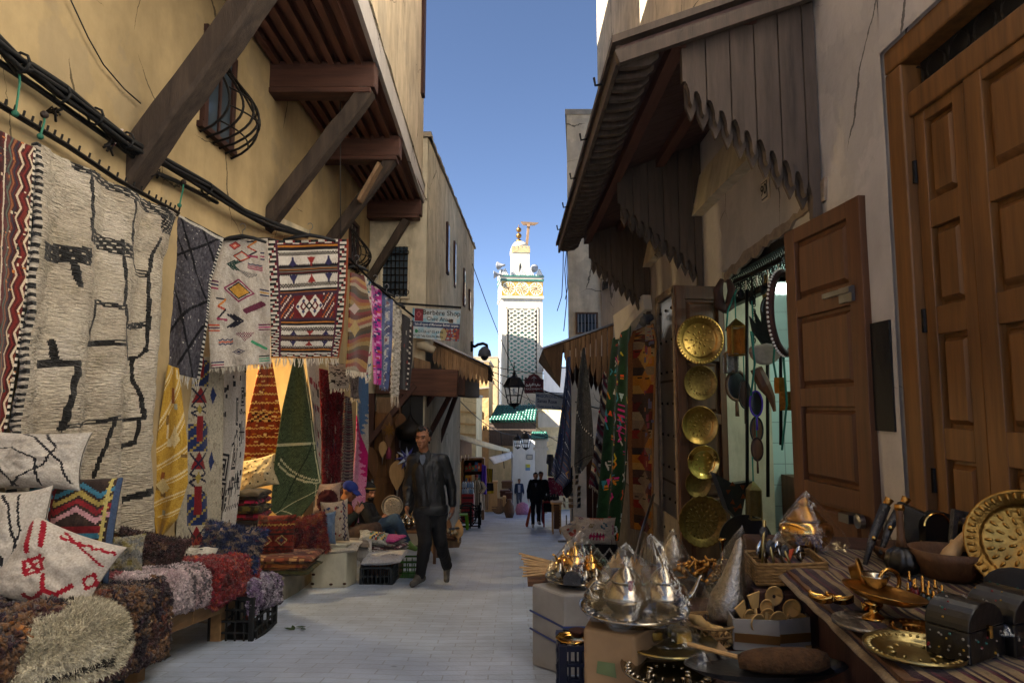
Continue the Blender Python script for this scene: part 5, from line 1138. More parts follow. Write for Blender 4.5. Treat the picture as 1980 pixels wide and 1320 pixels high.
slab('shag_rug','brown, plum and ochre mottled shag rug folded over the near bench',2.35,3.62,-2.6,-1.86,BZ,.34,lambda P:(P.mottle(['241a16','3c2a1c','5e4630','2a1a22','6a4c34','462c2c','806a50'],(7,5),4),P.fleck(30,.02,.05,['8a5a30','241622','6d3d2c'],2)),'3c2a1c',tuft=(30000,0.037,0.0036),amp=.05,seed=3)
slab('shag_rug','pale pink fluffy rug with grey marks over the middle of the bench',3.56,4.16,-2.6,-1.87,BZ+.03,.18,lambda P:(P.mottle(['9d8588','ab9698','b5a3a4','c0b0b0'],(4,5),7),P.fleck(26,.03,.05,['5a5054','4b4348'],5,(.45,.85,.5,.95)),P.zig(.33,.02,3,.012,'8a4a52'),P.fleck(20,.08,.02,['7a3a40'],8,(0,.3,.3,.5))),'ab9698',tuft=(25270,0.032,0.0033),amp=.022,seed=5)
slab('shag_rug','thick red and rust shag rug over the far end of the bench',4.12,4.72,-2.6,-1.83,BZ+.04,.19,lambda P:(P.mottle(['4a1016','6d1b1e','8a2a22','7a2030','9a4a30','5a1420'],(6,6),6)),'6d1b1e',tuft=(28880,0.047,0.0040),amp=.05,ends=.2,seed=8)
slab('shag_rug','violet and white shag mat hanging over the black crate',4.48,5.0,-2.3,-1.74,.36,.17,lambda P:P.mottle(['4a3a52','6d5a74','8f8490','3a2a3c','a79ca4'],(6,6),9),'6d5a74',tuft=(16245,0.032,0.0033),nu=40,nv=40,amp=.03,seed=11)
def blob():
    c=W(92,1262,2.72)+V((-.03,.05,-.02)); m=MB(); n1,n2=60,36
    U,Q=centers(n1,n2); P=Pat(U,Q,'aaa28a'); P.mottle(['b3aa8e','c2b99e','cec5ab','d6ceb6'],(6,5),3)
    q=np.array([mn.fractal(V((u*5,v*4,9)),1,2,3) for u,v in zip(U,Q)]); P.put(q>.42,'2a2018'); P.jit(.15)
    def sf(u,v):
        t=2*pi*u; a=pi*v*.62; r=math.sin(a)**.55; n=1+.1*mn.noise(V((math.cos(t)*1.5,math.sin(t)*1.5,a*2)))
        return c+V((.27*r*math.cos(t)*n,.30*r*math.sin(t)*n,.17*math.cos(a)-.0))
    m.grid(n1,n2,sf,P.C); m.tufts(30000,.032,.004,fall=.2,jit=.8)
    tag(m.obj('shag_pouf','shag',None,smooth=True),'round cream fluffy pouf with dark brown spots in the bottom left corner','pouf')
blob()
# ------------------------------------------------ cushions along the bench
def lines(P):
    P.mottle(['a9a298','b2aba1'],(4,5),1); K='1d1c20'
    P.poly([(.1,.35),(.35,.3),(.62,.5),(.68,.95)],.012,K); P.poly([(.95,.9),(.85,.55),(.55,.1),(.4,.02)],.012,K); P.poly([(.62,.02),(.78,.3),(.7,.62),(.4,.98)],.012,K); P.poly([(0,.7),(.25,.55),(.45,.98)],.012,K)
pillow('cushion','white cushion with crossing black lines leaning on the shag rug, topmost at the left',W(62,890,3.22),(1,.12,-.02),(-.05,.25,1),.50,.29,.17,'b2aba1',lines,n=64,seed=1)
pillow('cushion','large white cushion with black lines standing behind the red motif cushion at the left edge',W(8,1075,3.0),(1,.2,0),(0,.15,1),.32,.62,.16,'aaa399',lines,n=64,seed=2)
def bagst(P):
    P.mottle(['2e2320','3a2c26'],(5,5),3)
    for v,c in ((.12,'3a6f86'),(.2,'9c8a4a'),(.28,'7a2228'),(.36,'b0848a'),(.5,'7a2228'),(.56,'3a6f86'),(.62,'24566e'),(.68,'a89a5c'),(.74,'2f5a38')):
        if v<.42: P.zig(v,.06,2.2,.026,c,ph=.2,u0=.34); P.zig(v+.03,.06,1.2,.026,c,ph=.3,u1=.24)
        else: P.rect(.34,.88,v-.028,v+.028,c)
    P.rect(.24,.34,0,1,'5e1a20')
    for k in range(8): P.dia(.29,.08+k*.11,.035,.035,'3a6f86'); P.dia(.29,.08+k*.11,.016,.016,'b5aa8a')
    P.zigv(.9,.012,14,.02,'a89a5c'); P.col(.955,1,'3a4a66'); P.fleck(40,.02,.02,['7a3a50','2f5a38','3a6f86'],6,(.34,.86,.78,1)); P.zig(.66,.04,1.5,.03,'b0848a',u1=.24); P.zig(.56,.04,1.5,.03,'7a2228',u1=.24)
pillow('rug_bag','woven rug bag with bright zigzag stripes standing under the topmost white cushion',W(134,1025,3.34),(1,.25,-.02),(-.04,.2,1),.42,.52,.13,'2e2320',bagst,n=60,seed=3,pinch=.03)
def redm(P):
    P.mottle(['ada59b','b6aea4'],(4,5),2); K='8a1626'
    P.seg(.04,.1,.2,.42,.028,K);P.seg(.16,.04,.3,.3,.03,K);P.zig(.12,.015,9,.018,K,u0=.4,u1=.98);P.seg(.4,.04,.95,.3,.012,K)
    P.dia(.34,.55,.14,.16,K);P.dia(.34,.55,.09,.1,'b6aea4');P.seg(.24,.5,.44,.6,.018,K);P.seg(.3,.66,.4,.42,.018,K)
    P.poly([(.5,.62),(.6,.78),(.72,.78),(.8,.62)],.024,K);P.poly([(.6,.78),(.52,.93)],.024,K);P.poly([(.72,.78),(.78,.94)],.024,K);P.poly([(.52,.93),(.42,.9)],.022,K);P.dia(.93,.5,.08,.12,K,.4)
pillow('cushion','white cushion with bold red tribal motifs tilted on the brown shag rug',W(108,1100,2.98),(.92,.1,-.36),(.28,.42,.86),.44,.36,.17,'b6aea4',redm,n=56,seed=4)
mot=lambda cs,sc,sd:(lambda P:P.mottle(cs,sc,sd))
pillow('cushion','grey and ochre mottled round cushion right of the woven rug bag',W(232,1078,3.72),(.9,.4,0),(0,.25,1),.24,.25,.14,'5c5a58',mot(['45484c','6a6a68','8a8470','7d7446'],(4,5),4),seed=5,mat='shag',tuft=(2166,0.013,0.0030))
pillow('cushion','dark brown and plum shag cushion lying against the white shag rug',W(286,1072,4.05),(.95,.25,-.25),(.1,.4,.8),.42,.27,.17,'2e1e1c',mot(['1e1412','38241f','4a3030','2a1a20','6a5040'],(6,6),5),seed=6,mat='shag',tuft=(9386,0.021,0.0036))
pillow('cushion','small white cushion sprinkled with black ticks on the bench',W(378,1080,4.42),(.95,.2,-.05),(0,.5,.6),.26,.16,.12,'b4ada0',lambda P:P.fleck(16,.03,.04,['1d1b1c'],3),seed=7)
pillow('cushion','navy shag cushion with cream flecked stripes at the far end of the bench',W(448,1055,4.6),(.95,.2,-.2),(.12,.35,.85),.42,.3,.18,'1a2444',lambda P:(P.mottle(['131c38','1e2b52','2a3a68'],(5,5),3),P.put((((P.U*2.6+P.V*1.4+.25*np.sin(P.V*30))%1)<.3),'8a7868'),P.fleck(50,.02,.03,['a08a78','6a3a44','1a2444'],5)),seed=8,mat='shag',tuft=(10830,0.032,0.0036))
# ------------------------------------------------ crates, stone step, piles
def crate(name,label,c,dx,dy,h,mat='rubber',rz=0,rows=4,cols=5,group=None):
    """open plastic crate with slatted sides; c is the middle of its base"""
    t=thing(name,label,'crate',c,group); r=Matrix.Rotation(rz,3,'Z'); c=V(c); P=lambda x,y,z:c+r@V((x,y,z))
    m=MB()
    for sx in (-1,1):
        for sy in (-1,1): m.beam(P(sx*(dx/2-.015),sy*(dy/2-.015),0),P(sx*(dx/2-.015),sy*(dy/2-.015),h),.03,.03)
    for k in range(rows+1):
        z=h*(k/rows)*.94+.012; g=.022 if k in (0,rows) else .012
        for sy in (-1,1): m.beam(P(-dx/2+.03,sy*dy/2*.97,z),P(dx/2-.03,sy*dy/2*.97,z),.012,g)
        for sx in (-1,1): m.beam(P(sx*dx/2*.97,-dy/2+.03,z),P(sx*dx/2*.97,dy/2-.03,z),.012,g)
    for k in range(1,cols):
        x=-dx/2+dx*k/cols; y=-dy/2+dy*k/cols
        for sy in (-1,1): m.beam(P(x,sy*dy/2*.955,.02),P(x,sy*dy/2*.955,h-.02),.01,.01)
        for sx in (-1,1): m.beam(P(sx*dx/2*.955,y,.02),P(sx*dx/2*.955,y,h-.02),.01,.01)
    m.obj('slats',mat,t); m=MB(); m.hexa([P(-dx/2+.02,-dy/2+.02,.01),P(dx/2-.02,-dy/2+.02,.01),P(dx/2-.02,dy/2-.02,.01),P(-dx/2+.02,dy/2-.02,.01),P(-dx/2+.02,-dy/2+.02,.025),P(dx/2-.02,-dy/2+.02,.025),P(dx/2-.02,dy/2-.02,.025),P(-dx/2+.02,dy/2-.02,.025)]); m.obj('base',mat,t)
    return t
crate('plastic_crate','black slatted plastic crate under the violet shag mat at the bench end',(-1.87,4.68,gz(4.68)),.3,.46,.31,rows=4,cols=5,group='black crates')
def step():
    m=MB(); poly=[(-2.62,5.1),(-2.06,5.1),(-2.12,6.6),(-2.4,8.6),(-2.4,11.8),(-2.69,11.8)]
    n=len(poly); m.add([(x,y,gz(y)-.1) for x,y in poly]+[(x,y,gz(y)+.22) for x,y in poly],[tuple(range(n))[::-1],tuple(range(n,2*n))]+[(i,(i+1)%n,n+(i+1)%n,n+i) for i in range(n)])
    kind(m.obj('stone_step','concrete',None,bevel=.02),'structure')
step()
def stack(name,label,c,w,d,layers,ux=V((1,0,0)),seed=0,mat='cloth',cat='folded rugs',h=.045,group=None):
    """pile of folded textiles: each fold a rounded slab; layers lists colours bottom to top"""
    t=thing(name,label,cat,c,group); q=random.Random(seed); c=V(c); ux=V(ux).normalized(); uy=V((-ux.y,ux.x,0)); z=0
    for i,cl in enumerate(layers):
        ww=w*q.uniform(.88,1.02);dd=d*q.uniform(.88,1.02);hh=h*q.uniform(.8,1.2); o=ux*q.uniform(-.02,.02)+uy*q.uniform(-.02,.02)
        cols=cl if isinstance(cl,list) else [cl]
        U,Q=centers(24,24); P=Pat(U,Q,cols[0])
        if len(cols)>1: P.mottle(cols,(3,14),i+seed)
        P.jit(.15); m=MB()
        for sg in (1,-1):
            def sf(a,b):
                u=2*a-1;v=2*b-1; k=(max(0,1-abs(u)**5))**.4*(max(0,1-abs(v)**5))**.4
                return c+o+ux*(sg*u*ww/2)+uy*(-v*dd/2)+V((0,0,z+hh/2+sg*hh/2*k+.012*mn.noise(V((u*2+i,v*2,seed)))))
            m.grid(24,24,sf,P.C)
        m.obj('folded_rug',mat,t,smooth=True); z+=hh*.86
    return t
stack('rug_pile','low pile of dark red and olive folded rugs on the stone step',W(552,1108,6.25)+V((0,.1,0)),.55,.5,[['3a3a20','5a4a1c'],['5a2418','7a4a24','3c1a14'],['6a3020','4a2018','8a6a4a']],seed=3,h=.06)
slab('folded_rug','cream rug with rust lines hanging over the stone step beside the violet mat',5.05,5.75,-2.45,-1.98,.3,.16,lambda P:(P.zig(.4,.1,3,.03,'8a4a38'),P.zig(.75,.08,4,.03,'5a3030')),'a99f92',mat='cloth',tuft=None,nu=40,nv=40,amp=.015,seed=13)
def kil(P):
    P.mottle(['4a1812','5e2016','3c120f'],(5,6),1)
    for v,c in ((.12,'2a2018'),(.22,'8a7038'),(.34,'2a2018'),(.8,'2a2018'),(.88,'8a7038')): P.zig(v,.015,10,.014,c)
    for u in (.3,.7): P.dia(u,.57,.16,.12,'8a7850',.25);P.dia(u,.57,.07,.05,'2c2c38')
    P.rect(0,1,.42,.45,'2a1a18');P.rect(0,1,.7,.73,'2a1a18')
pillow('cushion','dark red kilim cushion with diamonds standing on the folded rug pile',W(533,1038,6.35),(1,.12,0),(.02,.2,1),.36,.42,.14,'4a1812',kil,n=44,seed=9,pinch=.04)
pillow('cushion','shaggy cushion in burgundy and orange beside the kilim cushion',W(598,1034,6.6),(.92,.3,.15),(-.15,.25,1),.36,.4,.2,'4a1018',mot(['3a0c14','5a1420','7a2420','8a4a24','a8785c'],(5,6),7),seed=10,mat='shag',tuft=(9386,0.037,0.0042))
pillow('cushion','pale denim blue cushion edge behind the burgundy shag cushion',W(626,1022,6.85),(.8,.6,0),(0,.1,1),.26,.34,.13,'4f6078',None,seed=11)
def bei(P):
    P.mottle(['8d8072','988b7c'],(4,5),1); P.dia(.35,.3,.12,.1,'2e2c34'); P.zigv(.8,.03,8,.03,'2f2b45'); P.fleck(26,.04,.025,['6a2026','2f3a5a','3a2a2a'],4)
pillow('cushion','beige kilim cushion with navy and red marks right of the denim cushion',W(648,1008,7.15),(.85,.5,.05),(.05,.1,1),.3,.46,.16,'988b7c',bei,n=44,seed=12)
pillow('cushion','arched wine red cushion with a pale woven border behind the capped man',W(633,962,7.4),(.9,.3,0),(.1,.1,1),.3,.34,.14,'3a1216',lambda P:P.put((np.hypot(P.U-.5,P.V-.6)>.42),'8a7468'),seed=13)
pillow('cushion','pale yellow cushion dotted with black ticks under the shop lamp',W(498,914,6.95),(1,.25,.22),(-.12,.3,1),.4,.34,.17,'b3a684',lambda P:[P.put((abs(P.U-(.1+.2*i+(.1 if j%2 else 0)))<.02)&(abs(P.V-(.12+.18*j))<.022),'1d1a16') for i in range(5) for j in range(5)],n=44,seed=14)
stack('rug_stack','tall stack of folded dark rugs inside the lit shop',W(485,1058,6.75),.3,.4,[['2a2216','5a4a1c'],'1c1814',['6a5a1c','2a2214'],['5a1418','2c1014'],'1f1a18',['7a1c30','3a1420'],['4a4420','201c14'],['8a1c3c','2a1018'],'1d1a1a'],seed=8,h=.075)
def whitebox():
    b=thing('metal_box','dented off-white metal box with rust spots standing on the paving','box',(-1.96,7.12,gz(7.1)))
    m=MB(); P=[W(601,1127,6.93),W(669,1129,6.95),W(690,1119,7.35),W(620,1118,7.4)]
    for p in P: p.z=gz(p.y)-.01
    top=[p+V((0,0,.43)) for p in P]; m.hexa(P+top); m.obj('body','metal_white',b,bevel=.02)
    m=MB(); q=top; m.hexa([p+V((0,0,.002)) for p in q]+[p+V((0,0,.03)) for p in q]); m.obj('lid','metal_white',b,bevel=.01)
    m=MB()
    for px,py in ((604,1128),(640,1129),(666,1128),(606,1110)): m.ball(W(px,py,6.925),(.02,.008,.012),8,5)
    m.obj('rust_spots','rust',b)

whitebox()
def fold(name,label,pts,Yb,h,base,fn=None,n=26,cat='blanket',mat='cloth'):
    """blanket folded over: four ground-plan corner pixels (near left, near right, far right, far left) with depths, plus thickness"""
    q=[W(*p) for p in pts]; U,Q=centers(n,n); P=Pat(U,Q,base)
    if fn: fn(P)
    P.jit(.1); m=MB()
    for sg in (1,-1):
        def sf(a,b):
            a2=a if sg>0 else 1-a; p=q[3].lerp(q[2],a2).lerp(q[0].lerp(q[1],a2),b); u=2*a-1;v=2*b-1
            k=(max(0,1-abs(u)**6))**.4*(max(0,1-abs(v)**6))**.4
            return p+V((0,0,sg*h/2*k+.018*mn.noise(V((a2*3,b*3,Yb)))-.04*max(0,b-.8)))
        m.grid(n,n,sf,P.C)
    return tag(m.obj(name,mat,None,smooth=True),label,cat)
fold('blanket','cream blanket folded over the top of the metal box',[(603,1066,6.88,),(690,1062,6.95),(702,1046,7.45),(618,1048,7.4)],1,.06,'a39c90',lambda P:P.zig(.7,.03,5,.014,'7a5a38'))
fold('blanket','grey-brown mat spread at the back of the metal box lid',[(640,1052,7.4),(715,1056,7.4),(712,1042,7.7),(650,1040,7.7)],2,.03,'6f665c')
crate('plastic_crate','black plastic crate under the folded white cloths beside the metal box',(-1.47,7.38,gz(7.3)),.36,.36,.19,'slate_dark',rows=2,cols=8,group='black crates')

crate('plastic_crate','green plastic crate half hidden behind the walking man and the white cloths',(-1.25,7.95,gz(7.95)),.34,.3,.2,'green_plastic',rows=3,cols=5)

m=MB(); m.bx(-1.75,-1.32,7.66,8.1,gz(7.9),gz(7.9)+.3); tag(m.obj('wooden_box','wood_brown',None,bevel=.01),'low wooden box under the pink blanket pile','box')
stack('blanket_pile','pile of folded blankets with a hot pink one on top, by the walking man',(-1.52,7.85,gz(7.9)+.3),.46,.42,[['9a9890','c0bab0','4a4644'],['3c3634','8a5a5c','c2b8b0'],['8a8480','5a4a4a'],['a8327a','b84a8c']],ux=V((1,-.25,0)),seed=5,h=.05,cat='folded blankets')
fold('blanket','white blanket with grey lines folded on the black crate',[(697,1088,7.15),(775,1084,7.1),(790,1066,7.6),(712,1072,7.65)],4,.08,'a5a4a6',lambda P:P.poly([(.1,.6),(.4,.5),(.9,.7)],.012,'3a3a40'))
fold('blanket','white blanket with looping black lines rolled beside the pink pile',[(688,1074,7.5),(718,1076,7.45),(720,1046,7.7),(692,1046,7.75)],6,.16,'a8a6a2',lambda P:P.poly([(.1,.2),(.5,.4),(.3,.7),(.8,.9)],.025,'2a2a2e'))
def colr(P): P.mottle(['8a8a80','a3a39a'],(4,5),1); P.chk(.35,.95,.15,.85,9,4,['8a3a2c','3a6a5a',None,'c0a84a','3a3a5a',None])
pillow('cushion','small flat cushion with multicoloured woven dots by the capped man knees',W(722,1039,7.7),(.95,.2,-.15),(.1,.8,.4),.34,.2,.09,'a3a39a',colr,n=40,seed=15)
# ================================================================ people
def fuse(m,name,mat,parent,vox,smooth=6,wr=0,wsc=14,wst=(1,1,.6)):
    """melt overlapping rounded limbs into one continuous skin, then wrinkle it"""
    me=bpy.data.meshes.new('tmp'); me.from_pydata([tuple(v) for v in m.v],[],m.f); ob=bpy.data.objects.new('tmp',me); WS.collection.objects.link(ob)
    r=ob.modifiers.new('r','REMESH'); r.mode='VOXEL'; r.voxel_size=vox; r.use_smooth_shade=True
    k=ob.modifiers.new('s','SMOOTH'); k.factor=.5; k.iterations=smooth
    dg=wdg(); out=bpy.data.meshes.new_from_object(ob.evaluated_get(dg)); bpy.data.objects.remove(ob); bpy.data.meshes.remove(me)
    o=ORG[parent]; out.name=name
    n=len(out.vertices); co=np.empty(n*3,np.float32); out.vertices.foreach_get('co',co); co=co.reshape(-1,3).astype(float)
    if wr:
        nr=np.empty(n*3,np.float32); out.vertices.foreach_get('normal',nr); nr=nr.reshape(-1,3)
        d=np.array([mn.fractal(V((x*wsc*wst[0],y*wsc*wst[1],z*wsc*wst[2])),1,2.2,3) for x,y,z in co]); co+=nr*(wr*d)[:,None]
    co-=np.array(o); out.vertices.foreach_set('co',co.astype(np.float32).ravel()); out.update()
    out.materials.clear(); out.materials.append(M[mat]); q=bpy.data.objects.new(name,out); C.objects.link(q); q.parent=parent; ORG[q]=o
    return q
def hand(m,w,d,n,k,curl=.5,side=1):
    """five unequal fingers from wrist w along d; n = back-of-hand normal"""
    d=V(d).normalized(); n=(V(n)-d*V(n).dot(d)).normalized(); s=d.cross(n)*side
    m.capsule(w,w+d*.03*k,.026*k,.028*k); 
    for i in range(4):
        o=(i-1.5)*.021*k; b=w+d*.075*k+s*o; m.capsule(w+d*.02*k+s*o*.6,b,.016*k,.0125*k)
        L=(.034,.04,.037,.029)[i]*k; p=b; a=0
        for j in range(3):
            a+=curl*(.55+.1*i); q=p+(d*math.cos(a)-n*math.sin(a))*L*(1,.75,.6)[j]; m.capsule(p,q,(.0105-.0012*j)*k,(.0098-.0012*j)*k,8); p=q
    b=w+d*.025*k+s*-.03*k; q=b+(d*.7-s*.65-n*.25).normalized()*.035*k; m.capsule(b,q,.0125*k,.011*k,8); m.capsule(q,q+(d*.95-s*.2-n*.4).normalized()*.03*k,.011*k,.009*k,8)
def person(label,J,k=1.,fd=(0,-1,0),top='cloth_black',leg='cloth_black',shoe='shoe_grey',head='hair',skin='skin',vox=.008,foot=None,group=None,curl=.5,topw=1.,legw=1.,extra=None,coat=0,bulk=1.):
    J={a:V(b) for a,b in J.items()}; fd=V(fd).normalized(); up=(J['head']-J['neck']).normalized(); rt=fd.cross(up).normalized(); fu=rt.cross(fd)
    H=J['head']; ft=min(J['anL'].z,J['anR'].z)-.06*k
    t=thing('person',label,'person',(J['pelvis'].x,J['pelvis'].y,ft),group)
    at=lambda x,y,z:H+rt*x*k+fd*y*k+fu*z*k
    rot=Matrix((rt,fd,fu)).transposed()
    b=MB()
    b.ball(at(0,-.008,.025),(.076*k,.094*k,.098*k),18,12,rot); b.ball(at(0,.02,-.045),(.058*k,.068*k,.068*k),14,10,rot); b.ball(at(0,.068,-.088),(.027*k,.024*k,.022*k),10,8,rot)
    b.capsule(at(0,.088,.012),at(0,.108,-.028),.010*k,.0155*k,8); 
    for s in (-1,1):
        b.ball(at(s*.014,.098,-.03),.0105*k,8,6); b.ball(at(s*.036,.07,-.022),(.022*k,.02*k,.02*k),8,6,rot); b.capsule(at(s*.012,.09,.03),at(s*.05,.072,.032),.012*k,.010*k,8)
        b.ball(at(s*.078,-.004,-.004),(.010*k,.02*k,.032*k),8,8,rot)
    b.capsule(at(-.02,.086,-.058),at(.02,.086,-.058),.0085*k,.0085*k,8); b.capsule(at(-.016,.083,-.07),at(.016,.083,-.07),.0095*k,.0095*k,8)
    b.capsule(J['neck'],at(0,-.012,-.05),.056*k,.052*k); b.capsule(J['chest'],J['neck'],.07*k,.055*k); b.capsule(J['pelvis'],J['chest'],.085*k,.085*k)
    for s in 'LR':
        b.capsule(J['sh'+s],J['chest'],.05*k,.08*k); b.capsule(J['sh'+s],J['el'+s],.047*k,.037*k); b.capsule(J['el'+s],J['ha'+s],.037*k,.024*k)
        d=J.get('hd'+s,(J['ha'+s]-J['el'+s])); n=J.get('hn'+s, (rt if s=='R' else -rt)*1.0); hand(b,J['ha'+s],d,n,k,curl,1 if s=='R' else -1)
        b.capsule(J['hip'+s],J['kn'+s],.07*k,.048*k); b.capsule(J['kn'+s],J['an'+s],.052*k,.036*k)
        f=(V(foot[s]) if foot else fd).normalized(); dn=f.cross(V((0,0,1))).cross(f)*-1; b.capsule(J['an'+s]+dn*.03*k,J['an'+s]+f*.12*k+dn*.055*k,.034*k,.022*k)
    fuse(b,'body',skin,t,vox,3)
    # jacket
    j=MB(); B=bulk
    sw=J['shL']-J['shR']; c=J['chest']; pv=J['pelvis']
    for f,r in ((.22,.115),(.5,.13),(.78,.115)): j.capsule(pv.lerp(J['neck'],-.02)+sw*(f-.5)*.62,c.lerp(J['neck'],.35)+sw*(f-.5)*.75,r*k*topw*B,.105*k*B)
    if coat: 
        for f in (.25,.5,.75): j.capsule(pv+sw*(f-.5)*.7-V((0,0,coat*k)),c+sw*(f-.5)*.7,.12*k*topw,.11*k)
    j.capsule(J['shL'],J['shR'],.07*k*B,.07*k*B); j.capsule(c.lerp(J['neck'],.6),J['neck']-V((0,0,.01)),.085*k*B,.066*k)
    for s in 'LR': j.capsule(J['sh'+s],J['el'+s],.071*k*B,.058*k*B); j.capsule(J['el'+s],J['ha'+s].lerp(J['el'+s],.06),.058*k*B,.043*k*B)
    fuse(j,'jacket',top,t,vox*1.15,4,wr=.010*k,wsc=13/k)
    l=MB(); l.capsule(J['hipL'],J['hipR'],.115*k,.115*k); l.capsule(J['pelvis'],J['pelvis']+V((0,0,.06*k)),.12*k,.115*k)
    for s in 'LR': l.capsule(J['hip'+s],J['kn'+s],.098*k*legw,.074*k*legw); l.capsule(J['kn'+s],J['an'+s]+V((0,0,.0)),.074*k*legw,.06*k*legw)
    fuse(l,'trousers',leg,t,vox*1.15,4,wr=.012*k,wsc=11/k)
    for s in 'LR':
        f=V(foot[s]) if foot else fd; f=f.normalized(); a=J['an'+s]; m=MB(); dn=f.cross(V((0,0,1))).cross(f)*-1
        m.capsule(a-V((0,0,.035*k)),a+dn*.055*k-f*.03*k,.045*k,.04*k); m.capsule(a+dn*.052*k-f*.035*k,a+f*.15*k+dn*.062*k,.041*k,.034*k); m.capsule(a,a+f*.09*k+dn*.045*k,.042*k,.035*k); fuse(m,'shoe',shoe,t,vox,4)
    # hair, eyes, brows, mouth
    if head:
        h=MB(); 
        if head=='hair':
            h.ball(at(0,-.022,.042),(.08*k,.09*k,.084*k),16,10,rot); h.ball(at(.01,.03,.09),(.056*k,.046*k,.03*k),12,8,rot); h.ball(at(0,-.06,-.01),(.07*k,.045*k,.06*k),12,8,rot)
            for s in (-1,1): h.capsule(at(s*.074,.012,.05),at(s*.075,.02,.0),.012*k,.006*k,8)
            fuse(h,'hair','hair',t,vox*.9,2,wr=.022*k,wsc=40/k,wst=(1,1,1))
    for s in (-1,1):
        e=MB(); e.ball(at(s*.033,.083,.006),(.0105*k,.007*k,.0055*k),10,6,rot,col='1a1310'); e.obj('eye','painted',t,smooth=True)
        e=MB(); e.beam(at(s*.016,.099,.031),at(s*.053,.077,.032),.008*k,.009*k,col='0d0a09'); e.obj('eyebrow','painted',t)
    e=MB(); e.ball(at(0,.09,-.064),(.021*k,.006*k,.0035*k),10,6,rot,col='4a2a22'); e.obj('mouth','painted',t,smooth=True)
    if extra: extra(t,at,rot,k,J)
    return t
pm('shoe_grey','4a4744',.7,var=.5,scale=30,bump=.3); pm('cloth_grey','4a4d55',.9,var=.3,scale=20,bump=.3); pm('cloth_brown','4a3b32',.95,var=.3,scale=24,bump=.4); pm('cloth_navy','1c2a47',.9,var=.3,scale=24,bump=.3); pm('cloth_olive','20241f',.9,var=.35,scale=24,bump=.4); pm('cloth_orange','7a3418',.85,var=.25,scale=20,bump=.4); pm('cap_blue','1a2f7a',.8,var=.2,scale=20,bump=.2); pm('fur','0a0a0b',1,var=.6,scale=70,bump=1,bscale=60,dist=.02); pm('shirt','5a6170',.9,var=.2,scale=30); pm('hairband','7a6430',.9)
def walking_man():
    Y=7.2; w=lambda x,y,d=0:W(x,y,Y+d)
    J=dict(head=w(818,847,-.05),neck=w(820,875),chest=w(829,920,.02),pelvis=w(833,984,.04),shR=w(799,889,.0),shL=w(857,888,.05),elR=w(789,941,.06),elL=w(873,941,.1),haR=w(787,979,-.12),haL=w(875,976,.1),
        hipR=w(819,994,.0),hipL=w(846,992,.06),knR=w(822,1049,-.17),knL=w(852,1046,-.03),anR=w(813,1109,-.07),anL=w(864,1093,.4))
    def ex(t,at,rot,k,J):
        m=MB(); a=J['neck']+V((0,-.06,.0))
        m.prism([(-.04,.02),(.04,.02),(.02,-.06),(.0,-.09),(-.02,-.06)],J['neck']+V((.0,-.105,-.035)),V((1,0,0)),V((0,.1,1)),.02); m.obj('shirt','shirt',t)
        for s in (-1,1):
            m=MB(); m.prism([(s*.022,.03),(s*.07,.05),(s*.085,0),(s*.05,-.07)],J['neck']+V((0,-.112,-.03)),V((1,0,0)),V((0,.1,1)),.018); m.obj('collar','leather_black',t,bevel=.004)
        m=MB(); m.beam(J['neck']+V((.01,-.128,-.13)),J['pelvis']+V((.0,-.14,.03)),.01,.008); m.obj('zip','iron',t)
        m=MB(); p=J['pelvis']+V((0,.0,.0)); m.lathe([(.175,-.05),(.19,-.03),(.19,.03),(.175,.05)],p,24,Matrix.Diagonal((1,.75,1))); m.obj('jacket_hem','leather_black',t,smooth=True)
    g=ong(812,1124)
    person('man in black leather jacket and dark trousers walking towards the camera',J,fd=(-.22,-1,-.02),top='leather_black',leg='cloth_black',vox=.0075,foot={'R':(-.45,-.9,-.05),'L':(.05,-.62,-.8)},extra=ex,curl=.45,bulk=1.0)
walking_man()
def capman():
    Y=8.15; w=lambda x,y,d=0:W(x,y,Y+d)
    J=dict(head=w(676,949,.0),neck=w(665,967,.02),chest=w(658,992,.02),pelvis=w(656,1032,.02),shR=w(655,978,-.17),shL=w(668,976,.18),elR=w(668,1010,-.2),elL=w(682,1006,.15),haR=w(688,993,-.12),haL=w(690,990,.02),
        hipR=w(662,1036,-.1),hipL=w(664,1034,.1),knR=w(722,1022,-.2),knL=w(726,1020,.05),anR=w(735,1068,-.2),anL=w(738,1062,.05),hdR=V((.5,.2,.75)),hdL=V((.4,-.2,.8)),hnR=V((0,-1,.2)),hnL=V((.6,.6,-.2)))
    def ex(t,at,rot,k,J):
        m=MB(); m.ball(at(0,-.012,.05),(.087,.104,.075),18,10,rot); m.obj('cap','cap_blue',t,smooth=True)
        m=MB(); m.grid(10,6,lambda u,v:at((u-.5)*.14*(1-.35*v*v),.075+v*.085,.05-.02*v-.05*(u-.5)**2*4*.3)); m.obj('cap_brim','cap_blue',t,smooth=True,solid=.008)
        v=MB(); c=J['chest']; v.capsule(J['pelvis']+V((.07,-.03,.06)),c+V((.08,-.05,.04)),.085,.08); v.capsule(J['pelvis']+V((.1,.05,.04)),c+V((.09,.05,.02)),.08,.07); fuse(v,'vest','cloth_orange',t,.01,4,wr=.012)
        m=MB(); p=(J['haR']+J['haL'])/2+V((.045,-.02,.085)); m.box(p,(.012,.07,.13),Matrix.Rotation(R(25),3,'Y')); m.obj('phone','phone',t,bevel=.005)
    person('seated man in blue cap and orange vest looking down at his phone',J,k=.98,fd=(.86,-.35,-.42),top='cloth_olive',leg='cloth_brown',head='',vox=.009,extra=ex,curl=.6,bulk=1.05)
pm('phone','4c5054',.25,var=.1,spec=.7)
capman()
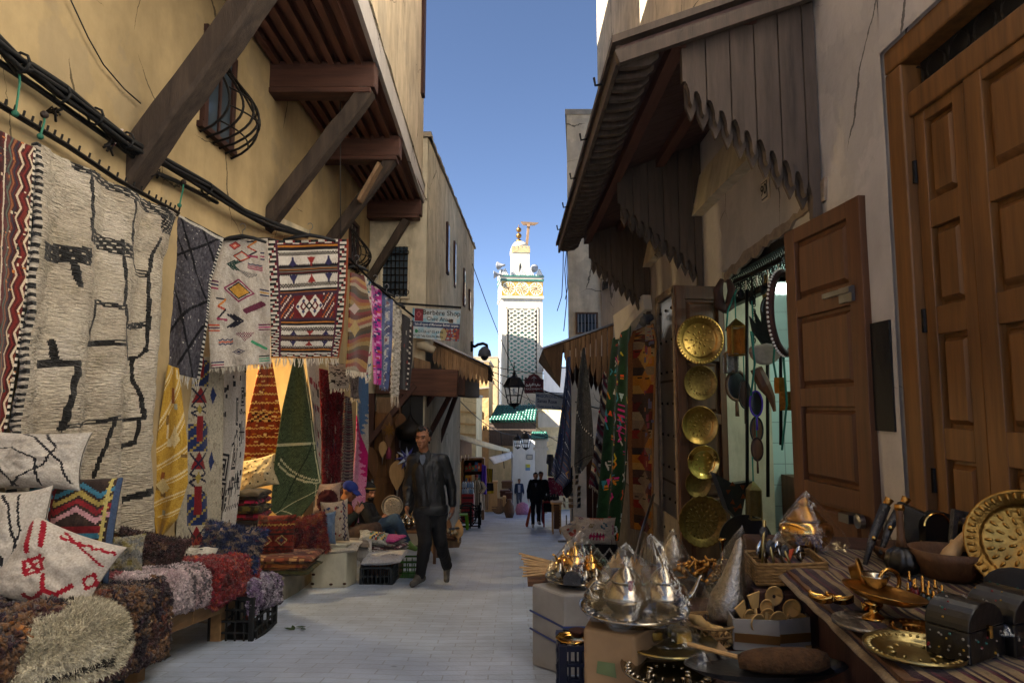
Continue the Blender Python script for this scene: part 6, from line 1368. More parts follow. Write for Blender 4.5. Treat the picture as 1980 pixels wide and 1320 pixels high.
def beanieman():
    Y=8.95; w=lambda x,y,d=0:W(x,y,Y+d)
    J=dict(head=w(713,952,-.02),neck=w(707,971),chest=w(707,995),pelvis=w(712,1026,.02),shR=w(703,981,-.18),shL=w(716,981,.16),elR=w(716,1008,-.22),elL=w(730,1006,.1),haR=w(737,1004,-.12),haL=w(742,1003,.0),
        hipR=w(716,1026,-.1),hipL=w(720,1024,.1),knR=w(764,1003,-.2),knL=w(752,1010,.1),anR=w(786,1046,-.25),anL=w(758,1052,.05))
    def ex(t,at,rot,k,J):
        m=MB(); m.ball(at(0,-.012,.055),(.089,.104,.092),18,10,rot); m.obj('beanie','cloth_black',t,smooth=True)
        m=MB(); 
        for i in range(24):
            a=2*pi*i/24;b=2*pi*(i+1)/24; m.beam(at(.09*math.cos(a),-.012+.105*math.sin(a),.062+.012*math.sin(a)),at(.09*math.cos(b),-.012+.105*math.sin(b),.062+.012*math.sin(b)),.008,.016)
        m.obj('beanie_stripe','hairband',t)
        m=MB(); m.ball(at(0,.055,-.07),(.05,.045,.04),12,8,rot); m.ball(at(0,.088,-.046),(.03,.012,.006),8,6,rot); m.obj('beard','hair',t,smooth=True)
    person('seated man in black beanie and jeans with one leg stretched out',J,k=.98,fd=(.8,-.55,-.12),top='cloth_black',leg='denim',shoe='shoe_green',head='',vox=.009,extra=ex,foot={'R':(.9,-.35,-.15),'L':(.7,-.6,0)},curl=.6,bulk=1.05)
    s=thing('stool','small wooden stool under the man in the black beanie','stool',w(722,1055)); c=w(716,1040); m=MB(); m.box(c+V((.05,0,-.03)),(.38,.36,.04)); m.obj('seat','wood_brown',s,bevel=.008)
    for dx in (-.1,.2):
        for dy in (-.14,.14): m=MB(); m.beam(c+V((dx,dy,-.05)),V((c.x+dx*1.15,c.y+dy*1.1,gz(Y)+.2)),.035,.035); m.obj('leg','wood_brown',s)
pm('shoe_green','5a7a3a',.6,var=.5,scale=30)
beanieman()
def stand(label,px,pyf,pyh,Y,fd,stride=.0,**kw):
    g=W(px,pyf,Y); h=W(px,pyh,Y); k=(h.z-g.z)/1.74; d=V(fd).normalized(); r=d.cross(V((0,0,1))); P=lambda x,y,z:g+r*x*k+d*y*k+V((0,0,z*k))
    s=stride
    J=dict(head=P(0,.03,1.62),neck=P(0,-.01,1.45),chest=P(0,0,1.28),pelvis=P(0,0,.95),shR=P(.18,0,1.40),shL=P(-.18,0,1.40),elR=P(.25,-.04-s*.4,1.12),elL=P(-.25,-.04+s*.4,1.12),haR=P(.25,.05-s*.5,.88),haL=P(-.25,.05+s*.7,.88),
       hipR=P(.09,0,.9),hipL=P(-.09,0,.9),knR=P(.09,.03+s*.6,.5),knL=P(-.09,.02-s*.3,.5),anR=P(.09,s*.9,.08),anL=P(-.09,-s*1.2,.08+s*.2))
    return person(label,J,k=k,fd=fd,**kw)
def woman():
    def ex(t,at,rot,k,J):
        m=MB()
        for i in range(16):
            a=2*pi*i/16; m.ball(J['neck']+V((.17*math.cos(a)*k,.10*math.sin(a)*k-.02,.02*math.sin(a*1)*-1*k)),.06*k,8,6)
        fuse(m,'fur_collar','fur',t,.02,2,wr=.03,wsc=30)
        m=MB(); m.prism([(-.04,.0),(.04,0),(0,-.13)],J['neck']+V((0,-.13*k,-.04)),V((1,0,0)),V((0,0,1)),.02); m.obj('shirt','shirt',t)
    stand('woman in black fur-collared parka and white trainers walking towards the camera',1036,1016,913,19.5,(-.05,-1,0),.18,top='cloth_black',leg='cloth_black',shoe='shoe_white',skin='skin_light',vox=.014,coat=.12,extra=ex,topw=1.15)
    stand('man in dark jacket and blue jeans walking half hidden behind the woman',1046,1011,911,20.8,(.2,-1,0),.1,top='cloth_black',leg='denim',vox=.016)
    stand('distant man in blue jacket and grey jeans near the white wall',1004,983,925,37,(.1,-1,0),.08,top='cloth_navy',leg='cloth_grey',vox=.022,extra=lambda t,at,rot,k,J:(lambda m:(m.prism([(-.07,0),(.07,0),(.06,-.42),(-.06,-.42)],J['neck']+V((0,-.15*k,-.05)),V((1,0,0)),V((0,0,1)),.03),m.obj('shirt','stripe_shirt',t)))(MB()))
    stand('distant figure in dark clothes just left of the man in the blue jacket',990,982,928,37.6,(.8,-.5,0),.05,top='cloth_black',leg='cloth_black',vox=.026)
    stand('distant dark haired figure standing behind the blue jacket shoulder',998,981,928,38.0,(-.3,-1,0),.05,top='cloth_navy',leg='cloth_navy',vox=.026)
pm('shoe_white','c8c4bc',.6,var=.1); pm('stripe_shirt','9a9aa2',.9,var=.6,scale=8,st=(.1,.1,6))
woman()
def djellaba():
    def stripes(P): P.put(((P.U*22)%1)<.38,'2b2622'); P.put(((P.U*22)%1)>.86,'d0c8b8')
    Y=25; g=W(921,986,Y); h=W(919,917,Y); k=(h.z-g.z)/1.74
    t=thing('person','man in a long striped djellaba and red knitted cap beside the drinks crate','person',g)
    b=MB(); H=g+V((0,0,1.6*k)); b.ball(H,(.078*k,.092*k,.115*k),14,10); b.ball(H+V((.05,-.09,-.02)),(.016,.02,.02)); b.capsule(H-V((0,0,.2*k)),H,.055*k,.05*k)
    b.capsule(g+V((0,0,.9*k)),H-V((0,0,.3)),.13*k,.14*k); 
    for s in (-1,1): b.capsule(g+V((s*.1,0,.05)),g+V((s*.1,0,.9*k)),.05,.09); b.capsule(H+V((s*.2,0,-.28*k)),H+V((s*.27,-.05,-.55*k)),.06,.05); b.capsule(H+V((s*.27,-.05,-.55*k)),H+V((s*.18,-.2,-.72*k)),.05,.035); hand(b,H+V((s*.18,-.2,-.72*k)),(-s*.4,-.8,-.3),(s,0,.5),k,.4,s)
    fuse(b,'body','skin',t,.02,3)
    m=MB(); U,Q=centers(60,40); P=Pat(U,Q,'8d8474'); stripes(P); P.jit(.1)
    m.grid(60,40,lambda u,v:g+V(((.2+.13*v**1.3+.02*math.sin(u*40))*math.cos(2*pi*u)*(1 if v>.14 else .55+v*3.2),(.16+.14*v**1.3)*math.sin(2*pi*u)*(1 if v>.14 else .6+v*2.9),(1.48-1.43*v)*k)),P.C); m.obj('djellaba','cloth',t,smooth=True)
    for s in (-1,1):
        m=MB(); U,Q=centers(20,14); P=Pat(U,Q,'8d8474'); P.put(((P.U*9)%1)<.4,'2b2622'); p0,p1,p2=H+V((s*.18,0,-.22*k)),H+V((s*.3,-.06,-.52*k)),H+V((s*.2,-.18,-.68*k))
        m.grid(20,14,lambda u,v:(pline([p0,p1,p2],v)+V((math.cos(2*pi*u)*(.09+.03*v),math.sin(2*pi*u)*(.09+.03*v),.02*math.sin(2*pi*u)))),P.C); m.obj('sleeve','cloth',t,smooth=True)
    m=MB(); m.ball(H+V((0,0,.05)),(.088*k,.1*k,.09*k),12,8,col='6a2a2c'); m.obj('knitted_cap','cloth',t,smooth=True)
    for s in (-1,1): m=MB(); m.ball(H+V((s*.03+.02,-.085,.01)),.012,6,4,col='15100d'); m.obj('eye','painted',t)
    for s in (-1,1): m=MB(); m.capsule(g+V((s*.1,-.02,.04)),g+V((s*.11,-.16,.03)),.045,.035); m.obj('shoe','cloth_brown',t,smooth=True)
djellaba()
# ================================================================ bellows shop, far stalls, lanterns, signs, right-hand rugs
def one(name,label,cat,mat,fill,group=None,smooth=False,bevel=0,solid=0):
    m=MB(); fill(m); return tag(m.obj(name,mat,None,smooth=smooth,bevel=bevel,solid=solid),label,cat,group)
PEAR=[(0,-.5),(.12,-.46),(.24,-.34),(.3,-.14),(.27,.06),(.18,.26),(.09,.4),(.045,.5),(-.045,.5),(-.09,.4),(-.18,.26),(-.27,.06),(-.3,-.14),(-.24,-.34),(-.12,-.46)]
def bellows(label,c,L,mat='wood_light',ux=V((1,0,0)),uy=V((0,.1,-1)),group='wooden bellows'):
    """c centre; uy runs from the handle end to the nozzle"""
    ux=V(ux).normalized();uy=V(uy).normalized(); t=thing('bellows',label,'bellows',c,group); nr=ux.cross(uy)
    for s,nm in ((1,'front_board'),(-1,'back_board')):
        m=MB(); m.prism([(x*L*.62,y*L*.7) for x,y in PEAR],V(c)+nr*s*.03*L*2,ux,uy,.012); m.obj(nm,mat,t,bevel=.003)
    m=MB(); m.prism([(x*L*.58,y*L*.68) for x,y in PEAR],V(c),ux,uy,.1*L); m.obj('leather','wood_brown',t)
    m=MB(); a=V(c)+uy*.34*L; m.tube([a,a+uy*.1*L,a+uy*.3*L],[.035*L,.025*L,.016*L],8); m.obj('nozzle','steel',t,smooth=True)
    m=MB(); a=V(c)-uy*.33*L; m.tube([a,a-uy*.07*L,a-uy*.18*L],[.04*L,.022*L,.03*L],8); m.obj('handle',mat,t,smooth=True)
def mid_shop():
    Y=11.6
    bellows('pale wooden bellows hanging nozzle down beside the brown door behind the walking man',W(768,918,11.5),.72)
    bellows('dark carved bellows hanging highest in the doorway left of the pot',W(773,822,11.6),.62,'wood_brown',ux=V((.7,.6,0)))
    bellows('slim wooden bellows hanging at the left post of the bellows shop',W(716,895,11.4),.8,'wood_brown',ux=V((.5,.8,0)),uy=V((.15,0,-1)))
    bellows('round-bodied lute-like bellows hanging on the upper half of the door',W(741,868,11.7),.42,'wood_light',uy=V((-.05,0,-1)))
    s=thing('star_mirror','small diamond shaped mirror with star inlay and pink tassel on the door','mirror',W(753,835,11.6)); c=W(753,833,11.62)
    m=MB(); m.prism([(0,.33),(.15,.05),(0,-.33),(-.15,.05)],c,V((1,0,0)),V((0,0,1)),.03); m.obj('frame','wood_brown',s)
    m=MB(); m.prism([((.13 if k%2==0 else .055)*math.sin(k*pi/8),(.15 if k%2==0 else .07)*math.cos(k*pi/8)) for k in range(16)],c+V((0,-.02,.02)),V((1,0,0)),V((0,0,1)),.02); m.obj('star_inlay','brass_dull',s)
    m=MB(); m.lathe([(.01,.1),(.05,.02),(.045,-.1),(0,-.12)],c+V((0,-.02,-.38)),8,col='7a2a48'); m.obj('tassel','painted',s)
    one('hanging_pot','black round metal pot lantern hanging above the walking man shoulder','lantern','iron',lambda m:(m.lathe([(.02,.3),(.06,.22),(.12,.16),(.26,.06),(.27,-.04),(.2,-.14),(.05,-.2),(0,-.21)],W(793,834,11.5),20),m.tube([W(793,805,11.5),W(793,770,11.5)],.01,5)),smooth=True)
    s=thing('star_lantern','blue and white glass star lantern hanging left of the walking man','lantern',W(787,886,11.3)); c=W(787,886,11.3)
    m=MB()
    for k in range(12):
        a=2*pi*k/12; d=V((math.sin(a)*.9,math.sin(k*2.1)*.5-.3,math.cos(a))).normalized(); f=frame(d); p=c+d*.06
        m.add([p+f[0]*.035,p+f[1]*.035,p-f[0]*.035,p-f[1]*.035,c+d*.22],[(0,1,4),(1,2,4),(2,3,4),(3,0,4)],col='3b3f86' if k%2 else '9aa4b8')
    m.ball(c,.075,8,6,col='5a5a7a'); m.obj('points','ware',s)
    one('carved_tray','round silver tray with carved flowers leaning beside the brown door','tray','silver_dull',lambda m:(m.lathe([(0,.0),(.125,0),(.138,.008),(.148,.025),(.156,.025),(.156,.018),(.14,-.006),(0,-.01)],W(759,978,9.6),40,Matrix.Rotation(R(83),3,'X')),[m.lathe([(.008,0),(.016,.004),(.02,0)],W(759,978,9.57)+V((.045*q*math.cos(a+q),-.008,.045*q*math.sin(a+q))),10,Matrix.Rotation(R(83),3,'X')) for q in (1,2) for a in np.linspace(0,2*pi,5*q+2)[:-1]]))
    t=thing('low_table','low wooden table crowded with silver teapots beside the walking man','table',W(795,1050,9.6)); c=W(800,1022,9.6); m=MB(); m.box(c,(.75,.5,.04)); m.obj('table_top','wood_brown',t,bevel=.006)
    for dx in (-.33,.33):
        for dy in (-.2,.2): m=MB(); m.bx(c.x+dx-.02,c.x+dx+.02,c.y+dy-.02,c.y+dy+.02,gz(9.6)+.02,c.z-.02); m.obj('leg','wood_brown',t)
    for k,(px,py,s) in enumerate(((778,1012,.8),(790,1014,1),(802,1010,.9),(812,1015,.8),(785,1004,1.1),(798,1000,.9),(808,1004,.8),(775,1018,.7))):
        teapot('small silver teapot in the cluster on the low table by the seated men',W(px,py+6,9.55-.05*(k%3)+(.12 if py<1008 else 0)),.16*s,'silver',group='silver teapots on the low table',parts=False)
    # goods along the foot of the wall right of the walking man
    one('wooden_box','grey wooden box holding trinkets at the foot of the bellows display','box','wood_plank',lambda m:m.hexa([W(852,1060,10.6),W(888,1058,10.7),W(892,1048,11.3),W(858,1050,11.3),W(852,1034,10.6),W(888,1032,10.7),W(892,1024,11.3),W(858,1026,11.3)]),bevel=.01)
    bellows('tan bellows standing upright on the paving just left of the walking man raised foot',W(838,1050,9.9),.42,uy=V((0,.15,-1)))
    bellows('round brown bellows leaning at the right end of the trinket box',W(887,1022,10.7),.42,uy=V((0,.2,1)))
    bellows('small brown bellows leaning in the middle of the trinket box',W(866,1018,10.8),.36,'wood_brown',uy=V((.1,.2,1)))
    bellows('bellows with a red wooden board lying on the trinket box',W(872,1040,10.6),.36,'wood_door_red',ux=V((1,0,0)),uy=V((.5,.6,-.3)))
    def trinkets(m):
        q=random.Random(4)
        for k in range(46): m.ball(W(q.uniform(846,892),q.uniform(1020,1034),q.uniform(10.5,11)),(q.uniform(.015,.045),.03,q.uniform(.012,.03)),7,5,col=q.choice(['8a8478','b0a898','4a3a2c','6a2a2a','2f3a4a','9a8a5c']))
    kind(tag(one('trinkets','heap of small mixed metal trinkets on the grey wooden box','trinkets','ware',trinkets),'heap of small mixed metal trinkets on the grey wooden box','trinkets'),'stuff')
def teapot(label,c,s,mat,group=None,parts=True,lid=True,seed=0,foot=True,name='teapot',rz=0):
    """Moroccan teapot about s high, base centre at c"""
    t=thing(name,label,'teapot',c,group); c=V(c); r=Matrix.Rotation(rz,3,'Z')
    body=[(.0,0),(.26,0),(.27,.03),(.2,.07),(.3,.16),(.4,.3),(.42,.42),(.36,.54),(.27,.6),(.25,.62)]
    L=[(.27,.62),(.26,.66),(.2,.74),(.1,.83),(.05,.86),(.035,.9),(.05,.94),(.02,.99),(0,1.0)]
    sp=[c+r@V((x*s,0,z*s)) for x,z in ((.36,.3),(.52,.36),(.6,.5),(.66,.64),(.74,.68))]; hd=[c+r@V((x*s,0,z*s)) for x,z in ((-.36,.52),(-.56,.58),(-.66,.46),(-.6,.3),(-.4,.24))]
    fl=lambda a,z:1+.025*math.cos(a*10)*(1 if .08*s<z<.5*s else 0)
    if not parts:
        m=MB(); m.lathe([(x*s,z*s) for x,z in body+L],c,18,fn=fl); m.tube(sp,[.07*s,.055*s,.04*s,.03*s,.035*s],7); m.tube(hd,.03*s,6); m.obj('pot',mat,t,smooth=True); return t
    m=MB(); m.lathe([(x*s,z*s) for x,z in body],c,30,fn=fl); m.obj('pot',mat,t,smooth=True)
    m=MB(); m.lathe([(x*s,z*s) for x,z in L],c,24); m.obj('lid',mat,t,smooth=True)
    m=MB(); m.tube(sp,[.075*s,.06*s,.042*s,.03*s,.036*s],10); m.obj('spout',mat,t,smooth=True)
    m=MB(); m.tube(hd,[.03*s,.035*s,.035*s,.035*s,.025*s],8); m.obj('handle',mat,t,smooth=True)
    if seed:
        m=MB(); a=c+r@V((.1*s,-.3*s,.6*s)); m.tube([a+V((0,0,.1*s)),a],.008,5,col='6a1420'); m.tube([a,a-V((0,0,.2*s))],[.012*s*3,.05*s],8,col='7a1422'); m.obj('tassel','painted',t)
    return t
mid_shop()
def stool(label,px,py,Y,mat,w=.3,h=.42,group=None):
    c=V((W(px,py,Y).x,Y,gz(Y))); t=thing('plastic_stool',label,'stool',c,group); m=MB(); m.box(c+V((0,0,h)),(w,w,.03)); m.obj('seat',mat,t,bevel=.012)
    for dx in (-1,1):
        for dy in (-1,1): m=MB(); m.beam(c+V((dx*w*.42,dy*w*.42,h-.01)),c+V((dx*w*.55,dy*w*.55,0)),.05,.05); m.obj('leg',mat,t)
pm('lime_plastic','5f9a14',.4,var=.1,scale=5); pm('red_plastic','8a1418',.4,var=.15,scale=5); pm('purple_cloth','4a2f9a',.9,var=.2,scale=10,bump=.3)
def far_left():
    stool('lime green plastic stool in front of the metal hand cart',893,1018,18.6,'lime_plastic',group='lime stools'); stool('lime green plastic stool partly hidden by the walking man hand',868,1016,18.2,'lime_plastic',group='lime stools')
    Y=19; t=thing('hand_cart','black metal hand cart with spoked wheels parked by the lime stools','cart',W(905,1020,Y)); g=gz(Y); x0,x1=W(881,1000,Y).x,W(928,1000,Y).x
    m=MB()
    for z in (.08,.32,.58): m.tube([(x0,Y,g+z),(x1,Y,g+z)],.018,6); m.tube([(x0,Y+.5,g+z),(x1,Y+.5,g+z)],.018,6)
    for x in (x0,x0+(x1-x0)*.6,x1-.04,x1):
        for y in (Y,Y+.5): m.tube([(x,y,g+.02),(x,y,g+.68 if x>x0 else g+.9)],.02,6)
    for z in (.32,.58):
        for x in (x0,x1): m.tube([(x,Y,g+z),(x,Y+.5,g+z)],.018,6)
    m.obj('frame','iron',t)
    for dy in (-.06,.56):
        m=MB(); c=V((x0+.3,Y+dy,g+.36)); m.tube([c+V((math.cos(a)*.3,0,math.sin(a)*.3)) for a in np.linspace(0,2*pi,25)],.02,6,caps=False)
        for a in np.linspace(0,2*pi,9)[:-1]: m.tube([c,c+V((math.cos(a)*.3,0,math.sin(a)*.3))],.006,4)
        m.obj('wheel','rubber',t)
    Y=23; a,b=W(892,995,Y),W(916,955,Y)
    t=thing('drinks_crate','red drinks crate stack behind the hand cart','crate',W(904,998,Y)); m=MB(); m.bx(a.x,b.x,Y,Y+.4,gz(Y),b.z); m.obj('crate_body','red_plastic',t,bevel=.02)
    m=MB()
    for k in range(4): m=MB(); z=gz(Y)+.1+(b.z-gz(Y))*k/4; m.bx(a.x+.03,b.x-.03,Y-.012,Y-.002,z,z+.05); m.obj('slot','black',t)
    for i in range(5):
        for r in range(2):
            c=V((a.x+.05+(b.x-a.x-.1)*i/4,Y+.1+.02*r,b.z+.005+r*.215)); q=MB(); q.lathe([(.042,0),(.045,.02),(.045,.13),(.03,.17),(.015,.19),(.015,.2)],c,10,col=['8aa4c0','9fb4cc','c0ccd8','6f8fb8'][(i+r)%4]); q.lathe([(.018,.2),(.018,.212),(0,.213)],c,8,col='1a3a8a'); tag(q.obj('water_bottle','ware',None,smooth=True),('clear water bottle with blue cap in the lower row on the red drinks crate','clear water bottle with blue cap in the upper row over the red drinks crate')[r],'bottle',('bottles in the lower row','bottles in the upper row')[r])
    Y=26; t=thing('display_cabinet','tall wooden display cabinet packed with colourful goods','cabinet',W(914,1000,Y)); a,b=W(893,998,Y),W(934,886,Y)
    for x in (a.x,b.x): m=MB(); m.bx(x-.05,x+.05,Y,Y+.5,gz(Y),b.z); m.obj('side_panel','wood_door',t)
    m=MB(); m.bx(a.x,b.x,Y+.46,Y+.5,gz(Y),b.z); m.obj('back_panel','wood_dark',t); m=MB(); m.bx(a.x,b.x,Y,Y+.5,b.z-.06,b.z+.02); m.obj('top','wood_door',t)
    q=random.Random(3); cols=['8a2418','b0861c','2f5a8a','a83a1c','c07a24','7a1a1c','b5a88c','3a6a4a','c04a20']
    for r in range(4):
        z=b.z-.5-r*.5; m=MB(); m.bx(a.x+.05,b.x-.05,Y+.02,Y+.45,z-.03,z); m.obj('shelf','wood_dark',t)
        for k in range(5):
            w=.1; x=a.x+.12+k*(b.x-a.x-.2)/5; h=q.uniform(.16,.38); o=MB(); o.bx(x,x+q.uniform(.1,.15),Y+.05,Y+.3,z+.004,z+h,col=cols[q.randrange(9)]); o.bx(x+.02,x+.08,Y+.04,Y+.05,z+h*.3,z+h*.7,col=cols[q.randrange(9)])
            tag(o.obj('packet','painted',None),'brightly coloured packet on the %s shelf of the display cabinet'%('top','second','third','lowest')[r],'packet','packets on shelf %s'%('one','two','three','four')[r])
    drape('purple_robe','purple robe hanging on the right post of the display cabinet',[(932,897,25.8),(930,955,25.8)],[(940,900,25.8),(941,955,25.8)],14,30,'4a2f9a',None,folds=(.04,1.5,0),cat='robe')
    drape('football_shirt','black and yellow striped sports shirt hanging beside the purple robe',[(941,905,26.5),(943,932,26.5)],[(953,906,26.5),(952,932,26.5)],20,24,'14130f',lambda P:(P.put((((P.U*4)%1)<.4),'a08a1c')),folds=(.02,1,0),cat='shirt')
    drape('shorts','black and yellow shorts hanging under the striped sports shirt',[(941,933,26.6),(941,955,26.6)],[(954,933,26.6),(955,953,26.6)],14,16,'16151a',lambda P:P.put(P.V>.75,'a08a1c'),folds=(.02,1,0),cat='shorts')
    for k,(x0,x1,y0,y1,Y,mt,lab) in enumerate(((944,962,930,988,29,'wood_light','slatted pale wooden chest standing left of the drum'),(935,944,940,985,28.5,'wood_plank','narrow wooden crate beside the cabinet post'),(970,990,930,944,30.5,'wood_brown','dark wooden table top set out with small goods'),(967,986,948,960,29.6,'leather_brown','brown leather suitcase on top of the pile by the drum'),(977,990,952,970,29.4,'leather_brown','smaller brown leather case at the right of the pile'),(972,978,960,990,29.0,'wood_light','pale upright board leaning against the drum'))):
        a,b=W(x0,y1,Y),W(x1,y0,Y); m=MB(); m.bx(a.x,b.x,Y,Y+.45,max(a.z,gz(Y)),b.z); m.bx(a.x-.02,b.x+.02,Y-.02,Y,b.z-.08,b.z-.02); m.bx(a.x+.04,b.x-.04,Y-.015,Y,a.z+.1,a.z+.16)
        tag(m.obj('chest' if k<2 else ('table_top','suitcase','suitcase','board')[k-2],mt,None,bevel=.02),lab,'chest' if k<2 else ('table','suitcase','suitcase','board')[k-2])
    one('drum','large round drum lying on its side in front of the cases','drum','wood_plank',lambda m:m.lathe([(0,-.2),(.3,-.2),(.34,-.16),(.34,.16),(.3,.2),(0,.2)],W(964,978,29.2),24,Matrix.Rotation(R(80),3,'X')))
    one('clay_jar','brown clay jar standing at the right end of the antiques','jar','wood_brown',lambda m:m.lathe([(0,0),(.14,0),(.24,.3),(.22,.55),(.1,.75),(.12,.82),(0,.82)],V((W(985,985,28.8).x,28.8,gz(28.8)-.05)),18),smooth=True)
    # cloth awnings over that side of the street
    def awn(name,label,pts,mat,th=.04):
        q=[W(*p) for p in pts]; m=MB(); m.grid(10,6,lambda u,v:q[0].lerp(q[1],u).lerp(q[3].lerp(q[2],u),v)-V((0,0,.12*math.sin(pi*u)*math.sin(pi*v)))); tag(m.obj(name,mat,None,smooth=True,solid=th),label,'awning')
    awn('awning','long pale canvas awning sloping over the far left stalls',[(874,834,20.5),(926,848,24),(986,872,31),(868,862,31)] and [(874,835,20.5),(985,868,32),(985,874,31.8),(878,846,20.3)],'canvas')
    awn('awning','second dusty awning under the end of the long pale one',[(945,884,27),(990,872,33),(992,884,32.6),(955,897,26.8)],'plaster_pink')
    m=MB()
    for k in range(14):
        Y=20.6+k*.45; x=W(877,900,20.6).x+.012*k; z1=W(877,842,20.6).z-.03*k; m.bx(x,x+.03,Y,Y+.4,z1-.75-.12*math.sin(k*2.1),z1)
    tag(m.obj('plank_fringe','wood_plank',None),'grey planks hanging under the near edge of the pale awning','planks')
    for px,py,Y in ((990,898,32),): cable('awning_pole','thin pole holding up the far corner of the awnings',[W(px,872,Y),V((W(px,py,Y).x,Y,gz(Y)))],.03,'steel','pole')
pm('canvas','a8a088',.9,var=.2,scale=3,bump=.2); pm('leather_brown','4a2418',.5,var=.3,scale=10,bump=.2)
far_left()
def lantern(label,c,h,mat='iron',group=None):
    t=thing('street_lantern',label,'lantern',V(c)-V((0,0,h)),group); c=V(c)
    m=MB(); m.lathe([(.01,0),(.06,-.04),(.05,-.09),(.12,-.13),(.1,-.16),(.2,-.2),(.36,-.36),(.38,-.38),(.3,-.39)],c,4,None) if 0 else m.lathe([(.012*h,0),(.05*h,-.05*h),(.03*h,-.09*h),(.09*h,-.14*h),(.17*h,-.17*h),(.29*h,-.38*h),(.31*h,-.40*h),(.28*h,-.41*h),(0,-.41*h)],c,6); m.obj('roof',mat,t)
    m=MB()
    for k in range(6):
        a=2*pi*k/6; m.tube([c+V((math.cos(a)*.26*h,math.sin(a)*.26*h,-.40*h)),c+V((math.cos(a)*.16*h,math.sin(a)*.16*h,-.86*h))],.012*h+.004,5)
    for r,z in ((.27,-.41),(.21,-.64),(.165,-.86)): m.tube([c+V((math.cos(a)*r*h,math.sin(a)*r*h,z*h)) for a in np.linspace(0,2*pi,7)],.012*h+.003,5,caps=False)
    m.lathe([(.16*h,-.86*h),(.1*h,-.93*h),(.02*h,-.96*h),(.03*h,-.99*h),(0,-1.0*h)],c,6); m.obj('cage',mat,t)
    g=MB(); g.lathe([(.25*h,-.42*h),(.155*h,-.86*h)],c,6); g.obj('glass_panes','film',t)
    g=MB(); g.tube([c-V((0,0,.45*h)),c-V((0,0,.6*h))],.03*h,8); g.obj('bulb','stucco_white',t)
    return t
def signs():
    lantern('large black street lantern hanging in front of the minaret foot',W(994,718,15),S(72,15))
    lantern('smaller street lantern, nearer the white wall, of the pair below the gate roof',W(1001,838,30),S(30,30)); lantern('street lantern in front of the gate pillar, right of its twin',W(1017,832,29),S(38,29))
    t=thing('direction_sign','dark red arched street sign with a white arrow and Arabic lettering','sign',W(1032,760,22)); Y=22; a,b=W(1014,760,Y),W(1051,733,Y); w=b.x-a.x; hh=b.z-a.z
    pm('sign_red','5a1620',.5,var=.1,scale=5); paint('ink_white','d8dcdf')
    m=MB(); pl=[(0,0),(1,0),(1,.99),(.86,1.05),(.72,1.28),(.5,1.42),(.28,1.28),(.14,1.05),(0,.99)]; m.prism([(x*w,y*hh) for x,y in pl],a,V((1,0,0)),V((0,0,1)),.04); m.obj('panel','sign_red',t)
    at=lambda x,y:a+V((x*w,-.03,y*hh))
    m=MB(); m.beam(at(.5,.82),at(.5,1.15),.05,.012); m.beam(at(.5,1.2),at(.38,1.04),.05,.012); m.beam(at(.5,1.2),at(.62,1.04),.05,.012); m.obj('arrow','ink_white',t)
    m=MB()
    for pts in (((.82,.62),(.8,.55),(.74,.55),(.73,.62)),((.7,.55),(.7,.7)),((.68,.6),(.62,.55),(.66,.52),(.6,.5)),((.59,.55),(.55,.6),(.53,.54)),((.46,.55),(.46,.72)),((.44,.72),(.43,.55),(.38,.55),(.37,.62)),((.36,.55),(.3,.58),(.33,.5)),((.28,.55),(.28,.7)),((.25,.58),(.22,.5)),((.2,.56),(.17,.6)),((.15,.58),(.11,.5),(.07,.56))):
        m.tube([at(*p) for p in pts],.014,5)
    for p in ((.56,.66),(.54,.67),(.4,.66),(.32,.46),(.18,.5),(.11,.64)): m.ball(at(*p),.016,6,4)
    m.obj('arabic_lettering','ink_white',t); text('PLACE ENNEJJARINE',at(.5,.3),(1,0,0),(0,0,1),.085,'ink_white',t,sx=.72); text('0.2',at(.52,.1),(1,0,0),(0,0,1),.05,'ink_white',t)
    Y=19; t=thing('guest_house_sign','white board with blue hand-painted guest house lettering hung over the right side','sign',W(1060,793,Y)); a,b,c,d=W(1036,758,Y),W(1089,762,Y),W(1087,793,Y),W(1035,790,Y)
    pm('sign_white','a5adb4',.6,var=.15,scale=4); pm('ink_blue','1c3a6a',.6,var=.2); pm('ink_navy','1c2650',.6)
    m=MB(); e=V((0,.04,0)); m.add([a,b,c,d,a+e,b+e,c+e,d+e],[(3,2,1,0),(4,5,6,7),(0,1,5,4),(1,2,6,5),(2,3,7,6),(3,0,4,7)]); m.obj('panel','sign_white',t)
    m=MB(); m.beam(a+V((-.05,.0,.02)),b+V((.05,0,.02)),.04,.03); m.obj('frame_bar','iron',t)
    ux=b-a;uy=a-d; at=lambda u,v:a+(b-a)*u+(d-a)*v+V((0,-.006,0))
    text("MAISON D'HOTES",at(.5,.2),ux,uy,.125,'ink_blue',t,bold=.015,sx=.76); text('Sanaa Rose',at(.42,.5),ux,uy,.15,'ink_navy',t,bold=.02,sx=.85); text('Guest house Riad Fès',at(.5,.83),ux,uy,.115,'ink_blue',t,bold=.015,sx=.68)
    t=thing('wall_lamp','grey domed lamp on a curved wall arm beside the tan house corner','street lamp',W(912,675,19)); Y=19
    m=MB(); m.tube([W(911,667,Y),W(918,670,Y),W(924,666,Y),W(934,664,Y),W(941,667,Y),W(942,674,Y)],.045,8); m.tube([W(912,660,Y),W(912,680,Y)],.04,6); m.obj('arm','iron',t,smooth=True)
    c=W(937,682,Y); m=MB(); m.lathe([(0,.2),(.08,.17),(.17,.07),(.2,-.06),(.19,-.1),(.12,-.11)],c,16); m.obj('dome','slate_plastic',t,smooth=True); m=MB(); m.lathe([(.12,-.1),(.1,-.17),(.05,-.22),(0,-.23)],c,14); m.obj('lens','slate_dark',t,smooth=True)
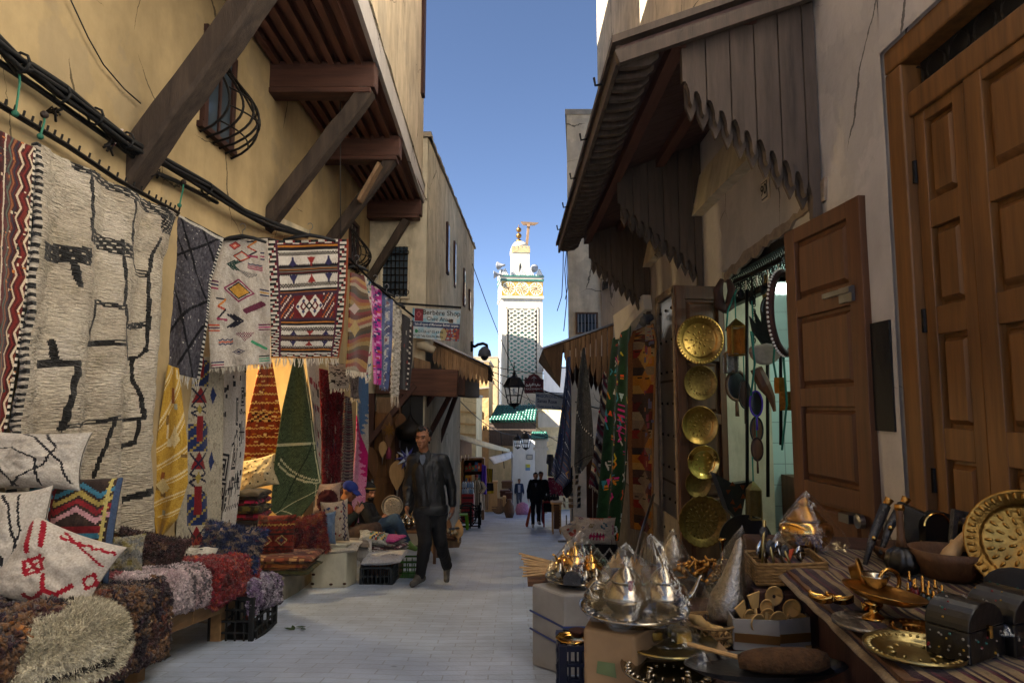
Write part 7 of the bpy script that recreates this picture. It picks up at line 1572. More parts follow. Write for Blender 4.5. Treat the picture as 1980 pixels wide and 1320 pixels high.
    for k,(p,q,s,r,lab) in enumerate((((913,510,17.6),(1040,800,25),.35,.012,'black wire sagging from the tan house roof across the minaret'),((912,700,19),(1080,790,30),.25,.012,'wire slung across the street just under the wall lamp'),((940,705,19),(1052,722,21),.05,.012,'upper of the two level wires above the red sign'),((945,715,19),(1050,735,16),.1,.012,'lower of the two level wires holding the large lantern'),((950,735,30),(1090,860,30),.3,.016,'thin wire falling from the adobe tower to the right wall'),((1045,752,18),(1200,800,14),.05,.014,'bar-like wire carrying the guest house sign'),((885,770,24),(1000,840,36),.4,.016,'slack wire over the cream house ledges'),((1086,845,28),(1012,832,29),.1,.02,'short cable feeding the pair of street lanterns'),((968,835,37),(975,905,37),.02,.025,'pale cable dropping down the wooden gate front'))):
        cable('wire',lab,sag(W(*p),W(*q),s),r)
    cable('lantern_cord','short cord from which the large street lantern hangs',[W(994,718,15),W(994,700,15.1)],.012)
    cable('drain_cable','cable clipped down the left edge of the tall beige house',[W(1097,470,15.9),W(1092,520,15.9),W(1096,580,15.9),W(1090,640,15.9)],.012)
signs()
def right_rugs():
    K='15151d'
    def blue(P):
        P.mottle(['2a3248','343e58','3c4866'],(4,9),3)
        for k in range(30):
            v=-.4+k*.055; P.seg(0,v,1,v+.16,.008,['8a93a0','5c4a30','8a6a3a','6a2a30','a0a8b0'][k%5],3)
        P.dia(.75,.3,.12,.04,'7a4a24',.4);P.dia(.78,.72,.14,.05,'8a6a40',.4);P.col(.47,.53,'20263a')
        P.chk(.05,.45,.42,.58,9,16,['3a466a','252d44'])
    drape('blue_rug','slate blue striped rug hung by its corner under the plank awning',[(1096,690,11.2),(1086,780,11.2),(1075,860,11.2),(1066,900,11.2),(1064,915,11.2)],[(1103,690,11.25),(1106,780,11.3),(1106,880,11.3),(1105,930,11.3),(1088,945,11.25)],50,150,'343e58',blue,folds=(.04,1.5,.4))
    drape('blue_rug','dark navy cloth end hanging below the slate blue striped rug',[(1090,925,11.5),(1087,950,11.5),(1095,962,11.5)],[(1107,900,11.5),(1106,950,11.5),(1098,962,11.5)],20,30,'12141c',None,folds=(.02,1,0))
    def grey(P):
        q=((P.V*70+P.U*18)%1); P.mottle(['3a3a38','484846','565653'],(6,40),2); P.put(q<.3,'2e2e2d')
        for a,b,n in (((.0,.43),(1,.60),22),((.1,.80),(1,.98),20)):
            for k in range(n): u=a[0]+(b[0]-a[0])*k/(n-1);v=a[1]+(b[1]-a[1])*k/(n-1); P.put((abs(P.U-u)<.03)&(abs(P.V-v)<.006),'b5b0a5' if k%2 else '222')if 0 else P.put((abs(P.U-u)<.025)&(abs(P.V-v)<.006),'b5b0a5' if k%2 else '1c1c1c')
        P.seg(0,.5,1,.5,.008,'242423',3);P.seg(0,.74,1,.74,.008,'242423',3)
    drape('grey_rug','charcoal grey rug with white stitched diagonals beside the blue rug',[(1126,672,11.1),(1117,730,11.1),(1111,820,11.1),(1108,900,11.1),(1112,915,11.1)],[(1130,672,11.15),(1137,730,11.2),(1144,820,11.2),(1147,880,11.2),(1122,915,11.15)],50,140,'484846',grey,folds=(.03,1,.2))
    def strp(P):
        P.put(P.U>-1,'4a4548')
        for k in range(26):
            v=-.3+k*.058; c=['2a1418','b5a88c','2a1418','6a6568','b5a88c','3a1a20','5a2434','8a8488'][k%8]; P.put(abs(P.V-v-.1*P.U)<.02,c)
        P.fleck(18,.12,.012,['8a2a34','6a6f8a','9a948c'],5); P.put(abs(P.V-.82-.1*P.U)<.008,'8a6a30'); 
    drape('striped_rug','maroon, grey and cream striped rug hung by its corner before the green rug',[(1166,718,10.9),(1158,780,10.9),(1148,860,10.9),(1138,935,10.9)],[(1170,718,10.95),(1178,790,11.0),(1176,860,11.0),(1165,952,11.0)],40,130,'4a4548',strp,folds=(.03,1,.8),fringe=.06)
    def green(P):
        P.mottle(['0f2616','14301c','193a22'],(5,14),4); q=np.random.RandomState(8); cs=['a8a8a0','b02a7a','b0701c','2f7a8a','8a1c24','a89a1c','c04a1c','9ab0b8']
        for k in range(95):
            u,v=q.rand(),q.rand(); c=cs[q.randint(8)]; t=q.randint(4)
            if t==0: P.seg(u,v,u+.07,v+.02,.02,c,4)
            elif t==1: P.rect(u,u+.1,v,v+.006,c);P.rect(u,u+.1,v+.012,v+.018,cs[q.randint(8)])
            elif t==2: P.tri(u,v,v+.03,.06,c,bool(q.randint(2)))
            else: P.poly([(u,v),(u+.05,v+.02),(u,v+.035)],.018,c,4)
        for k in range(6): P.rect(.55,.75,.38+k*.022,.386+k*.022,'b02a7a')
    drape('green_rug','tall dark green rug scattered with bright embroidered signs along the right wall',[(1186,655,10.8),(1180,720,10.8),(1172,820,10.7),(1160,960,10.5),(1150,1040,10.4)],[(1221,630,9.9),(1219,720,9.9),(1217,850,9.9),(1213,930,9.85),(1196,1045,9.8)],70,220,'14301c',green,folds=(.04,2,.6))
    def kilim(P):
        P.mottle(['5a3a22','6a4626','4a2f20'],(3,6),1); cs=['4a1c1a','6a5a48','5a3a22','8a5a1c','3a2a26','7a6a50','6a2018','2f2622','8a6a34']
        for k in range(34):
            v=k/34; P.rect(.16,.6,v,v+.03,cs[(k*5)%9]); P.rect(.6,.95,v,v+.03,cs[(k*7+2)%9]); 
        for k in range(12): P.dia(.6,.04+k*.085,.3,.04,cs[(k*4+1)%9]); P.seg(.2,.02+k*.085,.9,.03+k*.085,.008,'2a2018',6)
        P.col(0,.14,'6a4426');P.col(.95,1,'7a5a3a'); P.col(.62,.7,'7a7068')if 0 else None; P.put((P.U>.64)&(P.U<.9)&(P.V<.3),'6e6660'); P.fleck(40,.05,.01,['6a3040','4a4a66','8a5a3a'],6,(.62,.95,0,.9))
    GAIN[0]=1.05
    drape('kilim_runner','long earthy kilim runner hung over a peg on the right wall',[(1224,640,9.0),(1216,665,9.0),(1216,860,9.0),(1222,1020,8.95)],[(1262,625,8.7),(1270,660,8.7),(1266,860,8.7),(1265,1035,8.65)],50,220,'5a3a22',kilim,folds=(.03,1.2,2.2),fringe=.5,fcol='8a7a62')
    one('rug_knot','pale knotted cloth tying the kilim runner to its peg','knot','cloth_grey',lambda m:(m.tube([W(1240,628,8.8),W(1250,616,8.75),W(1262,612,8.7)],[.05,.07,.04],8),m.ball(W(1246,618,8.7),.06)),smooth=True)
    def cus(P):
        P.mottle(['a59d92','b0a89d'],(4,5),1)
        for k in range(5): P.seg(.34+k*.08,.6,.34+k*.08,.85,.012,'9a1c4c'); P.dia(.34+k*.08,.72,.05,.1,'9a1c4c')
        P.rect(.3,.34,.66,.82,'9a1c4c');P.rect(.35,.7,.0,.04,'b0501c')
        for k in range(5): P.rect(.37+k*.07,.385+k*.07,.04,.1,'b0501c')
        for dx,dy in ((0,-.1),(.07,0),(0,.1),(-.07,0),(.05,-.06),(-.05,.06)): P.dia(.68+dx,.32+dy,.035,.045,'2a5a6a')
        for i in range(3):
            for j in range(3): P.dia(.33+i*.04-.02*j,.28+j*.05,.022,.03,'6a5a2c')
        P.dia(.14,.07,.06,.05,'6a1c4a',.5);P.dia(.14,.4,.05,.05,'5a5f7a',.5);P.poly([(.93,.3),(.96,.45),(.92,.6)],.015,'9a3c7a');P.rect(.87,.885,.82,1,'3a2018')
    pillow('cushion','white cushion with pink zigzag and coloured diamonds on the right-hand display',W(1151,1026,8.6),(1,.12,-.06),(-.03,.25,1),.56,.36,.18,'b0a89d',cus,n=60,seed=21)
    pillow('cushion','second pale cushion tucked behind the pink zigzag cushion',W(1112,1032,8.95),(.8,.5,.35),(-.3,.2,.9),.36,.36,.16,'a09890',lambda P:P.fleck(14,.06,.05,['9a4c5a','6a6a7a','8a3a30'],3),seed=22)
    one('display_chest','black cloth covered chest with white zigzag band under the pink zigzag cushion','chest','cloth_black',lambda m:m.bx(W(1118,1070,8.7).x,W(1192,1070,8.7).x,8.55,9.1,gz(8.8),W(1150,1051,8.6).z),bevel=.03)
    def zz(P): P.zig(.4,.2,3,.06,'a5a59e'); P.zig(.7,.2,3,.05,'a5a59e',ph=.5); P.col(.03,.06,'a8761c'); P.col(.1,.12,'3a6a4a')
    GAIN[0]=1.0
    drape('black_cloth','black cloth with white zigzags hanging over the chest front',[(1120,1052,8.5),(1122,1092,8.5)],[(1190,1052,8.5),(1188,1092,8.5)],40,26,'0c0c10',zz,folds=(.008,2,0),cat='cloth')
    cable('metal_pole','thin grey metal pole leaning against the kilim runner',[W(1222,1100,7.4),W(1240,1030,7.9),W(1264,955,8.5)],.018,'steel','pole')
    # postcard stand
    Y=13.6; t=thing('postcard_rack','revolving rack crammed with white postcards on a thin stand','rack',W(1105,1040,Y)); cx=W(1106,950,Y).x; g=gz(Y)
    m=MB(); m.tube([(cx,Y,g),(cx,Y,W(1106,905,Y).z)],.02,6); m.tube([(cx-.3,Y,g+.03),(cx+.3,Y,g+.03)],.025,6); m.tube([(cx,Y-.3,g+.03),(cx,Y+.3,g+.03)],.025,6); m.tube([(cx-.12,Y,g+.05),(cx-.12,Y,g+.55)],.015,6); m.obj('stand','steel',t)
    q=random.Random(6)
    for r in range(6):
        z=W(1106,982,Y).z+.07+r*.115
        for k in range(6):
            a=2*pi*k/6+.3; rr=.17 if r<4 else .12; d=V((math.cos(a),math.sin(a),0)); s=d.cross(V((0,0,1))); c=V((cx,Y,z))+d*rr
            if d.y>.5: continue
            m=MB(); e=V((0,0,.05))+d*.01; p=[c-s*.06-e,c+s*.06-e,c+s*.06+e,c-s*.06+e]; m.add(p+[v+d*.006 for v in p],[(0,1,2,3),(7,6,5,4),(0,4,5,1),(1,5,6,2),(2,6,7,3),(3,7,4,0)],col='b8b4ac'); p=[c-s*.045-e*.7,c+s*.045-e*.7,c+s*.045+e*.7,c-s*.045+e*.7]; m.add([v+d*.008 for v in p],[(3,2,1,0)],col=q.choice(['6a5a44','7a6a58','4a5a6a','8a6a4a','3a3a34']))
            m.obj('postcard','painted',t)
    Y=16.5; t=thing('carved_side_table','small carved wooden side table with latticed sides','table',V((W(1076,1027,Y).x,Y,gz(Y)))); a,b=W(1068,1025,Y),W(1085,972,Y); g=gz(Y)
    m=MB(); m.bx(a.x-.03,b.x+.03,Y-.03,Y+.3,b.z-.03,b.z+.02); m.obj('table_top','wood_light',t)
    for x in (a.x,b.x-.035):
        for y in (Y,Y+.25): m=MB(); m.bx(x,x+.035,y,y+.035,g,b.z-.03); m.obj('leg','wood_light',t)
    m=MB(); m.bx(a.x+.04,b.x-.04,Y+.005,Y+.02,g+.38,g+.42); m.bx(a.x+.04,b.x-.04,Y+.01,Y+.02,g+.12,b.z-.06)
    for i in range(4):
        for j in range(7): m.lathe([(.012,0),(.018,.006),(.012,.01)],(a.x+.06+i*(b.x-a.x-.1)/3,Y+.004,g+.15+j*.07),8,Matrix.Rotation(R(90),3,'X'))
    m.obj('lattice_side','wood_brown',t)
    drape('pink_cloth','bright pink patterned cloth hanging at the far right stall',[(1060,922,21),(1058,958,21)],[(1088,924,20.6),(1090,958,20.6)],40,40,'9a3a54',lambda P:P.fleck(60,.02,.04,['c08a94','7a2a40','b5a0a0'],2),folds=(.03,1.5,0),cat='cloth')
    drape('grey_shirt','grey short-sleeved shirt hanging against the cream wall',[(1058,878,24),(1056,895,24),(1060,898,24),(1059,920,24)],[(1069,878,24),(1073,892,24),(1070,898,24),(1071,922,24)],16,30,'4a4c50',None,folds=(.03,1,0),cat='shirt')
    Y=20; t=thing('red_table','red-legged table with dark goods at the far right stall','table',W(1062,1008,Y)); a,b=W(1050,1008,Y),W(1082,962,Y); g=gz(Y)
    m=MB(); m.bx(a.x,b.x,Y,Y+.7,g+.72,g+.76); m.obj('table_top','red_plastic',t)
    for x in (a.x+.03,b.x-.03):
        for y in (Y+.04,Y+.66): m=MB(); m.tube([(x,y,g),(x,y,g+.72)],.025,6); m.obj('leg','red_plastic',t)
    m=MB(); m.bx(a.x+.02,b.x-.02,Y-.01,Y+.01,g+.45,g+.72); m.obj('cloth_front','cloth_black',t)
    q=random.Random(9)
    for k in range(9):
        x=a.x+.04+k*(b.x-a.x-.08)/8; m=MB(); h=q.uniform(.1,.22); c=V((x,Y+.1+.12*(k%3),g+.762)); m.lathe([(.03,0),(.055,.03),(.05,h*.6),(.025,h*.8),(.04,h),(0,h+.02)],c,10); tag(m.obj('figurine','ware_black',None,smooth=True),'small black pottery figurine on the red-legged table','figurine','figurines on the red-legged table')
    t=thing('folding_board','orange folding A-board standing beside the woman','sign board',V((W(1023,1008,20.5).x,20.5,gz(20.5)))); g=gz(20.5); x=W(1023,1000,20.5).x
    for s in (-1,1): m=MB(); m.beam(V((x-.08,20.5+s*.2,g)),V((x+.06,20.5,g+.62)),.05,.05); m.beam(V((x+.12,20.5+s*.2,g)),V((x+.1,20.5,g+.62)),.05,.05); m.obj('leg','orange_paint',t)
    one('shopping_bag','pink and white bag on the paving near the white wall','bag','pink_bag',lambda m:m.lathe([(0,0),(.3,0),(.36,.2),(.28,.5),(.1,.6),(0,.6)],V((W(1010,985,33).x,33,gz(33))),12),smooth=True)
    one('shutter_door','dark brown folded shutters behind the striped rug','shutters','wood_dark',lambda m:[m.bx(W(px,900,Y2).x,W(px+11,900,Y2).x,Y2,Y2+.06,gz(Y2),W(px,860,Y2).z) for px,Y2 in ((1134,12.4),(1146,12.3),(1158,12.2))],bevel=.01)
pm('ware_black','0e0e12',.3,var=.2,spec=.6); pm('orange_paint','b0431a',.5); pm('pink_bag','a86a80',.7,var=.5,scale=14)
GAIN[0]=1.6; right_rugs(); GAIN[0]=1.0
one('leaves','two small green leaves fallen on the paving','leaves','leaf',lambda m:[m.prism([(0,-.035),(.014,-.01),(.010,.02),(0,.04),(-.012,.015),(-.013,-.012)],ong(px,py)+V((0,0,.012)),V((math.cos(a),math.sin(a),.1)),V((-math.sin(a),math.cos(a),.15)),.002) for px,py,a in ((567,1216,.5),(582,1214,2.2),(586,1218,3.9),(560,1218,1.5))])
# ================================================================ copper stall on the right
def tray(name,label,c,r,mat='brass',rot=None,deep=.12,scal=0,n=48,group=None,cat='tray',engrave=None):
    """round metal tray; c middle of its underside, rot turns +z to its face"""
    t=thing(name,label,cat,c,group)
    d=deep*r; pr=[(0,0),(r*.66,0),(r*.72,d*.35),(r*.76,d*.85),(r*.96,d),(r,d+.006),(r*.99,d-.004),(r*.77,d*.7),(r*.7,-.004),(0,-.005)]
    m=MB(); m.lathe(pr,c,n,rot,fn=(lambda a,z:1+(scal*math.cos(a*26) if z>d*.9 else 0)) if scal else None)
    if engrave:
        q=rot if rot is not None else Matrix.Identity(3)
        for rr,k in engrave:
            for i in range(k):
                a=2*pi*i/k; p=V(c)+q@V((math.cos(a)*rr*r,math.sin(a)*rr*r,.003 if rr<.7 else d)); f=q@Matrix.Rotation(a,3,'Z')
                m.ball(p,(.075*r,.035*r,.004),8,5,f)
    m.obj('dish',mat,t,smooth=True); return t
def bag(label,c,r,h,apex=(0,0),seed=0,name='plastic_bag',flat=.0):
    """crumpled clear film bag gathered to a peak"""
    m=MB(); nu,nv=40,22; c=V(c)
    def sf(u,v):
        a=2*pi*u; k=1-v
        rr=r*(min(1,(v*1.25))**.75)*(1+.10*math.cos(a*5+seed)*(.3+v*.4)+.14*mn.noise(V((math.cos(a)*2+seed,math.sin(a)*2,v*4)))+.06*mn.noise(V((math.cos(a)*6,math.sin(a)*6+seed,v*11))))
        if v>.85: rr*=1-(v-.85)*.6
        return c+V((math.cos(a)*rr+apex[0]*k**1.5,math.sin(a)*rr+apex[1]*k**1.5,h*k*(1-flat*v)+.012*mn.noise(V((math.cos(a)*3,math.sin(a)*3,seed+v*3)))))
    m.grid(nu,nv,sf); return tag(m.obj(name,'film',None,smooth=True),label,'plastic bag')
RX=lambda d:Matrix.Rotation(R(d),3,'X'); RZ=lambda d:Matrix.Rotation(R(d),3,'Z'); RY=lambda d:Matrix.Rotation(R(d),3,'Y')
TZ=-.60
def stall_table():
    t=thing('stall_table','wooden stall table under a maroon and tan striped cloth at the lower right','table',(1.5,1.9,gz(1.9)))
    A=onz(1545,1122,TZ);B=onz(1748,1306,TZ); x1=1.98; y1=2.75; xe=B.x+(A.x-B.x)*(y1-B.y)/(A.y-B.y)+.01
    m=MB(); m.add([(B.x,B.y,TZ-.04),(x1,B.y,TZ-.04),(x1,y1,TZ-.04),(xe,y1,TZ-.04),(B.x,B.y,TZ-.01),(x1,B.y,TZ-.01),(x1,y1,TZ-.01),(xe,y1,TZ-.01)],[(3,2,1,0),(4,5,6,7),(0,1,5,4),(1,2,6,5),(2,3,7,6),(3,0,4,7)]); m.obj('table_top','wood_brown',t)
    m=MB(); 
    for p,q in (((B.x+.03,B.y+.03),(A.x+.06,A.y)),((B.x+.03,B.y+.03),(x1,B.y+.03))): m.hexa([(p[0],p[1],gz(2)),(q[0],q[1],gz(2)),(q[0]+.015,q[1]+.02,gz(2)),(p[0]+.015,p[1]+.02,gz(2)),(p[0],p[1],TZ-.04),(q[0],q[1],TZ-.04),(q[0]+.015,q[1]+.02,TZ-.04),(p[0]+.015,p[1]+.02,TZ-.04)])
    m.obj('side_board','wood_dark',t)
    def st(P):
        P.put(P.U>-1,'2a141c')
        for k in range(17):
            u=k/17; P.col(u,u+.02,'7a6648'); P.col(u+.026,u+.034,'4a1a24');P.col(u+.04,u+.045,'8a7856')
    nu,nv=120,80; U,Q=centers(nu,nv); P=Pat(U,Q,'2a141c'); st(P); P.jit(.12); m=MB()
    def sf(u,v):
        if v<.8:
            k=v/.8; l=A.lerp(B,k)+V((0,(1-k)*(y1-A.y)*0,0)); y=y1+(B.y-y1)*k; xl=B.x+(A.x-B.x)*(y-B.y)/(A.y-B.y); x=xl-.02+(x1-xl)*u; return V((x,y,TZ-.006+.008*nz3(x*9,y*9,1)+(-.03*max(0,1-u*18))))
        k=(v-.8)/.2; x=B.x+(x1-B.x)*u; return V((x+.01*math.sin(u*30)*k,B.y-.012-.02*k+.015*math.sin(u*24)*k,TZ-.012-.3*k))
    m.grid(nu,nv,sf,P.C); tag(m.obj('striped_cloth','cloth',None,smooth=True,solid=.006),'maroon and tan striped cloth spread over the stall table','tablecloth')
    p=lambda x,y:onz(x,y,TZ)
    tray('plate','plain silver plate lying nearest the left edge of the striped cloth',p(1675,1209),S(58,1.83),'silver_dull',deep=.1,cat='plate')
    tray('plate','small gold plate with beaded rim beside the first silver plate',p(1772,1220),S(43,1.78),'brass',deep=.14,scal=.03,cat='plate',engrave=((.93,22),(.4,8)))
    tray('plate','largest plate, pale gold with engraved rim at the front of the cloth',p(1768,1262),S(86,1.62),'brass_pale',deep=.1,cat='plate',engrave=((.88,40),(.45,10)))
    for px,py,a,lab in ((1588,1168,-50,'small shiny leaf-shaped dish near the cloth corner by the spoons'),(1624,1170,-35,'second leaf-shaped dish right of the first'),(1688,1186,20,'third leaf-shaped dish under the raised brass dish')):
        m=MB(); c=p(px,py); r=RZ(a); m.grid(14,10,lambda u,v:c+r@V(((u-.5)*.075,(v-.5)*.03*math.sin(pi*min(1,max(0,u*.92+.04)))*1.4,.004+.02*((v-.5)*2)**2+.012*((u-.5)*2)**2))); tag(m.obj('leaf_dish','brass_bright',None,smooth=True,solid=.003),lab,'dish')
    t=thing('footed_dish','brass dish on a conical foot, tilted over the striped cloth','dish',p(1690,1196)); c=p(1690,1196)
    m=MB(); m.lathe([(.035,0),(.03,.008),(.012,.018),(.01,.036),(.024,.045)],c,20); m.obj('foot','brass_bright',t,smooth=True)
    m=MB(); m.lathe([(0,.0),(.08,.004),(.105,.018),(.11,.02),(.105,.014),(.08,-.002),(0,-.006)],c+V((.04,.02,.052)),36,RY(9)); m.obj('dish','brass',t,smooth=True)
    t=thing('oil_lamp','silver cup with a gold ring handle standing on the footed dish','cup',p(1690,1150)+V((0,.02,.03))); c=W(1692,1146,2.0)
    m=MB(); m.lathe([(.02,0),(.014,.012),(.03,.025),(.042,.05),(.044,.056),(.036,.05),(0,.03)],c,22); m.obj('cup','silver',t,smooth=True)
    m=MB(); m.tube([c+V((.045+.03*math.cos(a),0.0,.035+.034*math.sin(a))) for a in np.linspace(-1.6,3.4,18)],.006,7); m.obj('ring_handle','brass_bright',t,smooth=True)
    tray('brass_bowl','brass bowl standing on edge behind the silver cup',W(1650,1115,2.05),.052,'brass',rot=RZ(25)@RX(70)@RY(35),deep=.5,cat='bowl')
    q=random.Random(2)
    for k in range(11):
        px=1758+k%6*13+q.uniform(-3,3);py=1152+(k//6)*14+(k%6)*3; c=p(px,py); h=q.uniform(.05,.075); col=['1a2a5a','6a141c','101418','143a3a','5a3a10','2a1a3a'][k%6]
        t=thing('perfume_bottle',['tiny dark blue','tiny red','tiny black','tiny green','tiny amber','tiny violet'][k%6]+' perfume bottle with gold stopper in the cluster by the chests','bottle',c,'perfume bottles, '+['blue','red','black','green','amber','violet'][k%6])
        m=MB(); m.lathe([(.008,0),(.011,.006),(.011,h*.5),(.005,h*.62)],c,10,col=col); m.obj('glass','ware',t,smooth=True)
        m=MB(); m.lathe([(.006,h*.62),(.006,h*.72),(.003,h*.78),(.004,h),(.0,h*1.05)],c,8); m.obj('stopper','brass_bright',t,smooth=True)
    def chest(label,a,w,h,d,yaw):
        t=thing('treasure_chest',label,'chest',a); r=RZ(yaw); P=lambda x,y,z:V(a)+r@V((x,y,z))
        m=MB(); m.hexa([P(-w/2,-d/2,0),P(w/2,-d/2,0),P(w/2,d/2,0),P(-w/2,d/2,0),P(-w/2,-d/2,h*.55),P(w/2,-d/2,h*.55),P(w/2,d/2,h*.55),P(-w/2,d/2,h*.55)]); m.obj('box','black_lacquer',t,bevel=.004)
        m=MB(); pr=[(math.cos(x)*w/2,math.sin(x)*h*.45) for x in np.linspace(0,pi,14)]; m.prism(pr,P(0,0,h*.555),r@V((1,0,0)),V((0,0,1)),d); m.obj('domed_lid','black_lacquer',t,bevel=.003)
        q=random.Random(int(w*1000)); m=MB()
        for k in range(44):
            x=q.uniform(-.48,.48)*w; y=q.uniform(-.48,.48)*d; z=q.uniform(.05,.5)*h; f=q.randrange(3); p=[P(x,-d/2-.001,z),P(-w/2-.001,y,z),P(x,y,h*.555+math.sqrt(max(0,1-(2*x/w)**2))*h*.45)][f]
            m.ball(p,q.uniform(.0022,.0036),6,4,col=q.choice(['8a6c1c','6a1418','6a655c','7a746a','8a6a24','24544a']))
        kind(m.obj('inlay','painted',t),'stuff')
        m=MB(); m.beam(P(0,-d/2-.004,h*.62),P(0,-d/2-.004,h*.42),.014,.008); m.obj('clasp','brass_bright',t)
    chest('black domed chest dotted with coloured inlay, nearer the plates',W(1868,1262,1.62),.155,.13,.10,28); chest('second black domed chest half hidden under cloudy plastic at the right edge',W(1958,1248,1.68),.16,.14,.12,20)
    bag('cloudy plastic film spread over the tops of the two chests',W(1905,1200,1.72),.13,.075,(0,0),3,name='plastic_sheet',flat=.5); bag('crumpled plastic strip lying on the inlaid chest lid',W(1842,1196,1.66),.06,.04,(.02,0),5,flat=.4)
    one('dark_bundle','dark striped cloth bundle at the right edge behind the chests','bundle','cloth_black',lambda m:m.ball(W(1972,1140,1.95),(.08,.1,.06),16,10),smooth=True)
    c=W(1985,1050,2.12); tray('brass_tray','large hammered brass tray standing on edge at the right edge of the table',c,S(98,2.12),'brass_hammered',rot=RZ(-38)@RX(78),deep=.1,engrave=((.88,44),(.58,22),(.42,16),(.22,9)))
    # mortars, gourd jar, mirrors at the back
    def mortar(label,c,r,h,pest):
        t=thing('mortar',label,'mortar',c); m=MB(); m.lathe([(r*.55,0),(r*.75,h*.2),(r*.95,h*.7),(r,h),(r*.9,h),(r*.82,h*.75),(r*.5,h*.35),(0,h*.3)],c,30); m.obj('bowl','wood_brown',t,smooth=True)
        p,q=pest; d=(q-p).normalized(); f=Matrix((frame(d)[0],frame(d)[1],d)).transposed(); L=(q-p).length
        t=thing('pestle','turned wooden pestle leaning in the '+('larger front' if r>.12 else 'smaller rear')+' mortar','pestle',p); m=MB(); m.lathe([(0,0),(.022,.01),(.026,L*.25),(.022,L*.45),(.027,L*.5),(.02,L*.53),(.016,L*.8),(.024,L*.88),(.026,L*.94),(.018,L),(0,L)],p,14,f); m.obj('shaft','wood_light',t,smooth=True)
    mortar('wide dark wooden mortar bowl at the back of the striped cloth',onz(1836,1118,TZ),.125,.10,(W(1822,1090,2.25),W(1882,1018,2.28)))
    mortar('smaller pale wooden mortar bowl behind the ribbed gourd jar',onz(1745,1085,TZ),.11,.06,(W(1788,1058,2.5),W(1806,1028,2.52)))
    t=thing('gourd_jar','ribbed dark gourd jar with a long thin neck','jar',onz(1746,1112,TZ)); c=onz(1746,1112,TZ)
    m=MB(); m.lathe([(.02,0),(.046,.015),(.056,.045),(.048,.08),(.02,.1)],c,40,fn=lambda a,z:1+.05*math.cos(a*9)); m.obj('body','black_lacquer',t,smooth=True); m=MB(); m.lathe([(.02,.098),(.013,.13),(.011,.2),(.014,.24),(.0,.245)],c,12); m.obj('neck','wood_brown',t,smooth=True); m=MB(); m.lathe([(.015,.225),(.017,.235),(.015,.245)],c,12); m.obj('collar','brass',t)
    def mirror(label,pts,Y,fr,mat='silver_dull',glassm='mirror_glass',arch=False):
        a,b,c2,d=[W(x,y,Y) for x,y in pts]; t=thing('framed_mirror',label,'mirror',(a+b)/2); n=V((0,-.02,0)); k=.22
        cen=(a+b+c2+d)/4; ins=[p.lerp(cen,k*1.3) for p in (a,b,c2,d)]
        m=MB(); o=[a,b,c2,d]; m.add([p for p in o]+[p for p in ins]+[p-n for p in o]+[p-n for p in ins],[(i,(i+1)%4,4+(i+1)%4,4+i) for i in range(4)]+[(8+i,8+(i+1)%4,(i+1)%4,i) for i in range(4)]+[(8+i,12+i,12+(i+1)%4,8+(i+1)%4) for i in range(4)]); m.obj('frame',fr,t)
        m=MB(); m.add([p+V((0,.006,0)) for p in ins],[(0,1,2,3)]); m.obj('mirror_glass',glassm,t)
    mirror('mirror in an embossed grey metal frame reflecting a red rug',((1838,1078),(1898,1086),(1915,998),(1846,984)),2.3,'pewter')
    t=thing('arched_box','black arched box with a brass arc on its front','box',W(1815,1060,2.45)); m=MB(); m.prism([(-.06,0),(.06,0),(.06,.08)]+[(.06*math.cos(a),.08+.06*math.sin(a)) for a in np.linspace(0,pi,10)]+[(-.06,.08)],W(1815,1060,2.5),V((1,0,0)),V((0,0,1)),.05); m.obj('body','black_lacquer',t); m=MB(); m.tube([W(1815,1060,2.46)+V((.048*math.cos(a),0,.078+.05*math.sin(a))) for a in np.linspace(.25,pi-.1,14)],.004,6); m.obj('brass_arc','brass_bright',t)
    one('black_box','plain black upright box left of the arched box','box','black_lacquer',lambda m:m.hexa([W(1746,1056,2.55),W(1796,1058,2.5),W(1806,1058,2.62),W(1756,1056,2.66),W(1748,975,2.55),W(1794,996,2.5),W(1804,996,2.62),W(1756,975,2.66)]),bevel=.004)
    for (p0,p1,p2,lab) in (((1672,1092),(1690,1040),(1712,978),'dull grey curved dagger sheath leaning left of the gourd jar'),((1702,1070),(1722,1020),(1745,976),'second grey dagger sheath leaning against the black box')):
        t=thing('dagger',lab,'dagger',W(*p0,2.5)); m=MB(); m.tube([W(*p0,2.5),W(*p1,2.55)+V((-.006,0,0)),W(*p2,2.6)],[.008,.016,.02],8); m.obj('sheath','pewter',t,smooth=True); m=MB(); m.tube([W(*p2,2.6),W(p2[0]+8,p2[1]-14,2.6)],[.012,.018],8); m.obj('hilt','brass',t,smooth=True); m=MB(); q=W(*p1,2.53); m.ball(q,.009,8,6); m.obj('stud','brass_bright',t)
pm('brass_pale','9a8a5c',.3,metal=1,var=.3,scale=30,bump=.4,bscale=80,dist=.003); pm('black_lacquer','100e0e',.35,var=.3,spec=.5); pm('pewter','4a4a4c',.45,metal=.8,var=.4,scale=50,bump=.8,bscale=90); pm('mirror_glass','9a9a9a',.06,metal=1,var=.02,bump=0)
stall_table()
def box_on_ground(name,label,pts,z1,mat,cat='box',z0=None):
    """upright box from four ground-plan points"""
    m=MB(); q=[V(p) for p in pts]; m.hexa([V((p.x,p.y,gz(p.y)-.01 if z0 is None else z0)) for p in q]+[V((p.x,p.y,z1)) for p in q]); return tag(m.obj(name,mat,None,bevel=.012),label,cat)
def plan_px(l,r,z,depth):
    a=onz(*l,z);b=onz(*r,z); d=(b-a).normalized(); n=V((-d.y,d.x,0)); return a,b,b+n*depth,a+n*depth
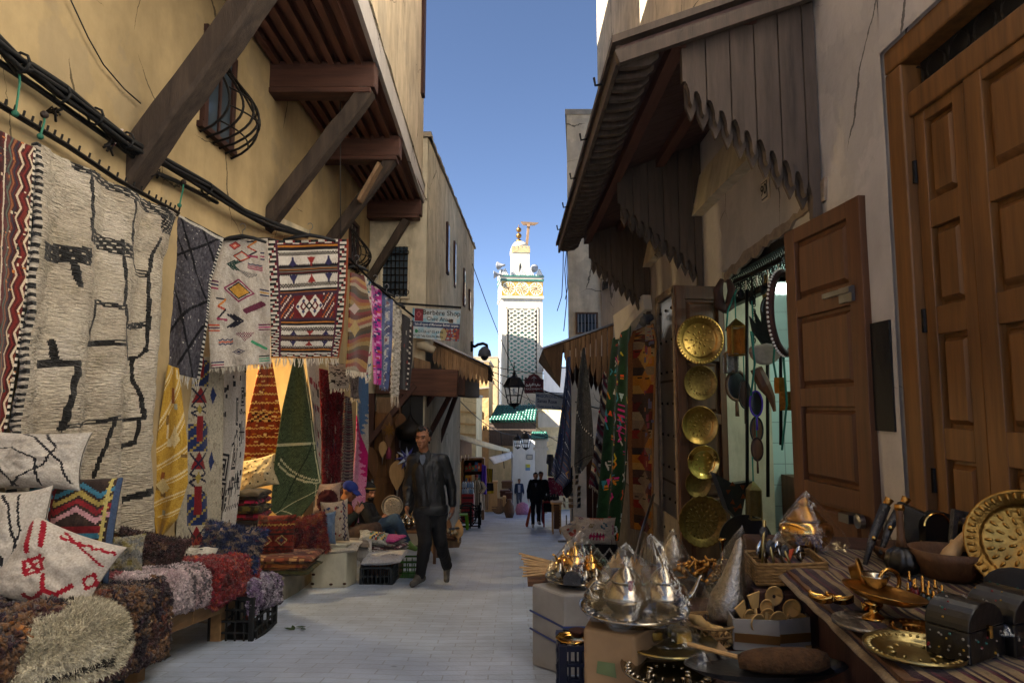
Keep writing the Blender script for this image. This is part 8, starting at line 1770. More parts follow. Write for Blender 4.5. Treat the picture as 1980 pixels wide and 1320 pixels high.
def front_wares():
    # far left stack with gold teapots
    zt=-1.03; c=onz(1117,1122,zt)
    box_on_ground('wrapped_boxes','stack of plastic-wrapped pale cartons tied with blue string under the gold teapots',[(c.x-.27,c.y-.02,0),(c.x-.1,c.y-.24,0),(c.x+.2,c.y-.2,0),(c.x+.2,c.y+.2,0)],zt-.012,'box_grey')
    m=MB(); 
    for dz in (.2,.3): m.tube([(c.x-.28,c.y-.02,gz(c.y)+dz),(c.x-.105,c.y-.25,gz(c.y)+dz-.02),(c.x+.21,c.y-.21,gz(c.y)+dz-.03)],.006,5,col='1a2f6a')
    tag(m.obj('blue_string','painted',None),'blue string tied round the wrapped cartons','string')
    tray('round_tray','black rimmed silver tray carrying the wrapped gold teapots',c,.19,'silver',deep=.12)
    for k,(px,py,s,lab) in enumerate(((1112,1116,.19,'large gold teapot in the middle of the small wrapped group'),(1144,1121,.155,'gold teapot on the right of the small wrapped group'),(1090,1112,.13,'small gold teapot on the left of the small wrapped group'))):
        teapot(lab,W(px,py-4,c.y-.03+.04*(k==2)),s,'brass_bright',seed=1 if k<2 else 0,rz=R(200+40*k))
    for k,(px,py) in enumerate(((1083,1118),(1104,1126),(1133,1132),(1153,1128))):
        tag((lambda m:(m.lathe([(.02,0),(.03,.02),(.034,.05),(.024,.07),(.01,.085),(0,.09)],W(px,py,c.y-.13+.02*(k%2)),14),m.obj('sugar_bowl','silver',None,smooth=True))[1])(MB()),('tiny silver jar at the left rim of the gold teapots tray','tiny silver jar left of centre before the gold teapots','tiny silver jar right of centre before the gold teapots','tiny silver jar at the right rim of the gold teapots tray')[k],'jar')
    one('napkin_holder','grey arched napkin holder at the front rim of the gold teapots tray','napkin holder','pewter',lambda m:m.prism([(-.05,0),(.05,0),(.05,.04),(.03,.065),(0,.075),(-.03,.065),(-.05,.04)],W(1107,1130,c.y-.19),V((1,-.2,0)).normalized(),V((0,0,1)),.03))
    bag('clear plastic bag gathered to a peak over the small gold teapots',c+V((.0,0,.005)),.19,.27,(.02,.02),1)
    t=thing('turned_leg_table','dark wooden side table with a turned leg at the far corner of the stall','table',(c.x-.3,c.y+.25,gz(c.y+.2))); m=MB(); zc=-1.05; a=c+V((-.24,.12,0)); h=zc-gz(a.y); m.lathe([(.02,0),(.03,h*.1),(.02,h*.2),(.035,h*.4),(.02,h*.5),(.03,h*.7),(.022,h*.8),(.03,h)],(a.x+.05,a.y,gz(a.y)),12); m.obj('leg','wood_brown',t,smooth=True); m=MB(); m.bx(a.x-.05,a.x+.45,a.y-.06,a.y+.3,zc-.03,zc); m.obj('table_top','wood_brown',t)
    m=MB(); q=random.Random(5)
    for k in range(9): m.tube([(a.x-.1+.03*q.random(),a.y+.03*k,zc+.015+.01*k%3),(a.x+.16,a.y+.03*k+q.uniform(-.05,.05),zc+.03)],[.006,.014],6)
    tag(m.obj('spoon_heap','wood_light',None),'fan of thin wooden spoons on the turned-leg table','spoons')
    one('bead_heap','string of black beads heaped beside the thin wooden spoons','beads','black',lambda m:[m.ball((a.x+.14+.035*(k%4),a.y+.05+.04*(k//4),zc+.025+.02*(k%2)),.022,8,6) for k in range(12)],smooth=True)
    one('blue_box','small blue plastic box behind the gold teapots','box','blue_plastic',lambda m:m.hexa([W(1160,1118,4.3),W(1196,1118,4.2),W(1200,1112,4.5),W(1166,1112,4.6),W(1160,1098,4.3),W(1196,1098,4.2),W(1200,1094,4.5),W(1166,1094,4.6)]),bevel=.008)
    for k,(px,py) in enumerate(((1186,1092),(1196,1086),(1208,1092),(1222,1094),(1232,1098))):
        one('wooden_star','carved wooden ornament standing %s in the row behind the teapots'%('first','second','third','fourth','last')[k],'ornament','wood_light',lambda m:m.prism([(.0,.06),(.015,.02),(.04,.015),(.02,-.01),(.025,-.05),(0,-.03),(-.025,-.05),(-.02,-.01),(-.04,.015),(-.015,.02)],W(px,py,4.3),V((1,.3,0)).normalized(),V((0,0,1)),.02))
    box_on_ground('shelf_box','dark wooden chest holding the ornaments behind the silver teapots',[(c.x+.25,4.15,0),(c.x+.75,4.0,0),(c.x+.8,4.5,0),(c.x+.3,4.6,0)],-1.1,'wood_dark')
    one('wrapped_cone','dark silver cone wrapped in film standing behind the large silver teapots','lamp','silver_dull',lambda m:m.lathe([(.065,0),(.075,.03),(.06,.09),(.03,.14),(.005,.17),(0,.172)],W(1304,1100,3.4),20),smooth=True)
    bag('plastic film over the dark silver cone behind the teapots',W(1304,1101,3.4),.09,.2,(0,0),9)
    # cardboard box with the big silver tray
    zt=-.75; c=onz(1226,1190,zt); r=S(102,c.y)
    P=plan_px((1122,1206),(1228,1222),zt,.30); P=[P[0]+V((.01,0,0)),P[1],P[1]+V((.16,.2,0)),P[0]+V((.10,.3,0))]
    t=box_on_ground('cardboard_box','tall brown cardboard box with faint green print under the silver teapots',P,zt-.012,'cardboard')
    d=(P[1]-P[0]).normalized()
    for k in range(4):
        m=MB()
        q=P[0].lerp(P[1],.45)+V((0,0,-.13-.085*k))+V((d.y,-d.x,0))*.0; n=V((d.y,-d.x,0)); 
        m.add([q+n*.004+d*x+V((0,0,z)) for x,z in ((-.035,-.02),(.035,-.024),(.03,.022),(-.03,.02))],[(0,1,2,3)],col='5c6a44')
        m.obj('green_print','painted',t)
    tray('round_tray','wide silver tray with dark underside carrying the two large silver teapots',c,r,'silver',deep=.16,engrave=((.86,30),))
    teapot('large silver teapot on the left of the wide tray, inside clear plastic',onz(1212,1196,zt)+V((0,0,.005)),.2,'silver',seed=1,rz=R(-15)); teapot('large silver teapot on the right of the wide tray, its handle to the left',onz(1286,1196,zt)+V((0,0,.005)),.2,'silver',rz=R(10))
    one('sugar_jar','small lidded silver jar at the left end of the wide tray','jar','silver',lambda m:m.lathe([(.025,0),(.022,.01),(.042,.03),(.045,.05),(.03,.07),(.04,.075),(.04,.085),(.02,.1),(.01,.11),(0,.12)],onz(1153,1184,zt)+V((0,0,.012)),20),smooth=True)
    bag('clear plastic bag around the left large silver teapot',onz(1212,1199,zt)+V((0,0,.01)),.145,.25,(0,0),2); bag('clear plastic bag with a raised corner around the right large silver teapot',onz(1284,1199,zt)+V((.02,0,.01)),.15,.27,(-.05,.06),7)
    # low trays in front
    zt=-.86; c=onz(1293,1299,zt); tray('round_tray','shiny flat silver tray lying lowest at the bottom edge',c,S(88,c.y),'silver',deep=.09,engrave=((.85,34),(.4,12)))
    box_on_ground('dark_crate','dark wooden crate under the low silver tray',[(c.x-.1,c.y-.1,0),(c.x+.75,c.y-.12,0),(c.x+.8,c.y+.18,0),(c.x-.1,c.y+.14,0)],zt-.03,'wood_dark')
    zt=-.83; c=onz(1292,1246,zt); tray('round_tray','pale brass tray with small wrapped boxes, above the low silver tray',c,S(88,c.y),'brass_pale',deep=.08)
    for px,py,w,h,lab in ((1256,1244,.08,.032,'flat box wrapped in film at the left of the pale brass tray'),(1300,1236,.05,.05,'square wrapped tin standing at the back of the pale brass tray'),(1318,1248,.06,.04,'wrapped tin at the right of the pale brass tray')):
        p=onz(px,py,zt)+V((0,0,.014)); tag((lambda m:(m.box(p+V((0,0,h/2)),(w,w*.7,h),RZ(15)),m.obj('wrapped_tin','brass_pale',None,bevel=.006))[1])(MB()),lab,'tin')
    bag('film loosely wrapped round the tins on the pale brass tray',c+V((.01,0,.01)),.1,.075,(.02,0),11,flat=.3)
    box_on_ground('prop_box','cardboard prop box behind the cardboard box, under the pale brass tray',[(c.x-.12,c.y-.05,0),(c.x+.2,c.y-.06,0),(c.x+.2,c.y+.15,0),(c.x-.1,c.y+.15,0)],zt-.006,'cardboard')
    # narrow blue crate and dish by the box
    p=onz(1108,1236,-1.0); crate('plastic_crate','narrow dark blue plastic crate between the cartons and the cardboard box',V((p.x,p.y+.02,gz(p.y))),.13,.2,-1.0-gz(p.y),'blue_dark',rows=5,cols=3)
    tray('ashtray','octagonal brass ashtray holding red seeds on the narrow blue crate',p+V((.0,0,.0)),.075,'brass_bright',deep=.1,n=8,cat='dish'); one('red_seed_bowl','little silver bowl of red seeds beside the octagonal ashtray','bowl','rust',lambda m:m.lathe([(.02,0),(.035,.02),(.038,.028),(0,.022)],p+V((.02,0,.012)),16),smooth=True)
    # spoon box, basket, cones, coir brush
    zt=-.78
    P=plan_px((1422,1256),(1500,1268),zt-.07,.16); a,b=onz(1420,1252,-.86),onz(1572,1252,-.86)
    cx=(a.x+b.x)/2; cy=(a.y+b.y)/2; w=b.x-a.x
    t=thing('spoon_box','film-wrapped carton with a brown tape stripe holding wooden spoons','box',(cx,cy,-.87)); m=MB(); h=.105; z0=-.865
    for q0,q1 in (((a.x,a.y),(a.x+w*.55,a.y-.02)),((a.x+w*.55,a.y-.02),(b.x,b.y+.02)),((b.x,b.y+.02),(b.x+.02,b.y+.18)),((b.x+.02,b.y+.18),(a.x+.02,a.y+.16)),((a.x+.02,a.y+.16),(a.x,a.y))): m.beam((q0[0],q0[1],z0+h/2),(q1[0],q1[1],z0+h/2),.006,h)
    m.obj('carton','box_grey',t); m=MB()
    for q0,q1 in (((a.x,a.y-.006),(a.x+w*.55,a.y-.026)),((a.x+w*.55,a.y-.026),(b.x,b.y+.014))): m.beam((q0[0],q0[1],z0+h*.42),(q1[0],q1[1],z0+h*.36),.004,.03)
    m.obj('tape','tape',t)
    m=MB(); m.bx(a.x+.01,b.x,a.y+.01,a.y+.15,z0,z0+.01); m.obj('base','cardboard',t)
    def spoon(label,bowl,base,r,flat=False):
        t=thing('wooden_spatula' if flat else 'wooden_spoon',label,'spatula' if flat else 'spoon',base,'wooden spoons in the carton'); d=(V(bowl)-V(base)).normalized(); n=V((0,-.86,.5)); s=d.cross(n).normalized(); n=s.cross(d)
        m=MB(); m.tube([base,V(base).lerp(V(bowl),.8)],[.005,.006],7); m.obj('handle','wood_pale',t,smooth=True); m=MB()
        if flat: m.prism([(-r*.4,-r),(r*.4,-r),(r*.8,r),(-r*.8,r*.8)],bowl,s,d,.006)
        else: m.grid(16,12,lambda u,v:V(bowl)+s*r*.95*math.cos(2*pi*u)*v+d*r*1.15*math.sin(2*pi*u)*v-n*r*.5*(1-v*v))
        m.obj('blade' if flat else 'bowl','wood_pale',t,smooth=not flat,solid=0 if flat else .004)
    Y=cy+.04
    for k,(bx,by,r,fl,lab) in enumerate(((1497,1152,.033,0,'largest wooden spoon, standing highest in the spoon carton'),(1531,1176,.031,0,'round wooden spoon at the right of the highest one'),(1482,1172,.024,0,'small wooden spoon bowl just below the highest spoon'),(1484,1190,.027,0,'wooden spoon with a shaded bowl in the middle of the carton'),(1466,1204,.031,0,'wooden spoon facing front at the lower left of the carton'),(1505,1198,.030,0,'wooden spoon turned sideways at the front middle of the carton'),(1450,1192,.026,0,'wooden spoon behind the spatulas at the left of the carton'),(1545,1200,.027,0,'wooden spoon low in the right corner of the carton'),(1434,1180,.03,1,'broad wooden spatula at the left corner of the carton'),(1458,1160,.03,1,'narrow wooden spatula standing left of the highest spoon'))):
        yy=Y-.05*(k in (4,5))+.03*(k in (0,)); bw=W(bx,by,yy); spoon(lab,bw,V((cx+(bw.x-cx)*.5,yy+.03,z0+.015)),r,bool(fl))
    c=onz(1372,1238,-.86); t=thing('openwork_basket','openwork wicker basket filled with pale wooden tongs left of the spoon carton','basket',c); m=MB(); r=.085
    for k in range(22):
        a1=2*pi*k/22
        for s in (.5,-.5): m.tube([c+V((math.cos(a1)*r*.85,math.sin(a1)*r*.85,0)),c+V((math.cos(a1+s)*r*1.1,math.sin(a1+s)*r*1.1,.07))],.0035,4)
    for z,rr in ((0,.86),(.035,.98),(.07,1.12)): m.tube([c+V((math.cos(a1)*r*rr,math.sin(a1)*r*rr,z)) for a1 in np.linspace(0,2*pi,25)],.006,5)
    m.obj('weave','wicker',t); m=MB(); m.lathe([(0,0),(r*.85,0),(r*.85,.006),(0,.006)],c,18); m.obj('base','wicker',t)
    for k,(x0,y0,x1,y1) in enumerate(((1330,1190,1372,1216),(1338,1204,1392,1226),(1352,1214,1408,1236),(1364,1208,1418,1240))):
        one('wooden_tongs','pale wooden scoop lying %s in the openwork basket'%('farthest','second','third','nearest')[k],'scoop','wood_pale',lambda m:m.tube([W(x0,y0,c.y),W((x0+x1)/2,(y0+y1)/2-3,c.y-.03),W(x1,y1,c.y-.05)],[.008,.022,.012],10),smooth=True)
    one('long_stick','long pale wooden stick lying in front of the openwork basket','stick','wood_light',lambda m:m.tube([W(1330,1244,2.15),W(1435,1272,2.0)],.007,7))
    p,q=W(1428,1277,1.98),W(1602,1276,1.93); one('coir_brush','long brown coir brush lying below the spoon carton','brush','coir',lambda m:m.tube([p.lerp(q,k/10) for k in range(11)],[.018,.028,.033,.036,.037,.037,.037,.036,.034,.030,.02],14),smooth=True)
    t=one('black_tray','long black oval tray under the coir brush','tray','black_lacquer',lambda m:m.lathe([(0,0),(.2,0),(.235,.015),(.24,.016),(.2,-.006),(0,-.008)],(p+q)/2+V((-.04,.03,-.036)),36,Matrix.Diagonal((1,.42,1))))
    one('film_scrap','scrap of shiny plastic film at the left end of the coir brush','plastic film','film',lambda m:m.grid(16,8,lambda u,v:W(1335+u*95,1262+u*26+v*16,2.05)+V((0,-.05*v,.03*math.sin(u*7)*math.sin(v*3)+.01*nz3(u*9,v*9,2)))),smooth=True)
    box_on_ground('carton','plain carton propping the spoon carton and the basket',[(onz(1335,1262,-.875).x,2.1,0),(b.x+.03,2.02,0),(b.x+.05,2.45,0),(onz(1335,1262,-.875).x+.05,2.5,0)],-.872,'wood_dark')
    # silver cone lamps under film
    for k,(px,py,Y,r,h,ap,lab) in enumerate(((1402,1198,2.55,.075,.31,(.035,0),'tall pierced silver cone lamp wrapped in film, left of the wicker tray'),(1446,1190,2.62,.055,.19,(.03,0),'shorter pierced silver cone lamp wrapped in film beside the tall one'))):
        c=W(px,py,Y); one('cone_lamp',lab,'lamp','silver_dull',lambda m:m.lathe([(r*.9,0),(r,.03),(r*.95,h*.3),(r*.6,h*.5),(r*.35,h*.75),(r*.18,h*.95),(0,h)],c,22,Matrix(((1,0,ap[0]/h*2),(0,1,0),(0,0,1)))),smooth=True)
        bag('film bag clinging to the '+('tall' if k==0 else 'shorter')+' silver cone lamp',c,r*1.3,h*1.12,(ap[0]*2.2,0),20+k)
    c=W(1408,1196,2.55); box_on_ground('lamp_crate','dark crate on which the silver cone lamps stand',[(c.x-.12,2.46,0),(c.x+.2,2.46,0),(c.x+.22,2.75,0),(c.x-.1,2.75,0)],c.z-.005,'wood_dark')
    # wicker tray with framed glass pieces
    a,b=W(1465,1128,2.5),W(1600,1126,2.42); t=thing('wicker_tray','oblong woven wicker tray full of metal hand mirrors','basket',(a+b)/2); m=MB(); d=V((.03,.22,0)); h=.068
    for z in range(7):
        zz=z*h/6
        m.tube([a+V((0,0,zz)),a.lerp(b,.5)+V((0,-.012,zz)),b+V((0,0,zz)),b+d+V((.01,0,zz)),a+d+V((0,0,zz)),a+V((0,0,zz))],.0075,6)
    m.obj('weave','wicker',t,smooth=True); m=MB(); m.add([a,b,b+d,a+d,a+V((0,0,.01)),b+V((0,0,.01)),b+d+V((0,0,.01)),a+d+V((0,0,.01))],[(3,2,1,0),(4,5,6,7)]); m.obj('base','wicker',t)
    for k,(x0,y0,x1,y1,w) in enumerate(((1473,1090,1478,1005,.012),(1486,1092,1472,1050,.02),(1500,1092,1486,1042,.014),(1520,1092,1500,1048,.016),(1534,1092,1512,1052,.012),(1552,1092,1545,1058,.014))):
        t=thing('hand_mirror','metal handled mirror standing %s from the left in the wicker tray'%('first','second','third','fourth','fifth','sixth')[k],'hand mirror',W(x0,y0,2.55)); p,q=W(x0,y0+12,2.52+.02*(k%2)),W(x1,y1,2.56)
        m=MB(); m.tube([p,p.lerp(q,.6),q],[.005,.006,.008],7); m.obj('handle','silver' if k%2 else 'brass_pale',t,smooth=True); m=MB(); m.ball(q.lerp(p,.25),(w*1.4,.006,w*2),14,8); m.obj('mirror_head','mirror_glass' if k%2 else 'pewter',t,smooth=True)
    m=MB(); q0=W(1565,1092,2.56); m.beam(W(1520,1090,2.56),W(1530,1062,2.6),.004,.03,up=V((0,1,0))); tag(m.obj('orange_case','orange_paint',None),'small orange leather case among the hand mirrors','case')
    box_on_ground('tray_stand','dark wooden stand under the wicker tray',[(a.x-.02,a.y-.02,0),(b.x+.05,b.y-.01,0),(b.x+.06,2.95,0),(a.x,2.95,0)],a.z-.014,'wood_dark')
    # big brass pot in its bag on a wooden plate
    c=W(1560,1066,2.72); tray('wooden_plate','flat wooden plate under the bagged brass pot',c+V((.04,.02,-.012)),.13,'wood_brown',deep=.06,cat='plate')
    t=thing('brass_pot','big round lidded brass pot inside a clear bag in front of the open door leaf','pot',c); m=MB(); m.lathe([(.04,0),(.05,.01),(.085,.04),(.105,.08),(.1,.11),(.075,.13)],c,34,fn=lambda a,z:1+.015*math.cos(a*14)); m.obj('body','brass_bright',t,smooth=True); m=MB(); m.lathe([(.078,.13),(.07,.14),(.06,.15),(.05,.165),(.03,.175),(.02,.19),(.028,.2),(.01,.215),(0,.22)],c,26); m.obj('lid','brass',t,smooth=True)
    bag('clear bag with a sharp peak around the big brass pot',c+V((.01,0,-.005)),.14,.245,(.0,0),14)
    box_on_ground('plate_stand','dark wooden stand under the wooden plate and brass pot',[(c.x-.1,2.98,0),(c.x+.5,2.8,0),(c.x+.5,3.1,0),(c.x-.1,3.2,0)],c.z-.02,'wood_dark'); box_on_ground('rear_stand','dark low stand right behind the striped cloth',[(c.x-.02,2.62,0),(c.x+.3,2.62,0),(c.x+.3,2.79,0),(c.x-.02,2.79,0)],c.z-.02,'wood_dark')
    # bowl of jumbled brass fittings
    c=W(1362,1135,3.0); one('fittings_bowl','dark metal bowl heaped with jumbled brass fittings','bowl','pewter',lambda m:m.lathe([(.06,0),(.1,.03),(.125,.075),(.13,.085),(.115,.07),(0,.06)],c+V((0,0,-.03)),24),smooth=True)
    q=random.Random(11)
    def heap(m):
        for k in range(70):
            p=c+V((q.uniform(-.1,.1),q.uniform(-.1,.1),.035+q.uniform(0,.06))); e=p+V((q.uniform(-.05,.05),q.uniform(-.03,.03),q.uniform(-.02,.04))); m.tube([p,e],[q.uniform(.004,.012),.004],6)
            if k%3==0: m.ball(e,q.uniform(.008,.016),8,6)
    kind(one('brass_fittings','jumbled brass fittings piled in the dark metal bowl','fittings','brass',heap,smooth=True),'stuff')
    one('brass_candlestick','thin brass candlestick rising behind the brass fittings','candlestick','brass_bright',lambda m:m.lathe([(.02,0),(.006,.02),(.005,.1),(.018,.115),(.016,.122),(0,.122)],W(1398,1092,3.1),14),smooth=True)
    box_on_ground('bowl_stand','dark wooden crate holding up the bowl of brass fittings',[(c.x-.2,2.86,0),(c.x+.2,2.86,0),(c.x+.2,3.4,0),(c.x-.2,3.4,0)],c.z-.032,'wood_dark')
pm('blue_plastic','1a2f5a',.4,var=.2); pm('blue_dark','10162e',.5,var=.2); pm('tape','5c3f1c',.35,var=.2); pm('wood_pale','b8955c',.6,var=.15,scale=6,bump=.1,st=(4,4,1)); pm('coir','452d16',.95,var=.5,scale=60,bump=1,bscale=80,dist=.01)
front_wares()
# ------------------------------------------------ wares hung on the door leaf and in the shop opening
def hung():
    r=RX(90)@RZ(0)
    for k,(px,py,pr,mt,dy,lab,en,sc) in enumerate(((1352,657,48,'brass',.0,'largest brass tray with star engraving, topmost on the dark door leaf',((.93,44),(.55,10),(.3,8),(.12,5)),0),(1353,740,34,'brass_dull',.05,'dull brass tray second from the top on the door leaf',((.6,20),),0),(1352,822,37,'brass',.03,'shiny brass tray third from the top on the door leaf',((.5,14),(.25,8)),0),(1359,893,32,'brass_bright',.0,'small bright brass tray fourth from the top on the door leaf',((.4,9),),0),(1349,935,26,'brass_dull',.05,'smallest brass tray peeking from under the bright one',(),0),(1357,1007,48,'brass_dull',.0,'large dull brass tray with crimped rim at the foot of the door leaf',((.62,24),(.4,12),(.2,6)),.025))):
        c=W(px,py,6.0+dy); tray('brass_tray',lab,c,S(pr,6.0),mt,rot=RZ(8)@RX(90),deep=.1,scal=sc,engrave=en)
    def lan(label,c,w,h,mat='brass'):
        t=thing('hanging_lantern',label,'lantern',c); c=V(c); m=MB(); m.lathe([(.0,h*.62),(w*.12,h*.56),(w*.3,h*.5),(w*.62,h*.36),(w*.62,h*.33)],c,4,RZ(45)); m.obj('roof',mat,t); m=MB(); m.lathe([(w*.55,-h*.5),(w*.6,-h*.46),(w*.3,-h*.46)],c,4,RZ(45)); m.obj('base',mat,t)
        m=MB()
        for x in (-1,1):
            for y in (-1,1): m.beam(c+V((x*w*.4,y*w*.4,-h*.46)),c+V((x*w*.4,y*w*.4,h*.34)),w*.1,w*.1)
            m.box(c+V((x*w*.38,0,-.06*h)),(w*.03,w*.7,h*.76))
        m.box(c+V((0,w*.38,-.06*h)),(w*.7,w*.03,h*.76)); m.obj('body',mat,t); m=MB(); m.tube([c+V((0,0,h*.6)),c+V((0,0,h*1.3))],.006,5); m.obj('cord','teal',t)
    lan('square brass lantern hung on a green cord beside the topmost tray',W(1424,655,5.6),.14,.3); lan('white-painted pierced lantern hung below the square brass lantern',W(1413,700,5.7),.12,.2,'silver_dull'); lan('tall narrow brass lantern hung low in the shop opening',W(1458,970,5.0),.1,.26,'brass_pale')
    def oval(label,c,w,h,frame_m,glass_m='mirror_glass',cord=.25):
        t=thing('hand_mirror',label,'mirror',c); c=V(c); m=MB(); m.tube([c+V((w*math.cos(a),0,h*math.sin(a))) for a in np.linspace(0,2*pi,26)],w*.16,7); m.tube([c-V((0,0,h)),c-V((0,0,h*2.1))],[w*.16,w*.2],7); m.obj('frame',frame_m,t,smooth=True); m=MB(); m.ball(c,(w*.95,.008,h*.95),18,8); m.obj('mirror_glass',glass_m,t,smooth=True)
        m=MB(); m.tube([c+V((0,0,h)),c+V((0,0,h+cord))],.005,5); m.obj('cord','teal',t)
    Y=5.2
    oval('dark leather-backed hand mirror hung high in the shop opening',W(1486,600,Y),.06,.11,'black_lacquer','black_lacquer'); oval('hand mirror with red and blue stones hung low in the shop opening',W(1464,868,Y),.045,.09,'wood_dark','wood_door_red',1.1); oval('purple beaded oval mirror hung half-way down the shop opening',W(1462,780,Y),.05,.1,'purple_cloth','black_lacquer',.7); oval('plain dark oval mirror just below the purple beaded one',W(1463,830,Y+.1),.05,.1,'black_lacquer','wood_brown',.9); oval('brown leather fan-shaped mirror left of the opening under the pierced lantern',W(1424,745,5.75),.09,.13,'wood_brown','black_lacquer',.2); oval('black leaf-shaped mirror beside the brown fan',W(1440,762,5.6),.05,.12,'black_lacquer','wood_dark',.3)
    t=thing('ring_mirror','large round mirror with a pearl-studded dark rim seen edge-on beside the open leaf','mirror',W(1516,605,4.75)); c=W(1517,605,4.75); d=V((.16,.13,0)); 
    m=MB(); m.tube([c+d*math.cos(a)+V((0,0,.3*math.sin(a))) for a in np.linspace(0,2*pi,40)],.03,8); m.obj('rim','wood_dark',t,smooth=True); m=MB()
    for a in np.linspace(0,2*pi,60): m.ball(c+d*1.06*math.cos(a)+V((-.02,-.02,.32*math.sin(a))),.010,6,4)
    m.obj('pearls','stucco_white',t); m=MB(); m.add([c]+[c+d*.9*math.cos(a)+V((0,0,.27*math.sin(a))) for a in np.linspace(0,2*pi,25)],[(0,k,k+1) for k in range(1,25)]); m.obj('mirror_glass','mirror_glass',t)
    one('leather_pouch','pale half-moon leather pouch with embossed rings hung in the middle of the opening','pouch','leather_pale',lambda m:(m.prism([(.13*math.cos(a),.12*math.sin(a)) for a in np.linspace(pi,2*pi,16)]+[(.13,.035),(0,.05),(-.13,.02)],W(1480,676,5.1),V((1,.1,0)).normalized(),V((.06,0,1)),.06)),bevel=.015)
    one('hamsa','open-work dark metal hand hung on a chain above the pouch','ornament','iron',lambda m:(m.prism([(-.03,-.16),(.05,-.16),(.09,-.04),(.08,.06),(.04,.02),(.03,.14),(0,.04),(-.03,.15),(-.045,.03),(-.08,.1),(-.09,-.02)],W(1475,635,5.15),V((1,0,0)),V((-.25,0,1)),.02),[m.tube([W(1458,560+k*14,5.3)+V((.012*math.cos(t),0,.02*math.sin(t)*1.2)) for t in np.linspace(0,6.3,8)],.005,4) for k in range(8)]))
    one('dagger_sheath','long brown wooden dagger sheath hanging at a slant under the pouch','sheath','wood_door_red',lambda m:m.tube([W(1462,712,5.15),W(1478,745,5.15),W(1492,768,5.15),W(1498,795,5.15)],[.05,.055,.03,.012],8))
    for k,(x0,y0,x1,y1,Y,lab) in enumerate(((1452,640,1452,765,5.0,'teal cord loop hanging left of the leather pouch'),(1500,640,1506,760,5.0,'teal cord loop hanging right of the leather pouch'),(1515,690,1512,870,4.8,'long teal tasselled cord near the open door leaf'),(1424,560,1404,640,5.7,'teal cord strung at the head of the dark door leaf'))):
        p,q=W(x0,y0,Y),W(x1,y1,Y); cable('teal_cord',lab,[p,p.lerp(q,.5)+V((.03*(-1)**k,0,0)),q],.008,'teal','cord')
    for k,(px,y0,y1,lab) in enumerate(((1484,700,960,'dark iron hanging rod in the middle of the shop opening'),(1444,560,1000,'dark iron hanging rod at the left of the shop opening'),(1509,560,860,'dark iron hanging rod at the right of the shop opening'))):
        cable('iron_rod',lab,[W(px,y0,5.3),W(px+1,y1,5.3)],.014,'iron','rod')
    for k,(px,py,Y,s,mt,lab) in enumerate(((1490,555,5.3,.1,'brass_pale','square tarnished brass plate hung under the transom'),(1508,745,4.9,.06,'brass','small brass box hung by the open door leaf'),(1520,775,4.85,.07,'brass_dull','hexagonal brass box lower on the same cord'))):
        one('brass_box',lab,'box',mt,lambda m:m.lathe([(0,-s),(s*.7,-s),(s*.75,0),(s*.7,s),(0,s)],W(px,py,Y),6),smooth=False)
    t=thing('star_lantern','dark star-shaped lantern with copper triangles hung low by the door leaf','lantern',W(1420,960,5.4)); c=W(1418,958,5.35)
    m=MB(); m.prism([(-.17,.19),(-.02,.10),(.16,.12),(.07,-.03),(.03,-.2),(-.07,-.1)],c,V((1,.1,0)).normalized(),V((0,0,1)),.1); m.obj('body','black_lacquer',t); m=MB()
    for k in range(7):
        a=k*.9; p=c+V((.1*math.cos(a)*(.6+.4*math.sin(k)),-.055,.1*math.sin(a))); m.prism([(-.02,-.015),(.02,-.01),(0,.025)],p,V((math.cos(k),0,math.sin(k))),V((-math.sin(k),0,math.cos(k))),.006)
    kind(m.obj('copper_triangles','copper',t),'stuff')
    one('dark_platter','big dark round platter leaning inside the doorway','tray','black_lacquer',lambda m:m.lathe([(0,0),(.17,0),(.2,.03),(.205,.03),(.17,-.01),(0,-.01)],W(1440,1048,5.0),36,RX(82)),smooth=True)
    one('crossed_horns','dark pair of ram horns hung at the head of the door leaf','horns','wood_dark',lambda m:[m.tube([W(1402+6*s,540,5.8),W(1402+14*s,562,5.8),W(1402+10*s,590,5.8),W(1402-2*s,602,5.8)],[.02,.045,.05,.03],8) for s in (-1,1)],smooth=True)
    def many(m):
        for k in range(14): m.tube([W(1424+k*6.5,548-k*5,5.0),W(1424+k*6.5,560-k*4+8*(k%3),5.0)],[.006,.02],6)
    m=MB(); m.tube([W(1420,545,5.5),W(1515,500,4.9)],.02,6); tag(m.obj('hanging_rail','iron',None),'dark iron rail across the shop opening from which the wares hang','rail')
    for k in range(8):
        px=1432+k*10.5; py=548-k*5.2; h=.09+.05*(k%3); Y=5.42-k*.065
        one('metal_spoon','slim metal %s hanging from the iron rail under the transom'%('ladle','skewer')[k%2],('ladle','skewer')[k%2],'silver_dull' if k%2 else 'iron',lambda m:(m.tube([W(px,py,Y),W(px,py,Y)-V((0,0,h))],.008,5),m.ball(W(px,py,Y)-V((0,0,h)),(.03,.012,.04),8,6) if k%2==0 else None),group='%ss on the iron rail'%('ladle','skewer')[k%2])
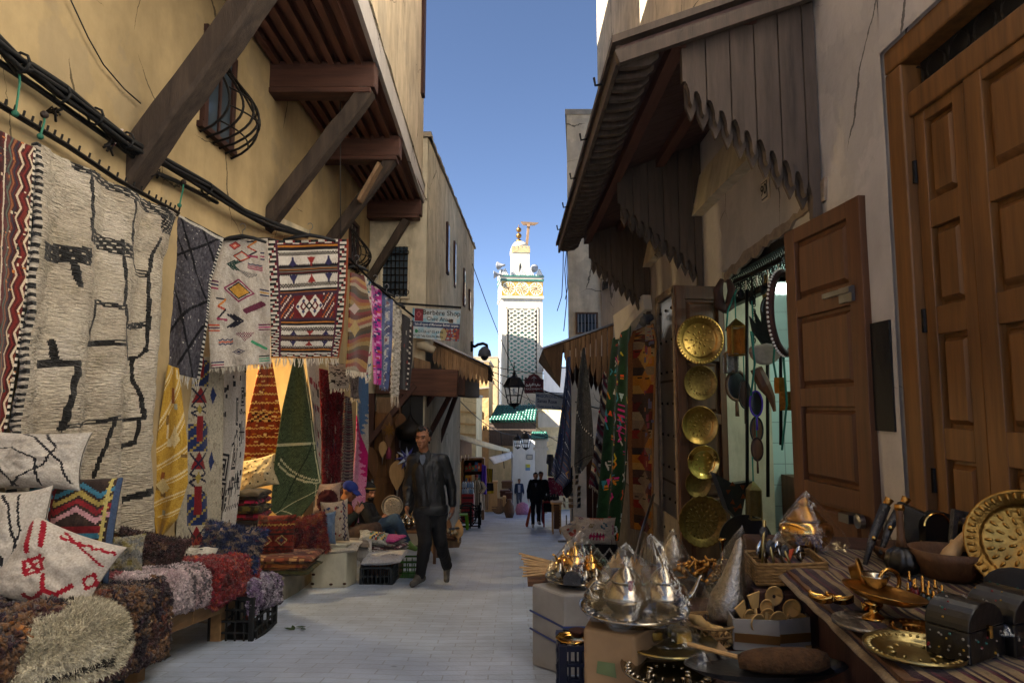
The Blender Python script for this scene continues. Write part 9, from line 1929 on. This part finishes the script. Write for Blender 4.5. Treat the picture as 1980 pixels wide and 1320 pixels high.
pm('teal','1f6a5c',.8,var=.2); pm('leather_pale','8a7a70',.6,var=.25,scale=14,bump=.4,bscale=40); pm('copper','8a4a2a',.35,metal=1,var=.3)
hung()
# ================================================================ camera, sun and sky
cam=bpy.data.cameras.new('camera'); co=bpy.data.objects.new('camera',cam); C.objects.link(co); co.location=(0,0,0); co.rotation_euler=(R(90)+PITCH,0,0)
cam.sensor_width=36; cam.lens=36*F/1980; cam.clip_start=.05; cam.clip_end=3000; bpy.context.scene.camera=co
w=bpy.data.worlds.new('World'); bpy.context.scene.world=w; w.use_nodes=True; nt=w.node_tree; bg=nt.nodes['Background']
sky=nt.nodes.new('ShaderNodeTexSky'); sky.sky_type='NISHITA'; sky.sun_disc=False
AZ,EL=R(245),R(40)
sky.sun_elevation=EL; sky.sun_rotation=AZ; sky.air_density=.55; sky.dust_density=2.2; sky.ozone_density=.9; sky.altitude=2200
nt.links.new(sky.outputs[0],bg.inputs[0]); bg.inputs[1].default_value=.05
s=bpy.data.lights.new('sun','SUN'); s.energy=5; s.angle=R(.5); s.color=(1,.93,.82); so=bpy.data.objects.new('sun',s); C.objects.link(so)
d=V((math.sin(AZ)*math.cos(EL),math.cos(AZ)*math.cos(EL),math.sin(EL))); so.rotation_euler=d.to_track_quat('Z','Y').to_euler(); so.location=d*60
def lamp(loc,e,col,r=.06):
    l=bpy.data.lights.new('lamp','POINT'); l.energy=e; l.color=col; l.shadow_soft_size=r; o=bpy.data.objects.new('lamp',l); C.objects.link(o); o.location=loc
lamp((-3.35,7.0,.55),30,(1,.72,.34))
lamp((3.3,5.1,1.2),5,(.8,1,.92))
sc=bpy.context.scene; vs=sc.view_settings; vs.view_transform='Standard'; vs.look='None'; vs.exposure=2.6; vs.gamma=1
cy=sc.cycles; cy.use_denoising=True; cy.max_bounces=8; cy.diffuse_bounces=6; cy.glossy_bounces=4; cy.transparent_max_bounces=16; cy.caustics_reflective=False; cy.caustics_refractive=False; cy.sample_clamp_indirect=6
bpy.data.scenes.remove(WS)
